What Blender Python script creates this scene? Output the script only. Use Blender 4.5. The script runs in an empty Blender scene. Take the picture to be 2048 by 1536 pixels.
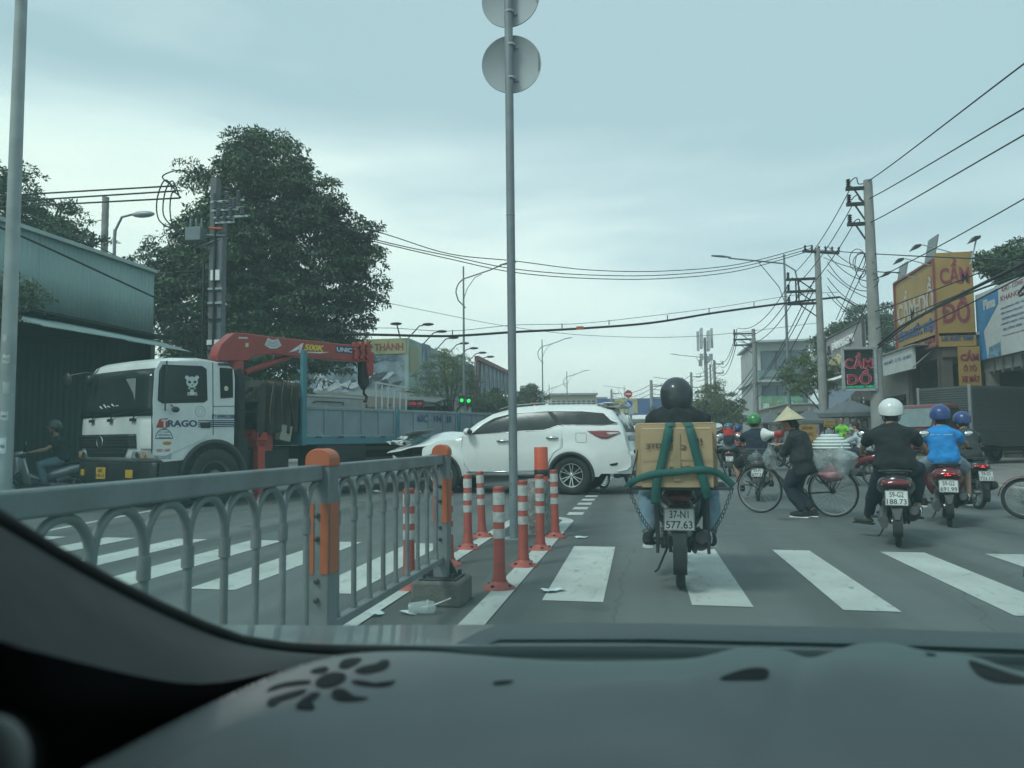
import bpy,math,random
import numpy as np
from mathutils import Vector,Matrix,noise as mnoise
random.seed(7); np.random.seed(7)
R = math.radians
scene = bpy.context.scene
COL = scene.collection
# camera, sky, sun, exposure
CAM_H,F = 1.12,1540.0
cam_data = bpy.data.cameras.new('camera')
cam = bpy.data.objects.new('camera',cam_data); COL.objects.link(cam)
cam_data.sensor_width = 36.0; cam_data.lens = 36.0 * F / 2048
cam_data.clip_start = 0.05; cam_data.clip_end = 3000
cam_data.dof.use_dof = True; cam_data.dof.focus_distance = 14.0; cam_data.dof.aperture_fstop = 5.0
CAMM = Matrix.Translation((0,0,CAM_H)) @ Matrix.Rotation(R(9.74),4,'Z') @ Matrix.Rotation(R(90 + 4.08),4,'X') @ Matrix.Rotation(R(-0.6),4,'Z')
cam.matrix_world = CAMM
scene.camera = cam
world = bpy.data.worlds.new('World'); scene.world = world; world.use_nodes = True
wn,wl = world.node_tree.nodes,world.node_tree.links
wn.clear()
SUN_EL,SUN_AZ = 50.0,218.0
def wnode(t,**k):
 n = wn.new(t)
 for a,b in k.items(): setattr(n,a,b)
 return n
def wmath(op,a,b=None):
 n = wnode('ShaderNodeMath',operation=op)
 for i,q in enumerate((a,b)):
  if q is None: continue
  if isinstance(q,(int,float)): n.inputs[i].default_value = q
  else: wl.new(q,n.inputs[i])
 return n.outputs[0]
sky = wnode('ShaderNodeTexSky',sky_type='NISHITA',sun_disc=False)
sky.sun_elevation = R(SUN_EL); sky.sun_rotation = R(SUN_AZ)
tc = wnode('ShaderNodeTexCoord')
mp = wnode('ShaderNodeMapping'); mp.inputs['Scale'].default_value = (1.0,1.0,4.2); mp.inputs['Rotation'].default_value = (0.10,0.22,0.2)
wl.new(tc.outputs['Generated'],mp.inputs[0])
n1 = wnode('ShaderNodeTexNoise'); n1.inputs['Scale'].default_value = 1.55; n1.inputs['Detail'].default_value = 4; n1.inputs['Roughness'].default_value = 0.48
n1.inputs['Distortion'].default_value = 0.5
wl.new(mp.outputs[0],n1.inputs[0])
n2 = wnode('ShaderNodeTexNoise'); n2.inputs['Scale'].default_value = 5.5; n2.inputs['Detail'].default_value = 5; n2.inputs['Roughness'].default_value = 0.5
wl.new(mp.outputs[0],n2.inputs[0])
sep = wnode('ShaderNodeSeparateXYZ'); wl.new(tc.outputs['Generated'],sep.inputs[0])
# brightness of the overcast: cloud noise, brighter towards the left (sun side), a darker deck higher up
side = wmath('MULTIPLY',sep.outputs[0],-0.20)
lowb = wmath('MULTIPLY',wmath('MAXIMUM',wmath('SUBTRACT',0.42,sep.outputs[2]),0),0.55)
v = wmath('ADD',wmath('MULTIPLY',wmath('SUBTRACT',n1.outputs[0],0.5),1.7),wmath('MULTIPLY',wmath('SUBTRACT',n2.outputs[0],0.5),0.35))
# the edge of the higher cloud deck: brighter below it on the left, fading to the right
edge = wnode('ShaderNodeMapRange',interpolation_type='SMOOTHSTEP'); edge.inputs[1].default_value = 0.43; edge.inputs[2].default_value = 0.33
wl.new(wmath('ADD',sep.outputs[2],wmath('MULTIPLY',wmath('SUBTRACT',n1.outputs[0],0.5),0.22)),edge.inputs[0])
lft = wnode('ShaderNodeMapRange'); lft.inputs[1].default_value = 0.35; lft.inputs[2].default_value = -0.55; wl.new(sep.outputs[0],lft.inputs[0])
band = wmath('MULTIPLY',wmath('MULTIPLY',edge.outputs[0],lft.outputs[0]),0.62)
v = wmath('ADD',wmath('ADD',v,side),wmath('ADD',wmath('ADD',lowb,band),wmath('MULTIPLY',wmath('SUBTRACT',edge.outputs[0],0.9),0.22)))
cr = wnode('ShaderNodeValToRGB')
el = cr.color_ramp.elements
el[0].position = 0.0; el[0].color = (0.53,0.66,0.71,1)
el[1].position = 1.0; el[1].color = (1.16,1.15,1.05,1)
e = el.new(0.35); e.color = (0.70,0.80,0.83,1)
e = el.new(0.62); e.color = (0.98,1.03,1.00,1)
wl.new(v,cr.inputs[0])
sc10 = wnode('ShaderNodeVectorMath',operation='SCALE'); wl.new(cr.outputs[0],sc10.inputs[0]); sc10.inputs['Scale'].default_value = 7.3
mx = wnode('ShaderNodeMixRGB'); mx.inputs[0].default_value = 0.90
wl.new(sky.outputs[0],mx.inputs[1]); wl.new(sc10.outputs[0],mx.inputs[2])
bg = wnode('ShaderNodeBackground'); bg.inputs['Strength'].default_value = 0.115
wo = wnode('ShaderNodeOutputWorld'); wl.new(mx.outputs[0],bg.inputs[0]); wl.new(bg.outputs[0],wo.inputs[0])
sun_d = bpy.data.lights.new('sun','SUN'); sun_d.energy = 1.5; sun_d.angle = R(16); sun_d.color = (1.0,0.97,0.92)
sun = bpy.data.objects.new('sun',sun_d); COL.objects.link(sun)
_sd = Vector((math.sin(R(SUN_AZ)) * math.cos(R(SUN_EL)),math.cos(R(SUN_AZ)) * math.cos(R(SUN_EL)),math.sin(R(SUN_EL))))
sun.rotation_euler = _sd.to_track_quat('Z','Y').to_euler()
vs = scene.view_settings
vs.view_transform = 'Standard'; vs.look = 'None'; vs.exposure = 0.46; vs.gamma = 1.0; vs.use_curve_mapping = False
scene.cycles.use_denoising = True
scene.cycles.max_bounces = 6; scene.cycles.transparent_max_bounces = 12
scene.cycles.sample_clamp_indirect = 4.0
# pixel (of the 2048x1536 photograph) -> place
CAM_O = CAMM.to_translation(); CAM_R = CAMM.to_3x3()
CF = Vector((-math.sin(R(9.74)),math.cos(R(9.74)),0)); CR = Vector((math.cos(R(9.74)),math.sin(R(9.74)),0))
def ray(px,py): return CAM_R @ Vector(((px - 1024) / F,-(py - 768) / F,-1.0))
def _hit(px,py,ax,val):
 d = ray(px,py); t = (val - CAM_O[ax]) / d[ax]; return CAM_O + d * t
def G(px,py,z=0.0): return _hit(px,py,2,z)
def onX(px,py,X): return _hit(px,py,0,X)
def onY(px,py,Y): return _hit(px,py,1,Y)
def at(px,py,d):
 r = ray(px,py); return CAM_O + r * (d / (r.dot(CF)))
def cf(xr,d,z=0.0): return Vector((0,0,z)) + CR * xr + CF * d
# materials
MATS = {}
def M(name,col,rough=0.6,metal=0.0,var=0.12,scale=6.0,bump=0.0,bscale=None,coat=0.0,dirt=0.0,dirtcol=(0.10,0.09,0.075),spec=0.5,emit=0.0,trans=0.0,island=0.0,sheen=0.0):
 if name in MATS: return MATS[name]
 m = bpy.data.materials.new(name); m.use_nodes = True
 nt = m.node_tree; N,L = nt.nodes,nt.links
 b = N['Principled BSDF']
 b.inputs['Roughness'].default_value = rough; b.inputs['Metallic'].default_value = metal
 b.inputs['Specular IOR Level'].default_value = spec; b.inputs['Coat Weight'].default_value = coat
 b.inputs['Coat Roughness'].default_value = 0.08
 c = (*col,1)
 tcn = N.new('ShaderNodeTexCoord')
 nz = N.new('ShaderNodeTexNoise'); nz.inputs['Scale'].default_value = scale; nz.inputs['Detail'].default_value = 5
 L.new(tcn.outputs['Object'],nz.inputs[0])
 ramp = N.new('ShaderNodeMapRange'); ramp.inputs[1].default_value = 0.3; ramp.inputs[2].default_value = 0.7
 ramp.inputs[3].default_value = 1 - var; ramp.inputs[4].default_value = 1 + var
 L.new(nz.outputs[0],ramp.inputs[0])
 vm = N.new('ShaderNodeVectorMath'); vm.operation = 'SCALE'; vm.inputs[0].default_value = col
 L.new(ramp.outputs[0],vm.inputs['Scale'])
 out = vm.outputs[0]
 if island:
  gi = N.new('ShaderNodeNewGeometry'); mr = N.new('ShaderNodeMapRange'); mr.inputs[3].default_value = 1 - island; mr.inputs[4].default_value = 1 + island
  L.new(gi.outputs['Random Per Island'],mr.inputs[0])
  v2 = N.new('ShaderNodeVectorMath'); v2.operation = 'SCALE'; L.new(out,v2.inputs[0]); L.new(mr.outputs[0],v2.inputs['Scale']); out = v2.outputs[0]
 if dirt:
  nd = N.new('ShaderNodeTexNoise'); nd.inputs['Scale'].default_value = scale * 0.6; nd.inputs['Detail'].default_value = 8; nd.inputs['Roughness'].default_value = 0.7
  L.new(tcn.outputs['Object'],nd.inputs[0])
  dr = N.new('ShaderNodeMapRange'); dr.inputs[1].default_value = 0.42; dr.inputs[2].default_value = 0.75; dr.inputs[3].default_value = 0; dr.inputs[4].default_value = dirt
  L.new(nd.outputs[0],dr.inputs[0])
  mxr = N.new('ShaderNodeMixRGB'); L.new(dr.outputs[0],mxr.inputs[0]); L.new(out,mxr.inputs[1]); mxr.inputs[2].default_value = (*dirtcol,1); out = mxr.outputs[0]
 L.new(out,b.inputs['Base Color'])
 if metal < 0.5:
  rr = N.new('ShaderNodeMapRange'); rr.inputs[1].default_value = 0.3; rr.inputs[2].default_value = 0.7
  rr.inputs[3].default_value = rough * 0.88; rr.inputs[4].default_value = min(1,rough * 1.14)
  L.new(nz.outputs[0],rr.inputs[0]); L.new(rr.outputs[0],b.inputs['Roughness'])
 if bump:
  nb = N.new('ShaderNodeTexNoise'); nb.inputs['Scale'].default_value = bscale or scale * 4; nb.inputs['Detail'].default_value = 4
  L.new(tcn.outputs['Object'],nb.inputs[0])
  bp = N.new('ShaderNodeBump'); bp.inputs['Strength'].default_value = bump; bp.inputs['Distance'].default_value = 0.02
  L.new(nb.outputs[0],bp.inputs['Height']); L.new(bp.outputs[0],b.inputs['Normal'])
 if emit:
  b.inputs['Emission Color'].default_value = c; b.inputs['Emission Strength'].default_value = emit
 if trans:
  tr = N.new('ShaderNodeBsdfTransparent'); ms = N.new('ShaderNodeMixShader'); ms.inputs[0].default_value = trans
  L.new(b.outputs[0],ms.inputs[1]); L.new(tr.outputs[0],ms.inputs[2]); L.new(ms.outputs[0],N['Material Output'].inputs[0])
 MATS[name] = m
 return m
# mesh builder
def frame(d,side=None):
 d = Vector(d).normalized()
 s = Vector(side) if side is not None else (Vector((0,0,1)) if abs(d.z) < 0.9 else Vector((1,0,0)))
 a = s - d * s.dot(d)
 if a.length < 1e-6: a = d.orthogonal()
 a.normalize(); return a,d.cross(a).normalized()
class MB:
 def __init__(s): s.v = []; s.f = []; s.m = []; s.mi = 0
 def mark(s): return len(s.v)
 def xf(s,k,mat):
  for i in range(k,len(s.v)): s.v[i] = mat @ Vector(s.v[i])
  return s
 def add(s,vs_,fs_):
  k = len(s.v); s.v += [Vector(q) for q in vs_]
  for f in fs_: s.f.append(tuple(k + i for i in f)); s.m.append(s.mi)
  return s
 def box(s,c,size,rz=0.0,rot=None):
  cx,cy,cz = c; a,b,h = (q / 2 for q in size)
  pts = [Vector((x,y,z)) for z in (-h,h) for y in (-b,b) for x in (-a,a)]
  m = rot if rot is not None else Matrix.Rotation(rz,3,'Z')
  return s.add([m @ p + Vector(c) for p in pts],[(0,2,3,1),(4,5,7,6),(0,1,5,4),(2,6,7,3),(0,4,6,2),(1,3,7,5)])
 def bar(s,p,q,w,h,up=(0,0,1)):
  p,q = Vector(p),Vector(q); a,b = frame(q - p,up)
  pts = []
  for c in (p,q):
   for u,t in ((-1,-1),(1,-1),(1,1),(-1,1)): pts.append(c + b * (u * w / 2) + a * (t * h / 2))
  return s.add(pts,[(0,1,2,3),(7,6,5,4),(0,4,5,1),(1,5,6,2),(2,6,7,3),(3,7,4,0)])
 def tube(s,pts,r,n=8,caps=True,side=None):
  pts = [Vector(p) for p in pts]; k = len(pts)
  rs = r if isinstance(r,(list,tuple)) else [r] * k
  vs_,fs_ = [],[]; a = None
  for i,p in enumerate(pts):
   d = (pts[min(i + 1,k - 1)] - pts[max(i - 1,0)])
   if d.length < 1e-9: d = Vector((0,0,1))
   d.normalize()
   if a is None: a,b = frame(d,side)
   else:
    a = a - d * a.dot(d)
    a = a.normalized() if a.length > 1e-6 else frame(d)[0]
    b = d.cross(a)
   ra,rb = (rs[i] if isinstance(rs[i],(tuple,list)) else (rs[i],rs[i]))
   for j in range(n):
    t = 2 * math.pi * j / n
    vs_.append(p + a * (math.cos(t) * ra) + b * (math.sin(t) * rb))
  for i in range(k - 1):
   for j in range(n):
    fs_.append((i * n + j,i * n + (j + 1) % n,(i + 1) * n + (j + 1) % n,(i + 1) * n + j))
  if caps: fs_ += [tuple(reversed(range(n))),tuple((k - 1) * n + j for j in range(n))]
  return s.add(vs_,fs_)
 def lathe(s,prof,n=16,o=(0,0,0),axis=(0,0,1),caps=False,a0=0.0,a1=2 * math.pi):
  o = Vector(o); ax = Vector(axis).normalized(); a,b = frame(ax,(1,0,0) if abs(ax.x) < 0.9 else (0,0,1))
  full = abs(a1 - a0 - 2 * math.pi) < 1e-6; nn = n if full else n + 1
  vs_,fs_ = [],[]
  for r_,h in prof:
   for j in range(nn):
    t = a0 + (a1 - a0) * j / n
    vs_.append(o + ax * h + a * (math.cos(t) * r_) + b * (math.sin(t) * r_))
  for i in range(len(prof) - 1):
   for j in range(n if not full else n):
    j2 = (j + 1) % nn if full else j + 1
    fs_.append((i * nn + j,i * nn + j2,(i + 1) * nn + j2,(i + 1) * nn + j))
  if caps: fs_ += [tuple(reversed(range(nn))),tuple((len(prof) - 1) * nn + j for j in range(nn))]
  return s.add(vs_,fs_)
 def ell(s,c,r,n=12,m_=8,rot=None):
  c = Vector(c); vs_,fs_ = [],[]
  rx,ry,rz = r if isinstance(r,(tuple,list)) else (r,r,r)
  mt = rot if rot is not None else Matrix.Identity(3)
  vs_.append(c + mt @ Vector((0,0,rz)))
  for i in range(1,m_):
   p = math.pi * i / m_
   for j in range(n):
    t = 2 * math.pi * j / n
    vs_.append(c + mt @ Vector((rx * math.sin(p) * math.cos(t),ry * math.sin(p) * math.sin(t),rz * math.cos(p))))
  vs_.append(c + mt @ Vector((0,0,-rz)))
  for j in range(n): fs_.append((0,1 + j,1 + (j + 1) % n))
  for i in range(m_ - 2):
   for j in range(n):
    fs_.append((1 + i * n + j,1 + (i + 1) * n + j,1 + (i + 1) * n + (j + 1) % n,1 + i * n + (j + 1) % n))
  L_ = len(vs_) - 1
  for j in range(n): fs_.append((L_,1 + (m_ - 2) * n + (j + 1) % n,1 + (m_ - 2) * n + j))
  return s.add(vs_,fs_)
 def prism(s,poly,off):
  n = len(poly); off = Vector(off); p = [Vector(q) for q in poly]
  return s.add(p + [q + off for q in p],[tuple(reversed(range(n))),tuple(range(n,2 * n))] + [(i,(i + 1) % n,n + (i + 1) % n,n + i) for i in range(n)])
 def face(s,poly): return s.add(poly,[tuple(range(len(poly)))])
 def grid(s,rows):
  n = len(rows[0]); vs_ = [p for r_ in rows for p in r_]
  return s.add(vs_,[(i * n + j,i * n + j + 1,(i + 1) * n + j + 1,(i + 1) * n + j) for i in range(len(rows) - 1) for j in range(n - 1)])
 def build(s,name,mat,parent=None,world=False,smooth=40,bevel=0.0,bseg=2,solid=0.0,sub=0,remesh=0.0,fold=0.0,kind=None):
  me = bpy.data.meshes.new(name)
  off = Vector((0,0,0))
  if world and parent is not None: off = Vector(parent.location)
  me.from_pydata([tuple(Vector(q) - off) for q in s.v],[],s.f)
  mats = mat if isinstance(mat,(list,tuple)) else [mat]
  for q in mats: me.materials.append(q)
  if len(mats) > 1: me.polygons.foreach_set('material_index',s.m)
  me.update()
  if smooth:
   me.polygons.foreach_set('use_smooth',[True] * len(me.polygons))
   if smooth < 180: me.set_sharp_from_angle(angle=R(smooth))
  o = bpy.data.objects.new(name,me); COL.objects.link(o)
  if parent is not None: o.parent = parent
  if solid: q = o.modifiers.new('s','SOLIDIFY'); q.thickness = solid; q.offset = 0
  if bevel: q = o.modifiers.new('b','BEVEL'); q.width = bevel; q.segments = bseg; q.limit_method = 'ANGLE'; q.angle_limit = R(35); q.harden_normals = False
  if remesh:
   q = o.modifiers.new('r','REMESH'); q.mode = 'VOXEL'; q.voxel_size = remesh; q.use_smooth_shade = True
   q = o.modifiers.new('sm','SMOOTH'); q.factor = 0.6; q.iterations = 4
  if fold:
   t = bpy.data.textures.get('folds')
   if t is None: t = bpy.data.textures.new('folds','CLOUDS'); t.noise_scale = 0.11; t.noise_depth = 1
   q = o.modifiers.new('d','DISPLACE'); q.texture = t; q.strength = fold; q.mid_level = 0.5; q.texture_coords = 'LOCAL'
  if sub: q = o.modifiers.new('u','SUBSURF'); q.levels = sub; q.render_levels = sub
  if kind: o['kind'] = kind
  return o
def thing(name,label,cat,loc=(0,0,0),rz=0.0,group=None):
 o = bpy.data.objects.new(name,None); COL.objects.link(o)
 o.location = loc; o.rotation_euler = (0,0,rz); o.empty_display_size = 0.2
 o['label'] = label; o['category'] = cat
 if group: o['group'] = group
 return o
def tag(o,label,cat,group=None):
 o['label'] = label; o['category'] = cat
 if group: o['group'] = group
 return o
def recentre(o):                                           # move a one-mesh thing's origin to its base
 me = o.data; co = np.empty(len(me.vertices) * 3); me.vertices.foreach_get('co',co); co = co.reshape(-1,3)
 b = np.array([(co[:,0].min() + co[:,0].max()) / 2,(co[:,1].min() + co[:,1].max()) / 2,co[:,2].min()])
 me.vertices.foreach_set('co',(co - b).ravel()); me.update(); o.location = Vector(b); return o
def children(o): return [c for c in bpy.data.objects if c.parent is o]
def copy_tree(o,loc,rz,label=None,kids=None):
 kids = kids if kids is not None else {}
 def rec(a,par):
  c = a.copy(); COL.objects.link(c); c.parent = par
  for ch in kids.get(a.name,[]): rec(ch,c)
  return c
 c = rec(o,None); c.location = loc; c.rotation_euler = (0,0,rz)
 if label: c['label'] = label
 return c
def kidmap():
 d = {}
 for o in bpy.data.objects:
  if o.parent: d.setdefault(o.parent.name,[]).append(o)
 return d
# lettering
def text_mesh(s,w=None,h=None,bold=0.0,depth=0.0,shear=0.0):
 fat = max(0.0,bold - 0.012) * 0.9; bold = min(bold,0.012)
 cu = bpy.data.curves.new('letters','FONT'); cu.body = s; cu.size = 1; cu.offset = bold; cu.extrude = 0.001; cu.resolution_u = 3
 cu.align_x = 'CENTER'; cu.shear = shear
 ob = bpy.data.objects.new('letters',cu)
 me = bpy.data.meshes.new_from_object(ob)
 bpy.data.objects.remove(ob); bpy.data.curves.remove(cu)
 co = np.empty(len(me.vertices) * 3); me.vertices.foreach_get('co',co); co = co.reshape(-1,3)
 mn,mxx = co.min(0),co.max(0); sz = mxx - mn
 sy = h / sz[1] if h else (w / sz[0]); sx = w / sz[0] if w else sy
 co[:,0] = (co[:,0] - (mn[0] + mxx[0]) / 2) * sx; co[:,1] = (co[:,1] - (mn[1] + mxx[1]) / 2) * sy
 co[:,2] = np.where(co[:,2] > 0,max(depth,0.0006),0)
 me.vertices.foreach_set('co',co.ravel()); me.update()
 if fat:
  vs_,fs_ = [],[]; k = len(co); fa = [tuple(p.vertices) for p in me.polygons]
  for i,(dx,dy) in enumerate(((0,0),(1,0),(-1,0),(0,0.6),(0,-0.6))):
   c2 = co.copy(); c2[:,0] += dx * fat * sy; c2[:,1] += dy * fat * sy; c2[:,2] = np.where(c2[:,2] > 0,c2[:,2] - 0.00025 * i,0.00005 * i); vs_ += [tuple(q) for q in c2]; fs_ += [tuple(q + i * k for q in f) for f in fa]
  bpy.data.meshes.remove(me); me = bpy.data.meshes.new('lettering'); me.from_pydata(vs_,[],fs_); me.update()
 return me
def letters(s,mat,parent,c,right,up,w=None,h=None,bold=0.0,depth=0.004,world=False,shear=0.0,name='lettering'):
 me = text_mesh(s,w,h,bold,depth,shear); me.materials.append(mat); me.name = name
 o = bpy.data.objects.new(name,me); COL.objects.link(o)
 rgt = Vector(right).normalized(); u = Vector(up); u = (u - rgt * u.dot(rgt)).normalized(); nrm = rgt.cross(u)
 c = Vector(c)
 if world and parent is not None: c = c - Vector(parent.location)
 m = Matrix((( rgt.x,u.x,nrm.x,c.x),(rgt.y,u.y,nrm.y,c.y),(rgt.z,u.z,nrm.z,c.z),(0,0,0,1)))
 if parent is not None: o.parent = parent
 o.matrix_local = m
 return o
# common materials
steel = M('galvanised_steel',(0.36,0.39,0.41),0.5,0.35,var=0.14,scale=9,dirt=0.3,bump=0.05)
dkmetal = M('dark_metal',(0.035,0.037,0.04),0.45,0.4,var=0.3,dirt=0.4,dirtcol=(0.09,0.08,0.07))
rubber = M('rubber',(0.022,0.022,0.023),0.8,var=0.25,scale=14,dirt=0.35,dirtcol=(0.09,0.085,0.08))
blackpl = M('black_plastic',(0.022,0.023,0.025),0.42,var=0.2,dirt=0.35,dirtcol=(0.08,0.075,0.07))
chrome = M('chrome',(0.62,0.62,0.62),0.22,0.95,var=0.2,scale=20)
alloy = M('alloy',(0.42,0.43,0.44),0.38,0.8,var=0.2,scale=12,dirt=0.3)
white_paint = M('white_car_paint',(0.76,0.77,0.75),0.30,var=0.01,coat=0.6,dirt=0.05,dirtcol=(0.35,0.33,0.29))
concrete = M('concrete',(0.34,0.33,0.31),0.9,var=0.22,scale=3,bump=0.35,bscale=40,dirt=0.5,dirtcol=(0.14,0.13,0.12))
glassdk = M('tinted_glass',(0.030,0.036,0.038),0.10,var=0.1,spec=0.45)
cable_m = M('cable_sheath',(0.03,0.03,0.032),0.7,var=0.1)
redlens = M('red_lens',(0.15,0.008,0.012),0.15,coat=0.8,var=0.1)
amber = M('amber_lens',(0.62,0.22,0.03),0.2,coat=0.6,var=0.1)
clearlens = M('clear_lens',(0.5,0.52,0.52),0.12,0.3,coat=0.8,var=0.2,scale=20)
black_ink = M('black_ink',(0.018,0.018,0.02),0.5,var=0.05)
white_ink = M('white_ink',(0.75,0.75,0.73),0.5,var=0.05)
plate_w = M('plate_white',(0.72,0.72,0.69),0.4,var=0.05,dirt=0.2)
# ground, road, markings
def struct(o,kind='structure'): o['kind'] = kind; return o
def ground_mat(name,c1,c2,crack=True,tracks=False,rough=0.85):
 m = bpy.data.materials.new(name); m.use_nodes = True
 N,L = m.node_tree.nodes,m.node_tree.links; b = N['Principled BSDF']
 tcn = N.new('ShaderNodeTexCoord'); gm = N.new('ShaderNodeNewGeometry')
 def nz(sc,det=5,ro=0.5,src=None):
  n = N.new('ShaderNodeTexNoise'); n.inputs['Scale'].default_value = sc; n.inputs['Detail'].default_value = det; n.inputs['Roughness'].default_value = ro
  L.new(src or gm.outputs['Position'],n.inputs[0]); return n.outputs[0]
 def mr(i,a,b_,c,d):
  n = N.new('ShaderNodeMapRange'); n.inputs[1].default_value = a; n.inputs[2].default_value = b_; n.inputs[3].default_value = c; n.inputs[4].default_value = d
  L.new(i,n.inputs[0]); return n.outputs[0]
 def mixc(f,a,b_):
  n = N.new('ShaderNodeMixRGB')
  for k,q in ((0,f),(1,a),(2,b_)):
   if isinstance(q,tuple): n.inputs[k].default_value = (*q,1)
   elif isinstance(q,float): n.inputs[k].default_value = q
   else: L.new(q,n.inputs[k])
  return n.outputs[0]
 base = mixc(mr(nz(0.35,6,0.6),0.3,0.7,0,1),c1,c2)
 base = mixc(mr(nz(90,3),0.35,0.7,0,0.55),base,tuple(min(1,q * 1.55) for q in c2))
 base = mixc(mr(nz(160,2),0.55,0.75,0,0.6),base,tuple(q * 0.4 for q in c1))
 # long soft tyre-darkened lanes
 mpn = N.new('ShaderNodeMapping'); mpn.inputs['Scale'].default_value = (1.3,0.05,1); L.new(gm.outputs['Position'],mpn.inputs[0])
 base = mixc(mr(nz(1.0,3,0.5,mpn.outputs[0]),0.42,0.65,0,0.7),base,tuple(q * 0.62 for q in c1))
 # oil stains
 base = mixc(mr(nz(1.3,2,0.4),0.66,0.74,0,0.7),base,tuple(q * 0.45 for q in c1))
 if crack:
  vo = N.new('ShaderNodeTexVoronoi'); vo.feature = 'DISTANCE_TO_EDGE'; vo.inputs['Scale'].default_value = 0.45
  nn = N.new('ShaderNodeTexNoise'); nn.inputs['Scale'].default_value = 2.5; nn.inputs['Detail'].default_value = 6; L.new(gm.outputs['Position'],nn.inputs[0])
  va = N.new('ShaderNodeMixRGB'); va.inputs[0].default_value = 0.18; L.new(gm.outputs['Position'],va.inputs[1]); L.new(nn.outputs['Color'],va.inputs[2])
  L.new(va.outputs[0],vo.inputs[0])
  base = mixc(mr(vo.outputs[0],0.0,0.006,0.38,0),base,tuple(q * 0.35 for q in c1))
 L.new(base,b.inputs['Base Color']); b.inputs['Roughness'].default_value = rough
 L.new(mr(nz(2.0,4),0.3,0.7,rough - 0.12,rough + 0.08),b.inputs['Roughness'])
 bp = N.new('ShaderNodeBump'); bp.inputs['Strength'].default_value = 0.55; bp.inputs['Distance'].default_value = 0.008
 L.new(nz(120,3),bp.inputs['Height']); L.new(bp.outputs[0],b.inputs['Normal'])
 return m
def paint_mat(name,col,asphalt,wear=0.5):
 m = bpy.data.materials.new(name); m.use_nodes = True
 N,L = m.node_tree.nodes,m.node_tree.links; b = N['Principled BSDF']; gm = N.new('ShaderNodeNewGeometry')
 mpn = N.new('ShaderNodeMapping'); mpn.inputs['Scale'].default_value = (1.0,0.45,1); L.new(gm.outputs['Position'],mpn.inputs[0])
 n = N.new('ShaderNodeTexNoise'); n.inputs['Scale'].default_value = 14; n.inputs['Detail'].default_value = 9; n.inputs['Roughness'].default_value = 0.72; L.new(mpn.outputs[0],n.inputs[0])
 n2 = N.new('ShaderNodeTexNoise'); n2.inputs['Scale'].default_value = 1.6; n2.inputs['Detail'].default_value = 5; L.new(gm.outputs['Position'],n2.inputs[0])
 r = N.new('ShaderNodeMapRange'); r.inputs[1].default_value = 0.60; r.inputs[2].default_value = 0.68; r.inputs[3].default_value = 0; r.inputs[4].default_value = wear; L.new(n.outputs[0],r.inputs[0])
 r2 = N.new('ShaderNodeMapRange'); r2.inputs[1].default_value = 0.35; r2.inputs[2].default_value = 0.7; r2.inputs[3].default_value = 0; r2.inputs[4].default_value = 0.85; L.new(n2.outputs[0],r2.inputs[0])
 a = N.new('ShaderNodeMixRGB'); L.new(r2.outputs[0],a.inputs[0]); a.inputs[1].default_value = (*col,1); a.inputs[2].default_value = (*[q * 0.72 for q in col],1)
 c = N.new('ShaderNodeMixRGB'); L.new(r.outputs[0],c.inputs[0]); L.new(a.outputs[0],c.inputs[1]); c.inputs[2].default_value = (*asphalt,1); r.inputs[1].default_value = 0.56; r.inputs[2].default_value = 0.68
 L.new(c.outputs[0],b.inputs['Base Color']); b.inputs['Roughness'].default_value = 0.7
 bp = N.new('ShaderNodeBump'); bp.inputs['Strength'].default_value = 0.3; bp.inputs['Distance'].default_value = 0.005
 L.new(n.outputs[0],bp.inputs['Height']); L.new(bp.outputs[0],b.inputs['Normal'])
 return m
asph = ground_mat('asphalt',(0.098,0.102,0.102),(0.145,0.147,0.145))
earth = ground_mat('dusty_ground',(0.12,0.115,0.10),(0.19,0.18,0.16),crack=False)
pavm = ground_mat('pavement_concrete',(0.17,0.16,0.15),(0.25,0.235,0.22))
islm = ground_mat('island_surface',(0.085,0.085,0.08),(0.13,0.13,0.12))
linep = paint_mat('road_paint',(0.56,0.56,0.53),(0.12,0.12,0.12),0.7)
Z_ROAD = 0.0
def sheet(name,x0,x1,y0,y1,z,mat,n=1):
 mb = MB(); mb.add([(x0,y0,z),(x1,y0,z),(x1,y1,z),(x0,y1,z)],[(0,1,2,3)])
 return struct(mb.build(name,mat,smooth=0))
sheet('ground',-1500,1500,-1500,1500,-0.03,earth)
mb = MB()
mb.add([(-13.0,-12,0),(6.7,-12,0),(6.7,400,0),(-9.9,400,0),(-9.9,27,0),(-13.0,27,0)],[(0,1,2,3,4,5)])
mb.add([(-60,9.5,-0.004),(-13.0,9.5,-0.004),(-13.0,16.5,-0.004),(-60,16.5,-0.004)],[(0,1,2,3)])
struct(mb.build('road',asph,smooth=0))
# right pavement of concrete slabs with its kerb; left pavement beyond the junction
def pavement(name,x0,x1,y0,y1,kx):
 mb = MB(); mb.box(((x0 + x1) / 2,(y0 + y1) / 2,0.045),(abs(x1 - x0),y1 - y0,0.15))
 o = struct(mb.build(name,pavm,smooth=0)); return o
pr = pavement('pavement',6.95,45,-12,400,6.7)
mb = MB()
for i in range(60):
 y = -6 + i * 1.0
 mb = MB(); mb.box((6.82,y + 0.5,0.05),(0.25,0.985,0.165)); k_ = mb.build('kerb_stone',concrete,pr,bevel=0.015)
pl = pavement('pavement.001',-60,-10.2,27,400,-10.0)
for i in range(30):
 mb = MB(); mb.box((-10.06,27.5 + i,0.05),(0.25,0.985,0.165)); mb.build('kerb_stone',concrete,pl,bevel=0.015)
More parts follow.
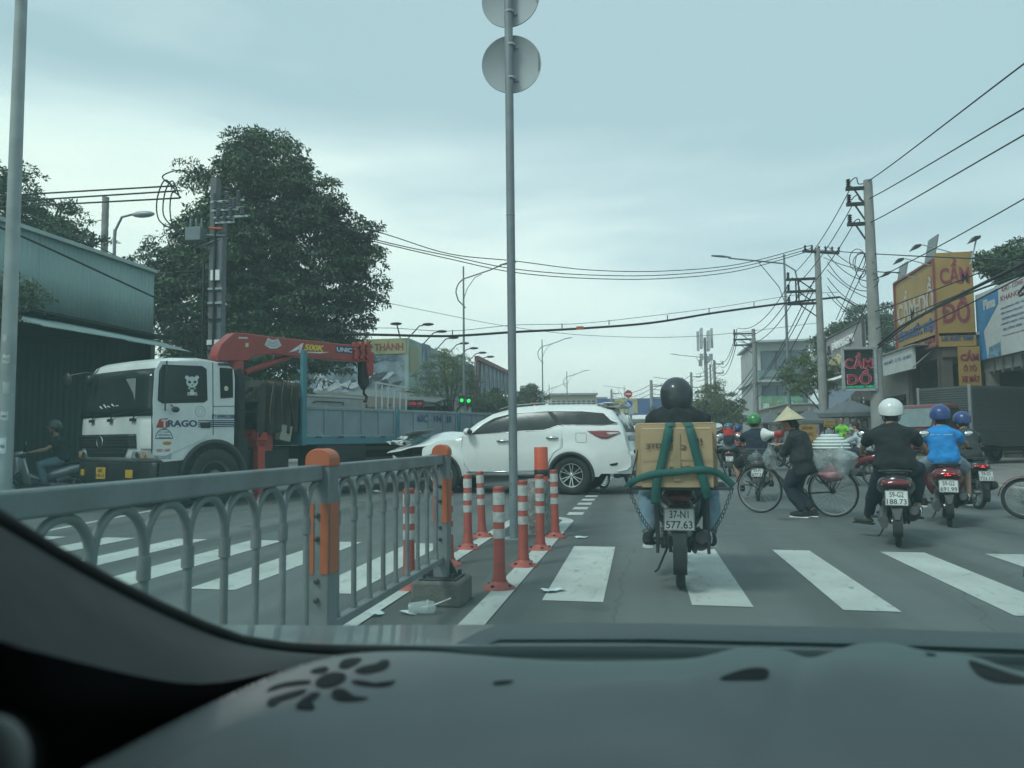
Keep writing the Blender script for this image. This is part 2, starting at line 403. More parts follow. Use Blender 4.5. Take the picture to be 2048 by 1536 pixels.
# pavement slabs of the right side, laid as far as they can be picked apart
slabm = M('paving_slab',(0.25,0.215,0.195),0.85,var=0.2,scale=3,island=0.2,dirt=0.4)
slab_me = None
for i in range(8):
 for j in range(26):
  if slab_me is None:
   mb = MB(); mb.box((0,0,0.0),(0.485,0.485,0.03)); o = mb.build('paving_slab',slabm,pr); slab_me = o.data
  else:
   o = bpy.data.objects.new('paving_slab',slab_me); COL.objects.link(o); o.parent = pr
  o.location = (7.25 + i * 0.5,10.2 + j * 0.5 ,0.123 + 0.003 * random.random()); o.rotation_euler = (0.004 * random.uniform(-1,1),0.004 * random.uniform(-1,1),0)
# zebra crossing: one object per stripe
def quad(name,pts,z=0.004,mat=None,sub=1):
 mb = MB(); mb.add([(p[0],p[1],z) for p in pts],[tuple(range(len(pts)))])
 return struct(mb.build(name,mat or linep,smooth=0))
nearL,farL = G(471,1181).y,G(574,1083).y
nearR,farR = G(1745,1223).y,G(1585,1101).y
x1L,x1R = G(471,1181).x,G(1745,1223).x
def yn(x): return nearL + (nearR - nearL) * (x - x1L) / (x1R - x1L)
def yf(x): return farL + (farR - farL) * (x - x1L) / (x1R - x1L)
zx = [(G(1098,1179).x,G(1209,1195).x),(G(1382,1203).x,G(1503,1208).x),(G(1685,1219).x,G(1808,1228).x)]
per = zx[2][0] - zx[1][0]; wid = zx[1][1] - zx[1][0]
stripes = zx + [(zx[2][0] + per * k,zx[2][0] + per * k + wid) for k in (1.04,2.0,3.0,4.0)]
x0 = G(723,1179).x - wid
stripes += [(x0 - per * k,x0 - per * k + wid) for k in range(7)]
for a,b in stripes:
 quad('road_marking',[(a,yn(a)),(b,yn(b)),(b - 0.02,yf(b)),(a - 0.02,yf(a))])
# traffic island between the two carriageways: its surface and border lines
ym = G(1136,1036).y
mb = MB(); mb.add([(-1.70,-3,0.004),(-0.98,-3,0.004),(-0.98,ym - 0.7,0.004),(-1.15,ym - 0.2,0.004),(-1.55,ym - 0.2,0.004),(-1.7,ym - 0.7,0.004)],[(0,1,2,3,4,5)])
struct(mb.build('traffic_island',islm,smooth=0))
rx0,rx1 = G(935,1232).x,G(982,1237).x
lx0,lx1 = G(703,1238).x - 0.03,G(703,1238).x + 0.11
quad('road_marking',[(rx0,-3),(rx1,-3),(rx1,ym - 0.5),(rx0,ym - 0.5)],0.008)
quad('road_marking',[(lx0,-3),(lx1,-3),(lx1,ym - 0.5),(lx0,ym - 0.5)],0.008)
mb = MB(); pts_o,pts_i = [],[]
cx = (lx0 + rx1) / 2; ro = (rx1 - lx0) / 2; ri = (rx0 - lx1) / 2
for k in range(13):
 t = math.pi * k / 12
 pts_o.append((cx + ro * math.cos(t),ym - 0.5 + 0.62 * math.sin(t),0.008)); pts_i.append((cx + ri * math.cos(t),ym - 0.5 + 0.45 * math.sin(t),0.008))
mb.grid([pts_o,pts_i]); struct(mb.build('road_marking',linep,smooth=0))
for k in range(26):
 y = ym + 0.42 + k * 0.86
 quad('road_marking',[(rx0 - 0.02,y),(rx1 + 0.05,y),(rx1 + 0.05,y + 0.42),(rx0 - 0.02,y + 0.42)])
for k in range(10): quad('road_marking',[(2.7,36 + k * 8),(2.83,36 + k * 8),(2.83,39 + k * 8),(2.7,39 + k * 8)])
a,b = G(92,1064),G(215,1040); d = (b - a).normalized(); n_ = Vector((-d.y,d.x,0)) * 0.12
a2 = a - d * 3; b2 = b + d * 6
quad('road_marking',[a2,b2,b2 + n_,a2 + n_])
a,b = G(1205,962),G(1300,965)
quad('road_marking',[(0.2,a.y - 0.1),(1.9,a.y - 0.1),(1.9,a.y + 0.12),(0.2,a.y + 0.12)])
# people
def ik(a,b,l1,l2,pole):
 a,b,pole = Vector(a),Vector(b),Vector(pole)
 d = b - a; L_ = min(d.length,(l1 + l2) * 0.999); n = d.normalized()
 x = (l1 * l1 - l2 * l2 + L_ * L_) / (2 * L_); h = math.sqrt(max(l1 * l1 - x * x,0))
 p = pole - n * pole.dot(n); p.normalize()
 return a + n * x + p * h,a + n * L_
SKIN = M('skin',(0.36,0.21,0.14),0.55,var=0.12,scale=20)
HAIR = M('hair',(0.014,0.012,0.011),0.5,var=0.3,scale=60,bump=0.4)
def cloth(name,col,rough=0.9,**k): return M(name,col,rough,var=0.16,scale=9,bump=0.18,bscale=26,**k)
def finger(mb,root_,dirv,down,L_,r,curl):
 p = Vector(root_); d = Vector(dirv).normalized(); dn = Vector(down).normalized(); ax = d.cross(dn)
 pts = [p]
 for k,s_ in enumerate((0.45,0.3,0.25)):
  d = (Matrix.Rotation(curl * (0.5 if k == 0 else 1.0),3,ax) @ d) if ax.length > 1e-4 else d
  p = p + d * (L_ * s_); pts.append(p)
 mb.tube(pts,[r,r * 0.95,r * 0.88,r * 0.7],6)
def hand(mb,wrist,d,down,out,curl):
 d,down,out = Vector(d).normalized(),Vector(down).normalized(),Vector(out).normalized()
 w = Vector(wrist)
 rot = Matrix((out,d,down)).transposed()
 mb.ell(w + d * 0.045,(0.042,0.055,0.019),10,6,rot)
 for k,(o_,L_) in enumerate(((0.031,0.072),(0.011,0.082),(-0.010,0.076),(-0.030,0.060))):
  finger(mb,w + d * 0.085 + out * o_,d + out * o_ * 2,down,L_,0.0095,curl)
 finger(mb,w + d * 0.03 + out * 0.036,d * 0.6 + out * 0.9 + down * 0.3,down - out,0.066,0.0105,curl * 0.5)
def person(root,P):
 """P: hip, chest (top of the sternum), head centre, hands, feet in the local frame (x right, y forward)"""
 g = lambda k,d=None: P.get(k,d)
 hip,ch,hd = Vector(P['hip']),Vector(P['chest']),Vector(P['head'])
 S = g('scale',1.0); side = Vector(g('side',(1,0,0))).normalized(); fwd = Vector((0,0,1)).cross(side)
 yaw = g('yaw',0.0); fw = g('fat',1.0)
 up = (ch - hip).normalized()
 hipw,shw = 0.095 * S,g('sh',0.185) * S
 mid = hip.lerp(ch,0.45) - fwd * g('slouch',0.03)
 neck = ch + (hd - ch) * 0.25
 tor = [(hip - up * 0.09,0.12,0.09),(hip,0.168,0.118),(mid.lerp(hip,0.45),0.155,0.108),(mid,0.148,0.104),(mid.lerp(ch,0.45),0.168,0.112),
  (mid.lerp(ch,0.72),0.172,0.112),(ch - up * 0.03,0.125,0.088),(ch + up * 0.02,0.080,0.066)]
 def torso(mb,ex,i0=0,i1=8):
  mb.tube([t[0] for t in tor[i0:i1]],[((t[2] * fw + ex + q_) * S,(t[1] * fw + ex + q_) * S) for t,q_ in zip(tor[i0:i1],([0.03,0.026,0.012] + [0] * 5 if ex > 0 else [0] * 8)[i0:i1])],20,side=fwd)
 sh = {}; el = {}; wr = {}; kn = {}; an = {}; hj = {}
 for k,s in (('L',-1),('R',1)):
  sh[k] = ch + side * (s * shw) - up * 0.085
  hnd = Vector(P['hand' + k]); el[k],wr[k] = ik(sh[k],hnd,0.28 * S,0.255 * S,Vector(g('elbow' + k,tuple(side * (s * 0.8) + Vector((0,0,-0.7)) - fwd * 0.3))))
  hj[k] = hip + side * (s * hipw) - up * 0.03
  kn[k],an[k] = ik(hj[k],Vector(P['foot' + k]),0.43 * S,0.42 * S,Vector(g('knee' + k,tuple(fwd + side * s * 0.35 + Vector((0,0,0.5))))))
 skin = g('skin',SKIN)
 mb = MB(); torso(mb,-0.006)
 hr = Matrix.Rotation(yaw,3,'Z') @ Matrix((side,fwd,Vector((0,0,1)))).transposed()
 hf = hr @ Vector((0,1,0)); hs = hr @ Vector((1,0,0)); Z3 = Vector((0,0,1))
 mb.tube([ch - up * 0.03,ch.lerp(hd,0.35),hd - Z3 * 0.04],[(0.062,0.075),0.056,0.056],12)
 mb.ell(hd + Z3 * 0.02,(0.077,0.094,0.105),18,12,hr)
 mb.ell(hd + hf * 0.028 - Z3 * 0.052,(0.055,0.066,0.062),14,8,hr)
 mb.tube([hd + hf * 0.092 + Z3 * 0.018,hd + hf * 0.112 - Z3 * 0.018,hd + hf * 0.094 - Z3 * 0.03],[0.010,0.016,0.012],8)
 mb.ell(hd + hf * 0.088 - Z3 * 0.058,(0.024,0.012,0.010),10,6,hr)
 mb.ell(hd + hf * 0.075 - Z3 * 0.095,(0.022,0.02,0.016),8,6,hr)
 for s in (-1,1):
  mb.ell(hd + hs * (0.079 * s) - hf * 0.005 - Z3 * 0.005,(0.012,0.024,0.033),8,6,hr)
  mb.ell(hd + hs * (0.036 * s) + hf * 0.078 + Z3 * 0.028,(0.020,0.014,0.008),8,6,hr)
 for k,s in (('L',-1),('R',1)):
  mb.tube([sh[k] - side * s * 0.03,sh[k].lerp(el[k],0.3),sh[k].lerp(el[k],0.7),el[k],el[k].lerp(wr[k],0.35),wr[k]],[0.052 * fw,0.050 * fw,0.043,0.039,0.040,0.026],10)
  d = (wr[k] - el[k]).normalized()
  hd_dir = Vector(g('hdir' + k,tuple((d + fwd * 0.7).normalized()))); dn = Vector((0,0,-1)); dn = (dn - hd_dir * dn.dot(hd_dir)).normalized()
  outv = hd_dir.cross(dn) * (1 if (hd_dir.cross(dn)).dot(side) * s < 0 else -1)
  hand(mb,wr[k],hd_dir,dn,outv,g('curl',1.0))
  mb.tube([hj[k] + up * 0.05,hj[k],hj[k].lerp(kn[k],0.4),hj[k].lerp(kn[k],0.8),kn[k],kn[k].lerp(an[k],0.3),kn[k].lerp(an[k],0.7),an[k]],
    [0.09 * fw,0.092 * fw,0.082 * fw,0.064,0.058,0.056,0.042,0.034],12)
  fd = Vector(g('fdir' + k,tuple(fwd))).normalized(); rot = Matrix((Z3.cross(fd) * -1,fd,Z3)).transposed()
  mb.ell(an[k] + fd * 0.055 - Z3 * 0.042,(0.042,0.125,0.034),12,8,rot); mb.ell(an[k] - Z3 * 0.02 - fd * 0.005,(0.036,0.045,0.045),10,6,rot)
 body = mb.build('body',skin,root,remesh=g('vox',0.013),smooth=0)
 mb = MB()
 for s in (-1,1): mb.ell(hd + hs * (0.033 * s) + hf * 0.088 + Z3 * 0.016,(0.013,0.007,0.006),8,5,hr)
 mb.build('eyes',M('eye',(0.03,0.02,0.02),0.3),body)
 # shirt
 if g('shirt'):
  mb = MB(); torso(mb,0.016,0,7)
  sl = g('sleeve',0.55)
  for k,s in (('L',-1),('R',1)):
   a,b,c = sh[k],el[k],wr[k]
   if sl <= 1: mb.tube([a - side * s * 0.07 + up * 0.02,a,a.lerp(b,sl * 0.5),a.lerp(b,sl)],[0.066,0.066 * fw,0.066 * fw,0.066],12)
   else: mb.tube([a - side * s * 0.07 + up * 0.02,a,a.lerp(b,0.5),b,b.lerp(c,0.5),b.lerp(c,0.95)],[0.064,0.064 * fw,0.062,0.058,0.050,0.040],12)
   mb.tube([ch + up * 0.01 + side * s * 0.03,a - side * s * 0.02 + up * 0.02],[0.058,0.058],12)
  for s in (-1,1): mb.tube([ch + side * s * 0.03,sh['L' if s < 0 else 'R'] + up * 0.02 - side * s * 0.01],[0.056,0.058],12)
  mb.tube([ch - up * 0.04 - fwd * 0.012,ch + up * 0.04 + fwd * 0.005],[(0.088,0.100),(0.074,0.074)],14,side=fwd)
  if g('apron'): mb.tube([hip - up * 0.22,hip - up * 0.05,hip + up * 0.1],[(0.15,0.21),(0.15,0.2),(0.13,0.17)],16,side=fwd)
  mb.build('shirt',P['shirt'],root,remesh=0.016,fold=0.036,smooth=0)
 if g('pants'):
  mb = MB(); mb.tube([hip + up * 0.05,hip - up * 0.02,hip - up * 0.10],[(0.115 * fw,0.170 * fw),(0.130 * fw,0.182 * fw),(0.115 * fw,0.16)],16,side=fwd)
  for k in 'LR':
   a,b,c = hj[k],kn[k],an[k]
   if g('shorts'): mb.tube([a + up * 0.04,a,a.lerp(b,0.45),a.lerp(b,0.92)],[0.112,0.118,0.108,0.094],12)
   else: mb.tube([a + up * 0.04,a,a.lerp(b,0.5),b,b.lerp(c,0.35),b.lerp(c,0.93)],[0.112,0.117,0.100,0.085,0.078,g('cuff',0.060)],12)
  mb.build('trousers' if not g('shorts') else 'shorts',P['pants'],root,remesh=0.016,fold=0.030,smooth=0)
 for k in 'LR':
  fd = Vector(g('fdir' + k,tuple(fwd))).normalized(); rot = Matrix((Z3.cross(fd) * -1,fd,Z3)).transposed()
  mb = MB(); sole = MB()
  mb.ell(an[k] + fd * 0.055 - Z3 * 0.040,(0.050,0.138,0.045),14,8,rot)
  if not g('slippers'): mb.ell(an[k] - Z3 * 0.015 - fd * 0.005,(0.046,0.058,0.055),10,6,rot)
  sh_ = mb.build('shoe',g('shoe',blackpl),root)
  sole.tube([an[k] + fd * (0.055 - 0.128) - Z3 * 0.078,an[k] + fd * (0.055 + 0.128) - Z3 * 0.078],[(0.012,0.045)] * 2,10,side=Z3)
  sole.build('sole',g('sole',rubber),sh_)
 P['_'] = dict(sh=sh,el=el,wr=wr,kn=kn,an=an,hr=hr,hf=hf,hs=hs,ch=ch,hd=hd,up=up,side=side,fwd=fwd)
 if g('helmet'):
  mb = MB(); mb.ell(hd - hf * 0.045 - Z3 * 0.045,(0.076,0.055,0.062),14,8,hr); mb.build('hair',HAIR,root)
  helmet(root,hd,hr,P['helmet'],g('peak'),g('full'),g('cap'))
 else:
  mb = MB(); mb.ell(hd + Z3 * 0.036 - hf * 0.014,(0.087,0.100,0.102),18,12,hr)
  mb.ell(hd - hf * 0.06 - Z3 * 0.02,(0.070,0.045,0.075),14,8,hr)
  if g('bun'): mb.ell(hd - hf * 0.11 - Z3 * 0.03,(0.04,0.04,0.05),10,8,hr)
  mb.build('hair',HAIR,root,fold=0.012)
 if g('mask'):
  mb = MB(); mb.ell(hd + hf * 0.045 - Z3 * 0.05,(0.062,0.075,0.05),14,8,hr); mb.build('face_mask',P['mask'],root)
 return P['_']
def helmet(root,hd,hr,mat,peak=None,full=False,cap=False):
 Z3 = Vector((0,0,1)); hf = hr @ Vector((0,1,0))
 c = hd + Z3 * 0.045; ring = []; n = 28
 prof = [(0.02,0.995)] + [(math.sin(R(t)),math.cos(R(t))) for t in range(12,92,10)] + [(1.0,-0.10),(0.985,-0.28) if not full else (0.93,-0.85),(0.94,-0.30) if not full else (0.86,-0.92),(0.9,-0.2) if not full else (0.8,-0.7)]
 rows = []
 for r_,h in prof:
  row = []
  for j in range(n + 1):
   t = 2 * math.pi * j / n; x,y = math.cos(t),math.sin(t)
   dz = (-0.035 * max(0,-y) if not full else 0.075 * max(0,y) ** 0.7 - 0.05 * max(0,-y)) if h < 0 else 0
   row.append(c + hr @ Vector((0.130 * r_ * x,0.150 * r_ * y,0.132 * h + dz)))
  rows.append(row)
 mb = MB(); mb.grid(rows); mb.ell(c + Z3 * 0.12,(0.03,0.035,0.012),10,5,hr)
 h_ = mb.build('helmet',mat,root,smooth=60)
 mb = MB()
 row = rows[-2]
 mb.tube([Vector(q) for q in row],0.006,6,caps=False)
 mb.build('rim',rubber,h_)
 if peak:
  mb = MB(); pts = []
  for j in range(9):
   t = math.pi * (0.14 + 0.72 * j / 8); pts.append((c + hr @ Vector((0.118 * math.cos(t),0.138 * math.sin(t),-0.015)),c + hr @ Vector((0.120 * math.cos(t),0.21 * math.sin(t) + 0.0,-0.045))))
  mb.grid([[p[0] for p in pts],[p[1] for p in pts]]); mb.build('peak',peak,h_,solid=0.005)
 mb = MB()
 for s in (-1,1):
  mb.tube([hd + hr @ Vector((0.098 * s,0.0,0.03)),hd + hr @ Vector((0.085 * s,0.02,-0.06)),hd + hr @ Vector((0.03 * s,0.055,-0.135))],0.006,6)
 mb.build('chin_strap',rubber,h_)
 return h_
# motorbikes (local frame: rear tyre contact at 0, forward +y, right +x)
def wheel_parts(root,y,r,w,rimmat,style='spokes5',name='wheel',z=None,x=0.0):
 z = r if z is None else z
 mb = MB(); n = 36
 prof = [(r - w * 0.85,-w * 0.36),(r - w * 0.5,-w * 0.5),(r - w * 0.18,-w * 0.42),(r - w * 0.03,-w * 0.2),(r,0),(r - w * 0.03,w * 0.2),(r - w * 0.18,w * 0.42),(r - w * 0.5,w * 0.5),(r - w * 0.85,w * 0.36)]
 mb.lathe(prof,n,(x,y,z),(1,0,0))
 wh = mb.build(name,rubber,root,smooth=60)
 mb = MB(); ri = r - w * 0.8
 mb.lathe([(ri,-w * 0.38),(ri - 0.012,-w * 0.40),(ri - 0.016,-w * 0.15),(ri - 0.016,w * 0.15),(ri - 0.012,w * 0.40),(ri,w * 0.38)],n,(x,y,z),(1,0,0))
 mb.build('rim',rimmat,wh,smooth=50)
 mb = MB()
 mb.lathe([(0.0,-0.055),(0.03,-0.055),(0.035,-0.03),(0.03,0.0),(0.035,0.03),(0.03,0.055),(0.0,0.055)],14,(x,y,z),(1,0,0))
 if style == 'spokes5':
  for k in range(5):
   t = 2 * math.pi * k / 5 + 0.3
   for dt in (-0.14,0.14):
    mb.bar((x,y + 0.02 * math.cos(t),z + 0.02 * math.sin(t)),(x,y + (ri - 0.01) * math.cos(t + dt),z + (ri - 0.01) * math.sin(t + dt)),0.022,0.014,up=(1,0,0))
 else:
  for k in range(28):
   t = 2 * math.pi * k / 28; t2 = t + (0.35 if k % 2 else -0.35); sx = 0.03 if k % 4 < 2 else -0.03
   mb.tube([(x + sx,y + 0.03 * math.cos(t2),z + 0.03 * math.sin(t2)),(x,y + (ri - 0.01) * math.cos(t),z + (ri - 0.01) * math.sin(t))],0.0022 if style == 'wire' else 0.0015,4,caps=False)
 mb.build('spokes',rimmat if style == 'spokes5' else chrome,wh,smooth=50)
 if style != 'bicycle':
  mb = MB(); mb.lathe([(0.05,0.0),(0.105,0.0),(0.105,0.004),(0.05,0.004)],24,(x + 0.05,y,z),(1,0,0)); mb.build('brake_disc',alloy,wh)
 return wh
def plate(root,lines,c,w=0.19,h=0.14,tilt=0.2,yaw=0.0):
 rt = Matrix.Rotation(yaw,3,'Z') @ Matrix.Rotation(tilt,3,'X')
 mb = MB(); mb.box(c,(w,0.004,h),rot=rt); p = mb.build('number_plate',plate_w,root,bevel=0.003)
 c = Vector(c); nrm = rt @ Vector((0,-1,0)); up = rt @ Vector((0,0,1)); rg = rt @ Vector((1,0,0))
 for i,s in enumerate(lines):
  letters(s,black_ink,p,c + nrm * 0.0025 + up * (h * (0.235 - 0.47 * i)),rg,up,w * (0.62 if i == 0 else 0.86),h * 0.35,0.012,0.0012)
 mb = MB()
 for a,b,ww,hh in ((0,h * 0.47,w * 0.97,0.003),(0,-h * 0.47,w * 0.97,0.003),(-w * 0.48,0,0.003,h * 0.95),(w * 0.48,0,0.003,h * 0.95)):
  mb.box(c + nrm * 0.0028 + rg * a + up * b,(ww,0.0015,hh),rot=rt)
 mb.build('border',black_ink,p)
 return p
def motorbike(label,lines,loc,rz,body,accent,kind='underbone',lit=False,rim=None,group='motorbikes waiting at the junction',seat=None,mirrors=True,wheelrim=None,name='motorbike',rail=True,detail=True,platetilt=-0.18,scale=0.94):
 t = thing(name,label,'motorbike',loc,rz,group); t.scale = (scale,) * 3
 rim = rim or alloy; sc = kind == 'scooter'
 r = 0.285 if not sc else 0.262; wb = 1.24
 wheel_parts(t,0,r,0.066 if sc else 0.070,rim,'wire' if kind == 'wire' else 'spokes5','rear_wheel')
 wheel_parts(t,wb,r,0.062 if sc else 0.062,rim,'wire' if kind == 'wire' else 'spokes5','front_wheel')
 bw = 0.185 if sc else 0.13
 # tail body: lofted shell
 def shell(sects,nm,mat,n=18,sub=0,**k):
  mb = MB(); mb.tube([(0,s_[0],s_[1]) for s_ in sects],[(s_[3],s_[2]) for s_ in sects],n,side=(0,0,1)); return mb.build(nm,mat,t,smooth=55,**k)
 shell([(-0.17,0.70,0.055,0.045),(-0.13,0.695,bw * 0.78,0.085),(0.0,0.66,bw,0.12),(0.18,0.62,bw + 0.012,0.115),(0.38,0.56,bw,0.12),(0.52,0.50,0.09,0.10),(0.60,0.46,0.05,0.05)],'tail_fairing',body)
 # seat
 seatm = seat or M('seat_vinyl',(0.02,0.02,0.021),0.55,var=0.2,bump=0.2,bscale=60)
 shell([(-0.12,0.775,0.07,0.02),(-0.08,0.79,0.125,0.035),(0.12,0.785,0.135,0.035),(0.32,0.765,0.13,0.035),(0.42,0.745,0.115,0.033),(0.62,0.735,0.085,0.03),(0.68,0.725,0.05,0.018)],'seat',seatm)
 # tail lamp
 mb = MB(); mb.tube([(0,-0.205,0.675),(0,-0.165,0.68),(0,-0.12,0.685)],[(0.020,0.085),(0.045,0.135 if sc else 0.10),(0.055,0.15 if sc else 0.108)],18,side=(0,0,1))
 tl = mb.build('tail_light',redlens,t,smooth=60)
 if lit:
  lm = M('lit_brake_lamp',(1.0,0.03,0.03),0.4,emit=3.0)
  mb = MB()
  for i in range(5): mb.box((-0.064 + i * 0.032,-0.2055 + 0.012 * abs(i - 2) * 0.35,0.690),(0.021,0.006,0.012)); mb.box((-0.056 + i * 0.028,-0.205 + 0.012 * abs(i - 2) * 0.3,0.668),(0.017,0.006,0.010))
  mb.build('lit_bulb',lm,tl,bevel=0.002)
 for s in (-1,1):
  mb = MB(); mb.ell((s * (0.128 if sc else 0.115),-0.14,0.66),(0.018,0.04,0.020),12,8); mb.build('indicator',M('smoked_lens',(0.16,0.05,0.03),0.2,coat=0.6),t)
 # grab rail
 if rail:
  mb = MB(); mb.tube([(-0.15,0.20,0.77),(-0.155,0.0,0.80),(-0.12,-0.14,0.81),(-0.05,-0.19,0.815),(0.05,-0.19,0.815),(0.12,-0.14,0.81),(0.155,0.0,0.80),(0.15,0.20,0.77)],0.012,10)
  mb.build('grab_rail',dkmetal if not detail else blackpl,t,smooth=80)
 # rear mudguard
 rows = []
 for k in range(11):
  a = R(20 + k * 13.5); rr = r + 0.045
  rows.append([(x,-rr * math.sin(a) * (1.0) - 0.0,r + rr * math.cos(a) - (0.015 if abs(x) > 0.05 else 0)) for x in (-0.048,-0.045,-0.02,0,0.02,0.045,0.048)])
 mb = MB(); mb.grid(rows[:8]); mb.build('mudguard',blackpl,t,solid=0.004)
 mb = MB(); mb.prism([(-0.07,-0.20,0.62),(0.07,-0.20,0.62),(0.055,-0.30,0.42),(0.025,-0.325,0.31),(-0.025,-0.325,0.31),(-0.055,-0.30,0.42)],(0,0.012,0.002))
 mb.build('mud_flap',blackpl,t,bevel=0.004)
 if lines: plate(t,lines,(0,-0.300,0.535),0.215,0.155,tilt=platetilt)
 # swing arm, engine, exhaust, shocks
 mb = MB()
 for s in (-1,1): mb.bar((s * 0.065,-0.02,r),(s * 0.085,0.42,0.34),0.03,0.045)
 mb.build('swing_arm',dkmetal,t,bevel=0.006)
 for s in (-1,1):
  mb = MB(); mb.tube([(s * 0.105,0.0,r + 0.03),(s * 0.115,0.10,0.60)],0.012,8)
  for k in range(9): mb.lathe([(0.018,0),(0.025,0.005),(0.018,0.012)],10,Vector((s * 0.105,0.02,r + 0.10)).lerp(Vector((s * 0.114,0.09,0.57)),k / 8),(s * 0.01,0.1,0.29))
  mb.build('shock_absorber',M('shock_spring',(0.07,0.07,0.07),0.4,0.3),t,smooth=50)
 mb = MB(); mb.ell((0,0.42,0.33),(0.14,0.17,0.10),14,8); mb.tube([(-0.15,0.40,0.32),(0.16,0.40,0.32)],[0.085,0.09],16)
 mb.tube([(0,0.50,0.36),(0,0.74,0.42)],[0.065,0.06],12)
 for k in range(6): mb.box((0,0.56 + k * 0.03,0.375 + k * 0.008),(0.15,0.007,0.15))
 if sc: mb.tube([(-0.13,-0.06,r + 0.0),(-0.14,0.2,0.29),(-0.13,0.42,0.31)],[(0.075,0.045),(0.10,0.055),(0.10,0.05)],16,side=(0,0,1)); mb.tube([(0,0.05,0.50),(0,0.30,0.42)],[(0.09,0.13),(0.11,0.15)],14,side=(0,0,1))
 mb.build('engine',M('engine_alloy',(0.16,0.16,0.165),0.5,0.6,var=0.35,dirt=0.6,dirtcol=(0.05,0.045,0.04)),t,smooth=45)
 mb = MB(); mb.tube([(0.155,-0.235,0.405),(0.157,-0.20,0.395),(0.15,0.04,0.335),(0.13,0.16,0.30)],[(0.045,0.045),(0.068,0.068),(0.066,0.066),(0.03,0.03)],18)
 mb.tube([(0.13,0.16,0.30),(0.115,0.35,0.22),(0.07,0.62,0.24),(0.03,0.72,0.36)],0.016,8)
 ex = mb.build('exhaust',M('exhaust_black',(0.045,0.045,0.047),0.45,0.5,var=0.3,dirt=0.5,dirtcol=(0.12,0.09,0.06)),t,smooth=50)
 mb = MB(); mb.tube([(0.222,-0.16,0.40),(0.224,-0.02,0.372),(0.212,0.08,0.345)],[(0.038,0.009),(0.043,0.012),(0.03,0.008)],14,side=(0,0,1)); mb.build('heat_shield',chrome,ex)
 # body sides / leg shield / front
 bodyf = MB()
 if sc:
  mb = MB(); mb.box((0,0.72,0.31),(0.30,0.34,0.05)); mb.build('footboard',blackpl,t,bevel=0.012)
  shell([(0.93,0.30,0.13,0.05),(0.96,0.45,0.19,0.06),(0.99,0.65,0.21,0.06),(0.98,0.82,0.18,0.06),(0.95,0.93,0.12,0.05)],'leg_shield',body) if False else None
 mb = MB(); rows = []
 for k in range(9):
  u = k / 8; z = 0.34 + 0.56 * u; w = (0.14 + 0.11 * math.sin(math.pi * min(1,u * 1.15)) if sc else 0.09 + 0.13 * math.sin(math.pi * min(1,u * 1.1)))
  yc = 0.86 + 0.14 * u if sc else 0.80 + 0.20 * u
  rows.append([(w * s_,yc - 0.13 * abs(s_) ** 2,z) for s_ in (-1,-0.8,-0.5,-0.2,0,0.2,0.5,0.8,1)])
 mb.grid(rows); mb.build('leg_shield',body,t,solid=0.02,smooth=60)
 mb = MB(); mb.tube([(0,1.02,0.93),(0,0.99,0.72),(0,1.02,0.55)],[(0.05,0.10),(0.075,0.12),(0.04,0.05)],16,side=(0,1,0)); mb.build('front_fairing',accent,t,smooth=60)
 mb = MB(); mb.tube([(0,0.52,0.47),(0,0.70,0.50),(0,0.90,0.60),(0,0.97,0.78)],[0.06,0.055,0.05,0.05],12); mb.build('frame',body,t,smooth=60)
 # fork and front mudguard
 mb = MB()
 for s in (-1,1): mb.tube([(s * 0.06,0.98,0.62),(s * 0.062,wb,r)],[0.02,0.022],10)
 mb.build('fork',chrome if not sc else dkmetal,t,smooth=60)
 rows = []
 for k in range(10):
  a = R(-62 + k * 16); rr = r + 0.03
  rows.append([(x,wb + rr * math.sin(a),r + rr * math.cos(a) - (0.02 if abs(x) > 0.045 else 0)) for x in (-0.062,-0.05,-0.02,0.02,0.05,0.062)])
 mb = MB(); mb.grid(rows); mb.build('front_mudguard',accent,t,solid=0.005)
 # handlebar cowl, bars, grips, levers, headlamp
 mb = MB(); mb.tube([(0,0.86,0.98),(0,0.92,1.005),(0,1.03,0.985),(0,1.07,0.955)],[(0.03,0.12),(0.055,0.16),(0.055,0.14),(0.03,0.08)],18,side=(0,0,1)); cw = mb.build('handlebar_cowl',body,t,smooth=60)
 mb = MB(); mb.ell((0,1.06,0.965),(0.085,0.03,0.045),14,8); mb.build('headlight',clearlens,cw)
 mb = MB(); mb.tube([(-0.36,0.80,1.00),(-0.2,0.90,0.99),(0.2,0.90,0.99),(0.36,0.80,1.00)],0.011,8); mb.build('handlebar',dkmetal,t)
 for s in (-1,1):
  mb = MB(); mb.tube([(s * 0.365,0.797,1.0),(s * 0.255,0.868,0.995)],0.018,10); mb.build('grip',rubber,t)
  mb = MB(); mb.tube([(s * 0.355,0.87,0.99),(s * 0.22,0.935,0.985)],0.006,6); mb.build('lever',chrome,t)
  if mirrors:
   mb = MB(); mb.tube([(s * 0.20,0.90,1.0),(s * 0.25,0.88,1.12),(s * 0.30,0.87,1.175)],0.006,8); st = mb.build('mirror_stalk',dkmetal,t)
   mb = MB(); mb.ell((s * 0.325,0.87,1.20),(0.065,0.014,0.042),16,8,Matrix.Rotation(s * 0.2,3,'Z') @ Matrix.Rotation(s * -0.25,3,'Y')); ms = mb.build('mirror',blackpl,st)
   mb = MB(); mb.ell((s * 0.325,0.86,1.20),(0.057,0.008,0.035),16,8,Matrix.Rotation(s * 0.2,3,'Z') @ Matrix.Rotation(s * -0.25,3,'Y')); mb.build('mirror_glass',M('mirror_glass',(0.85,0.86,0.86),0.04,1.0,var=0.01),ms)
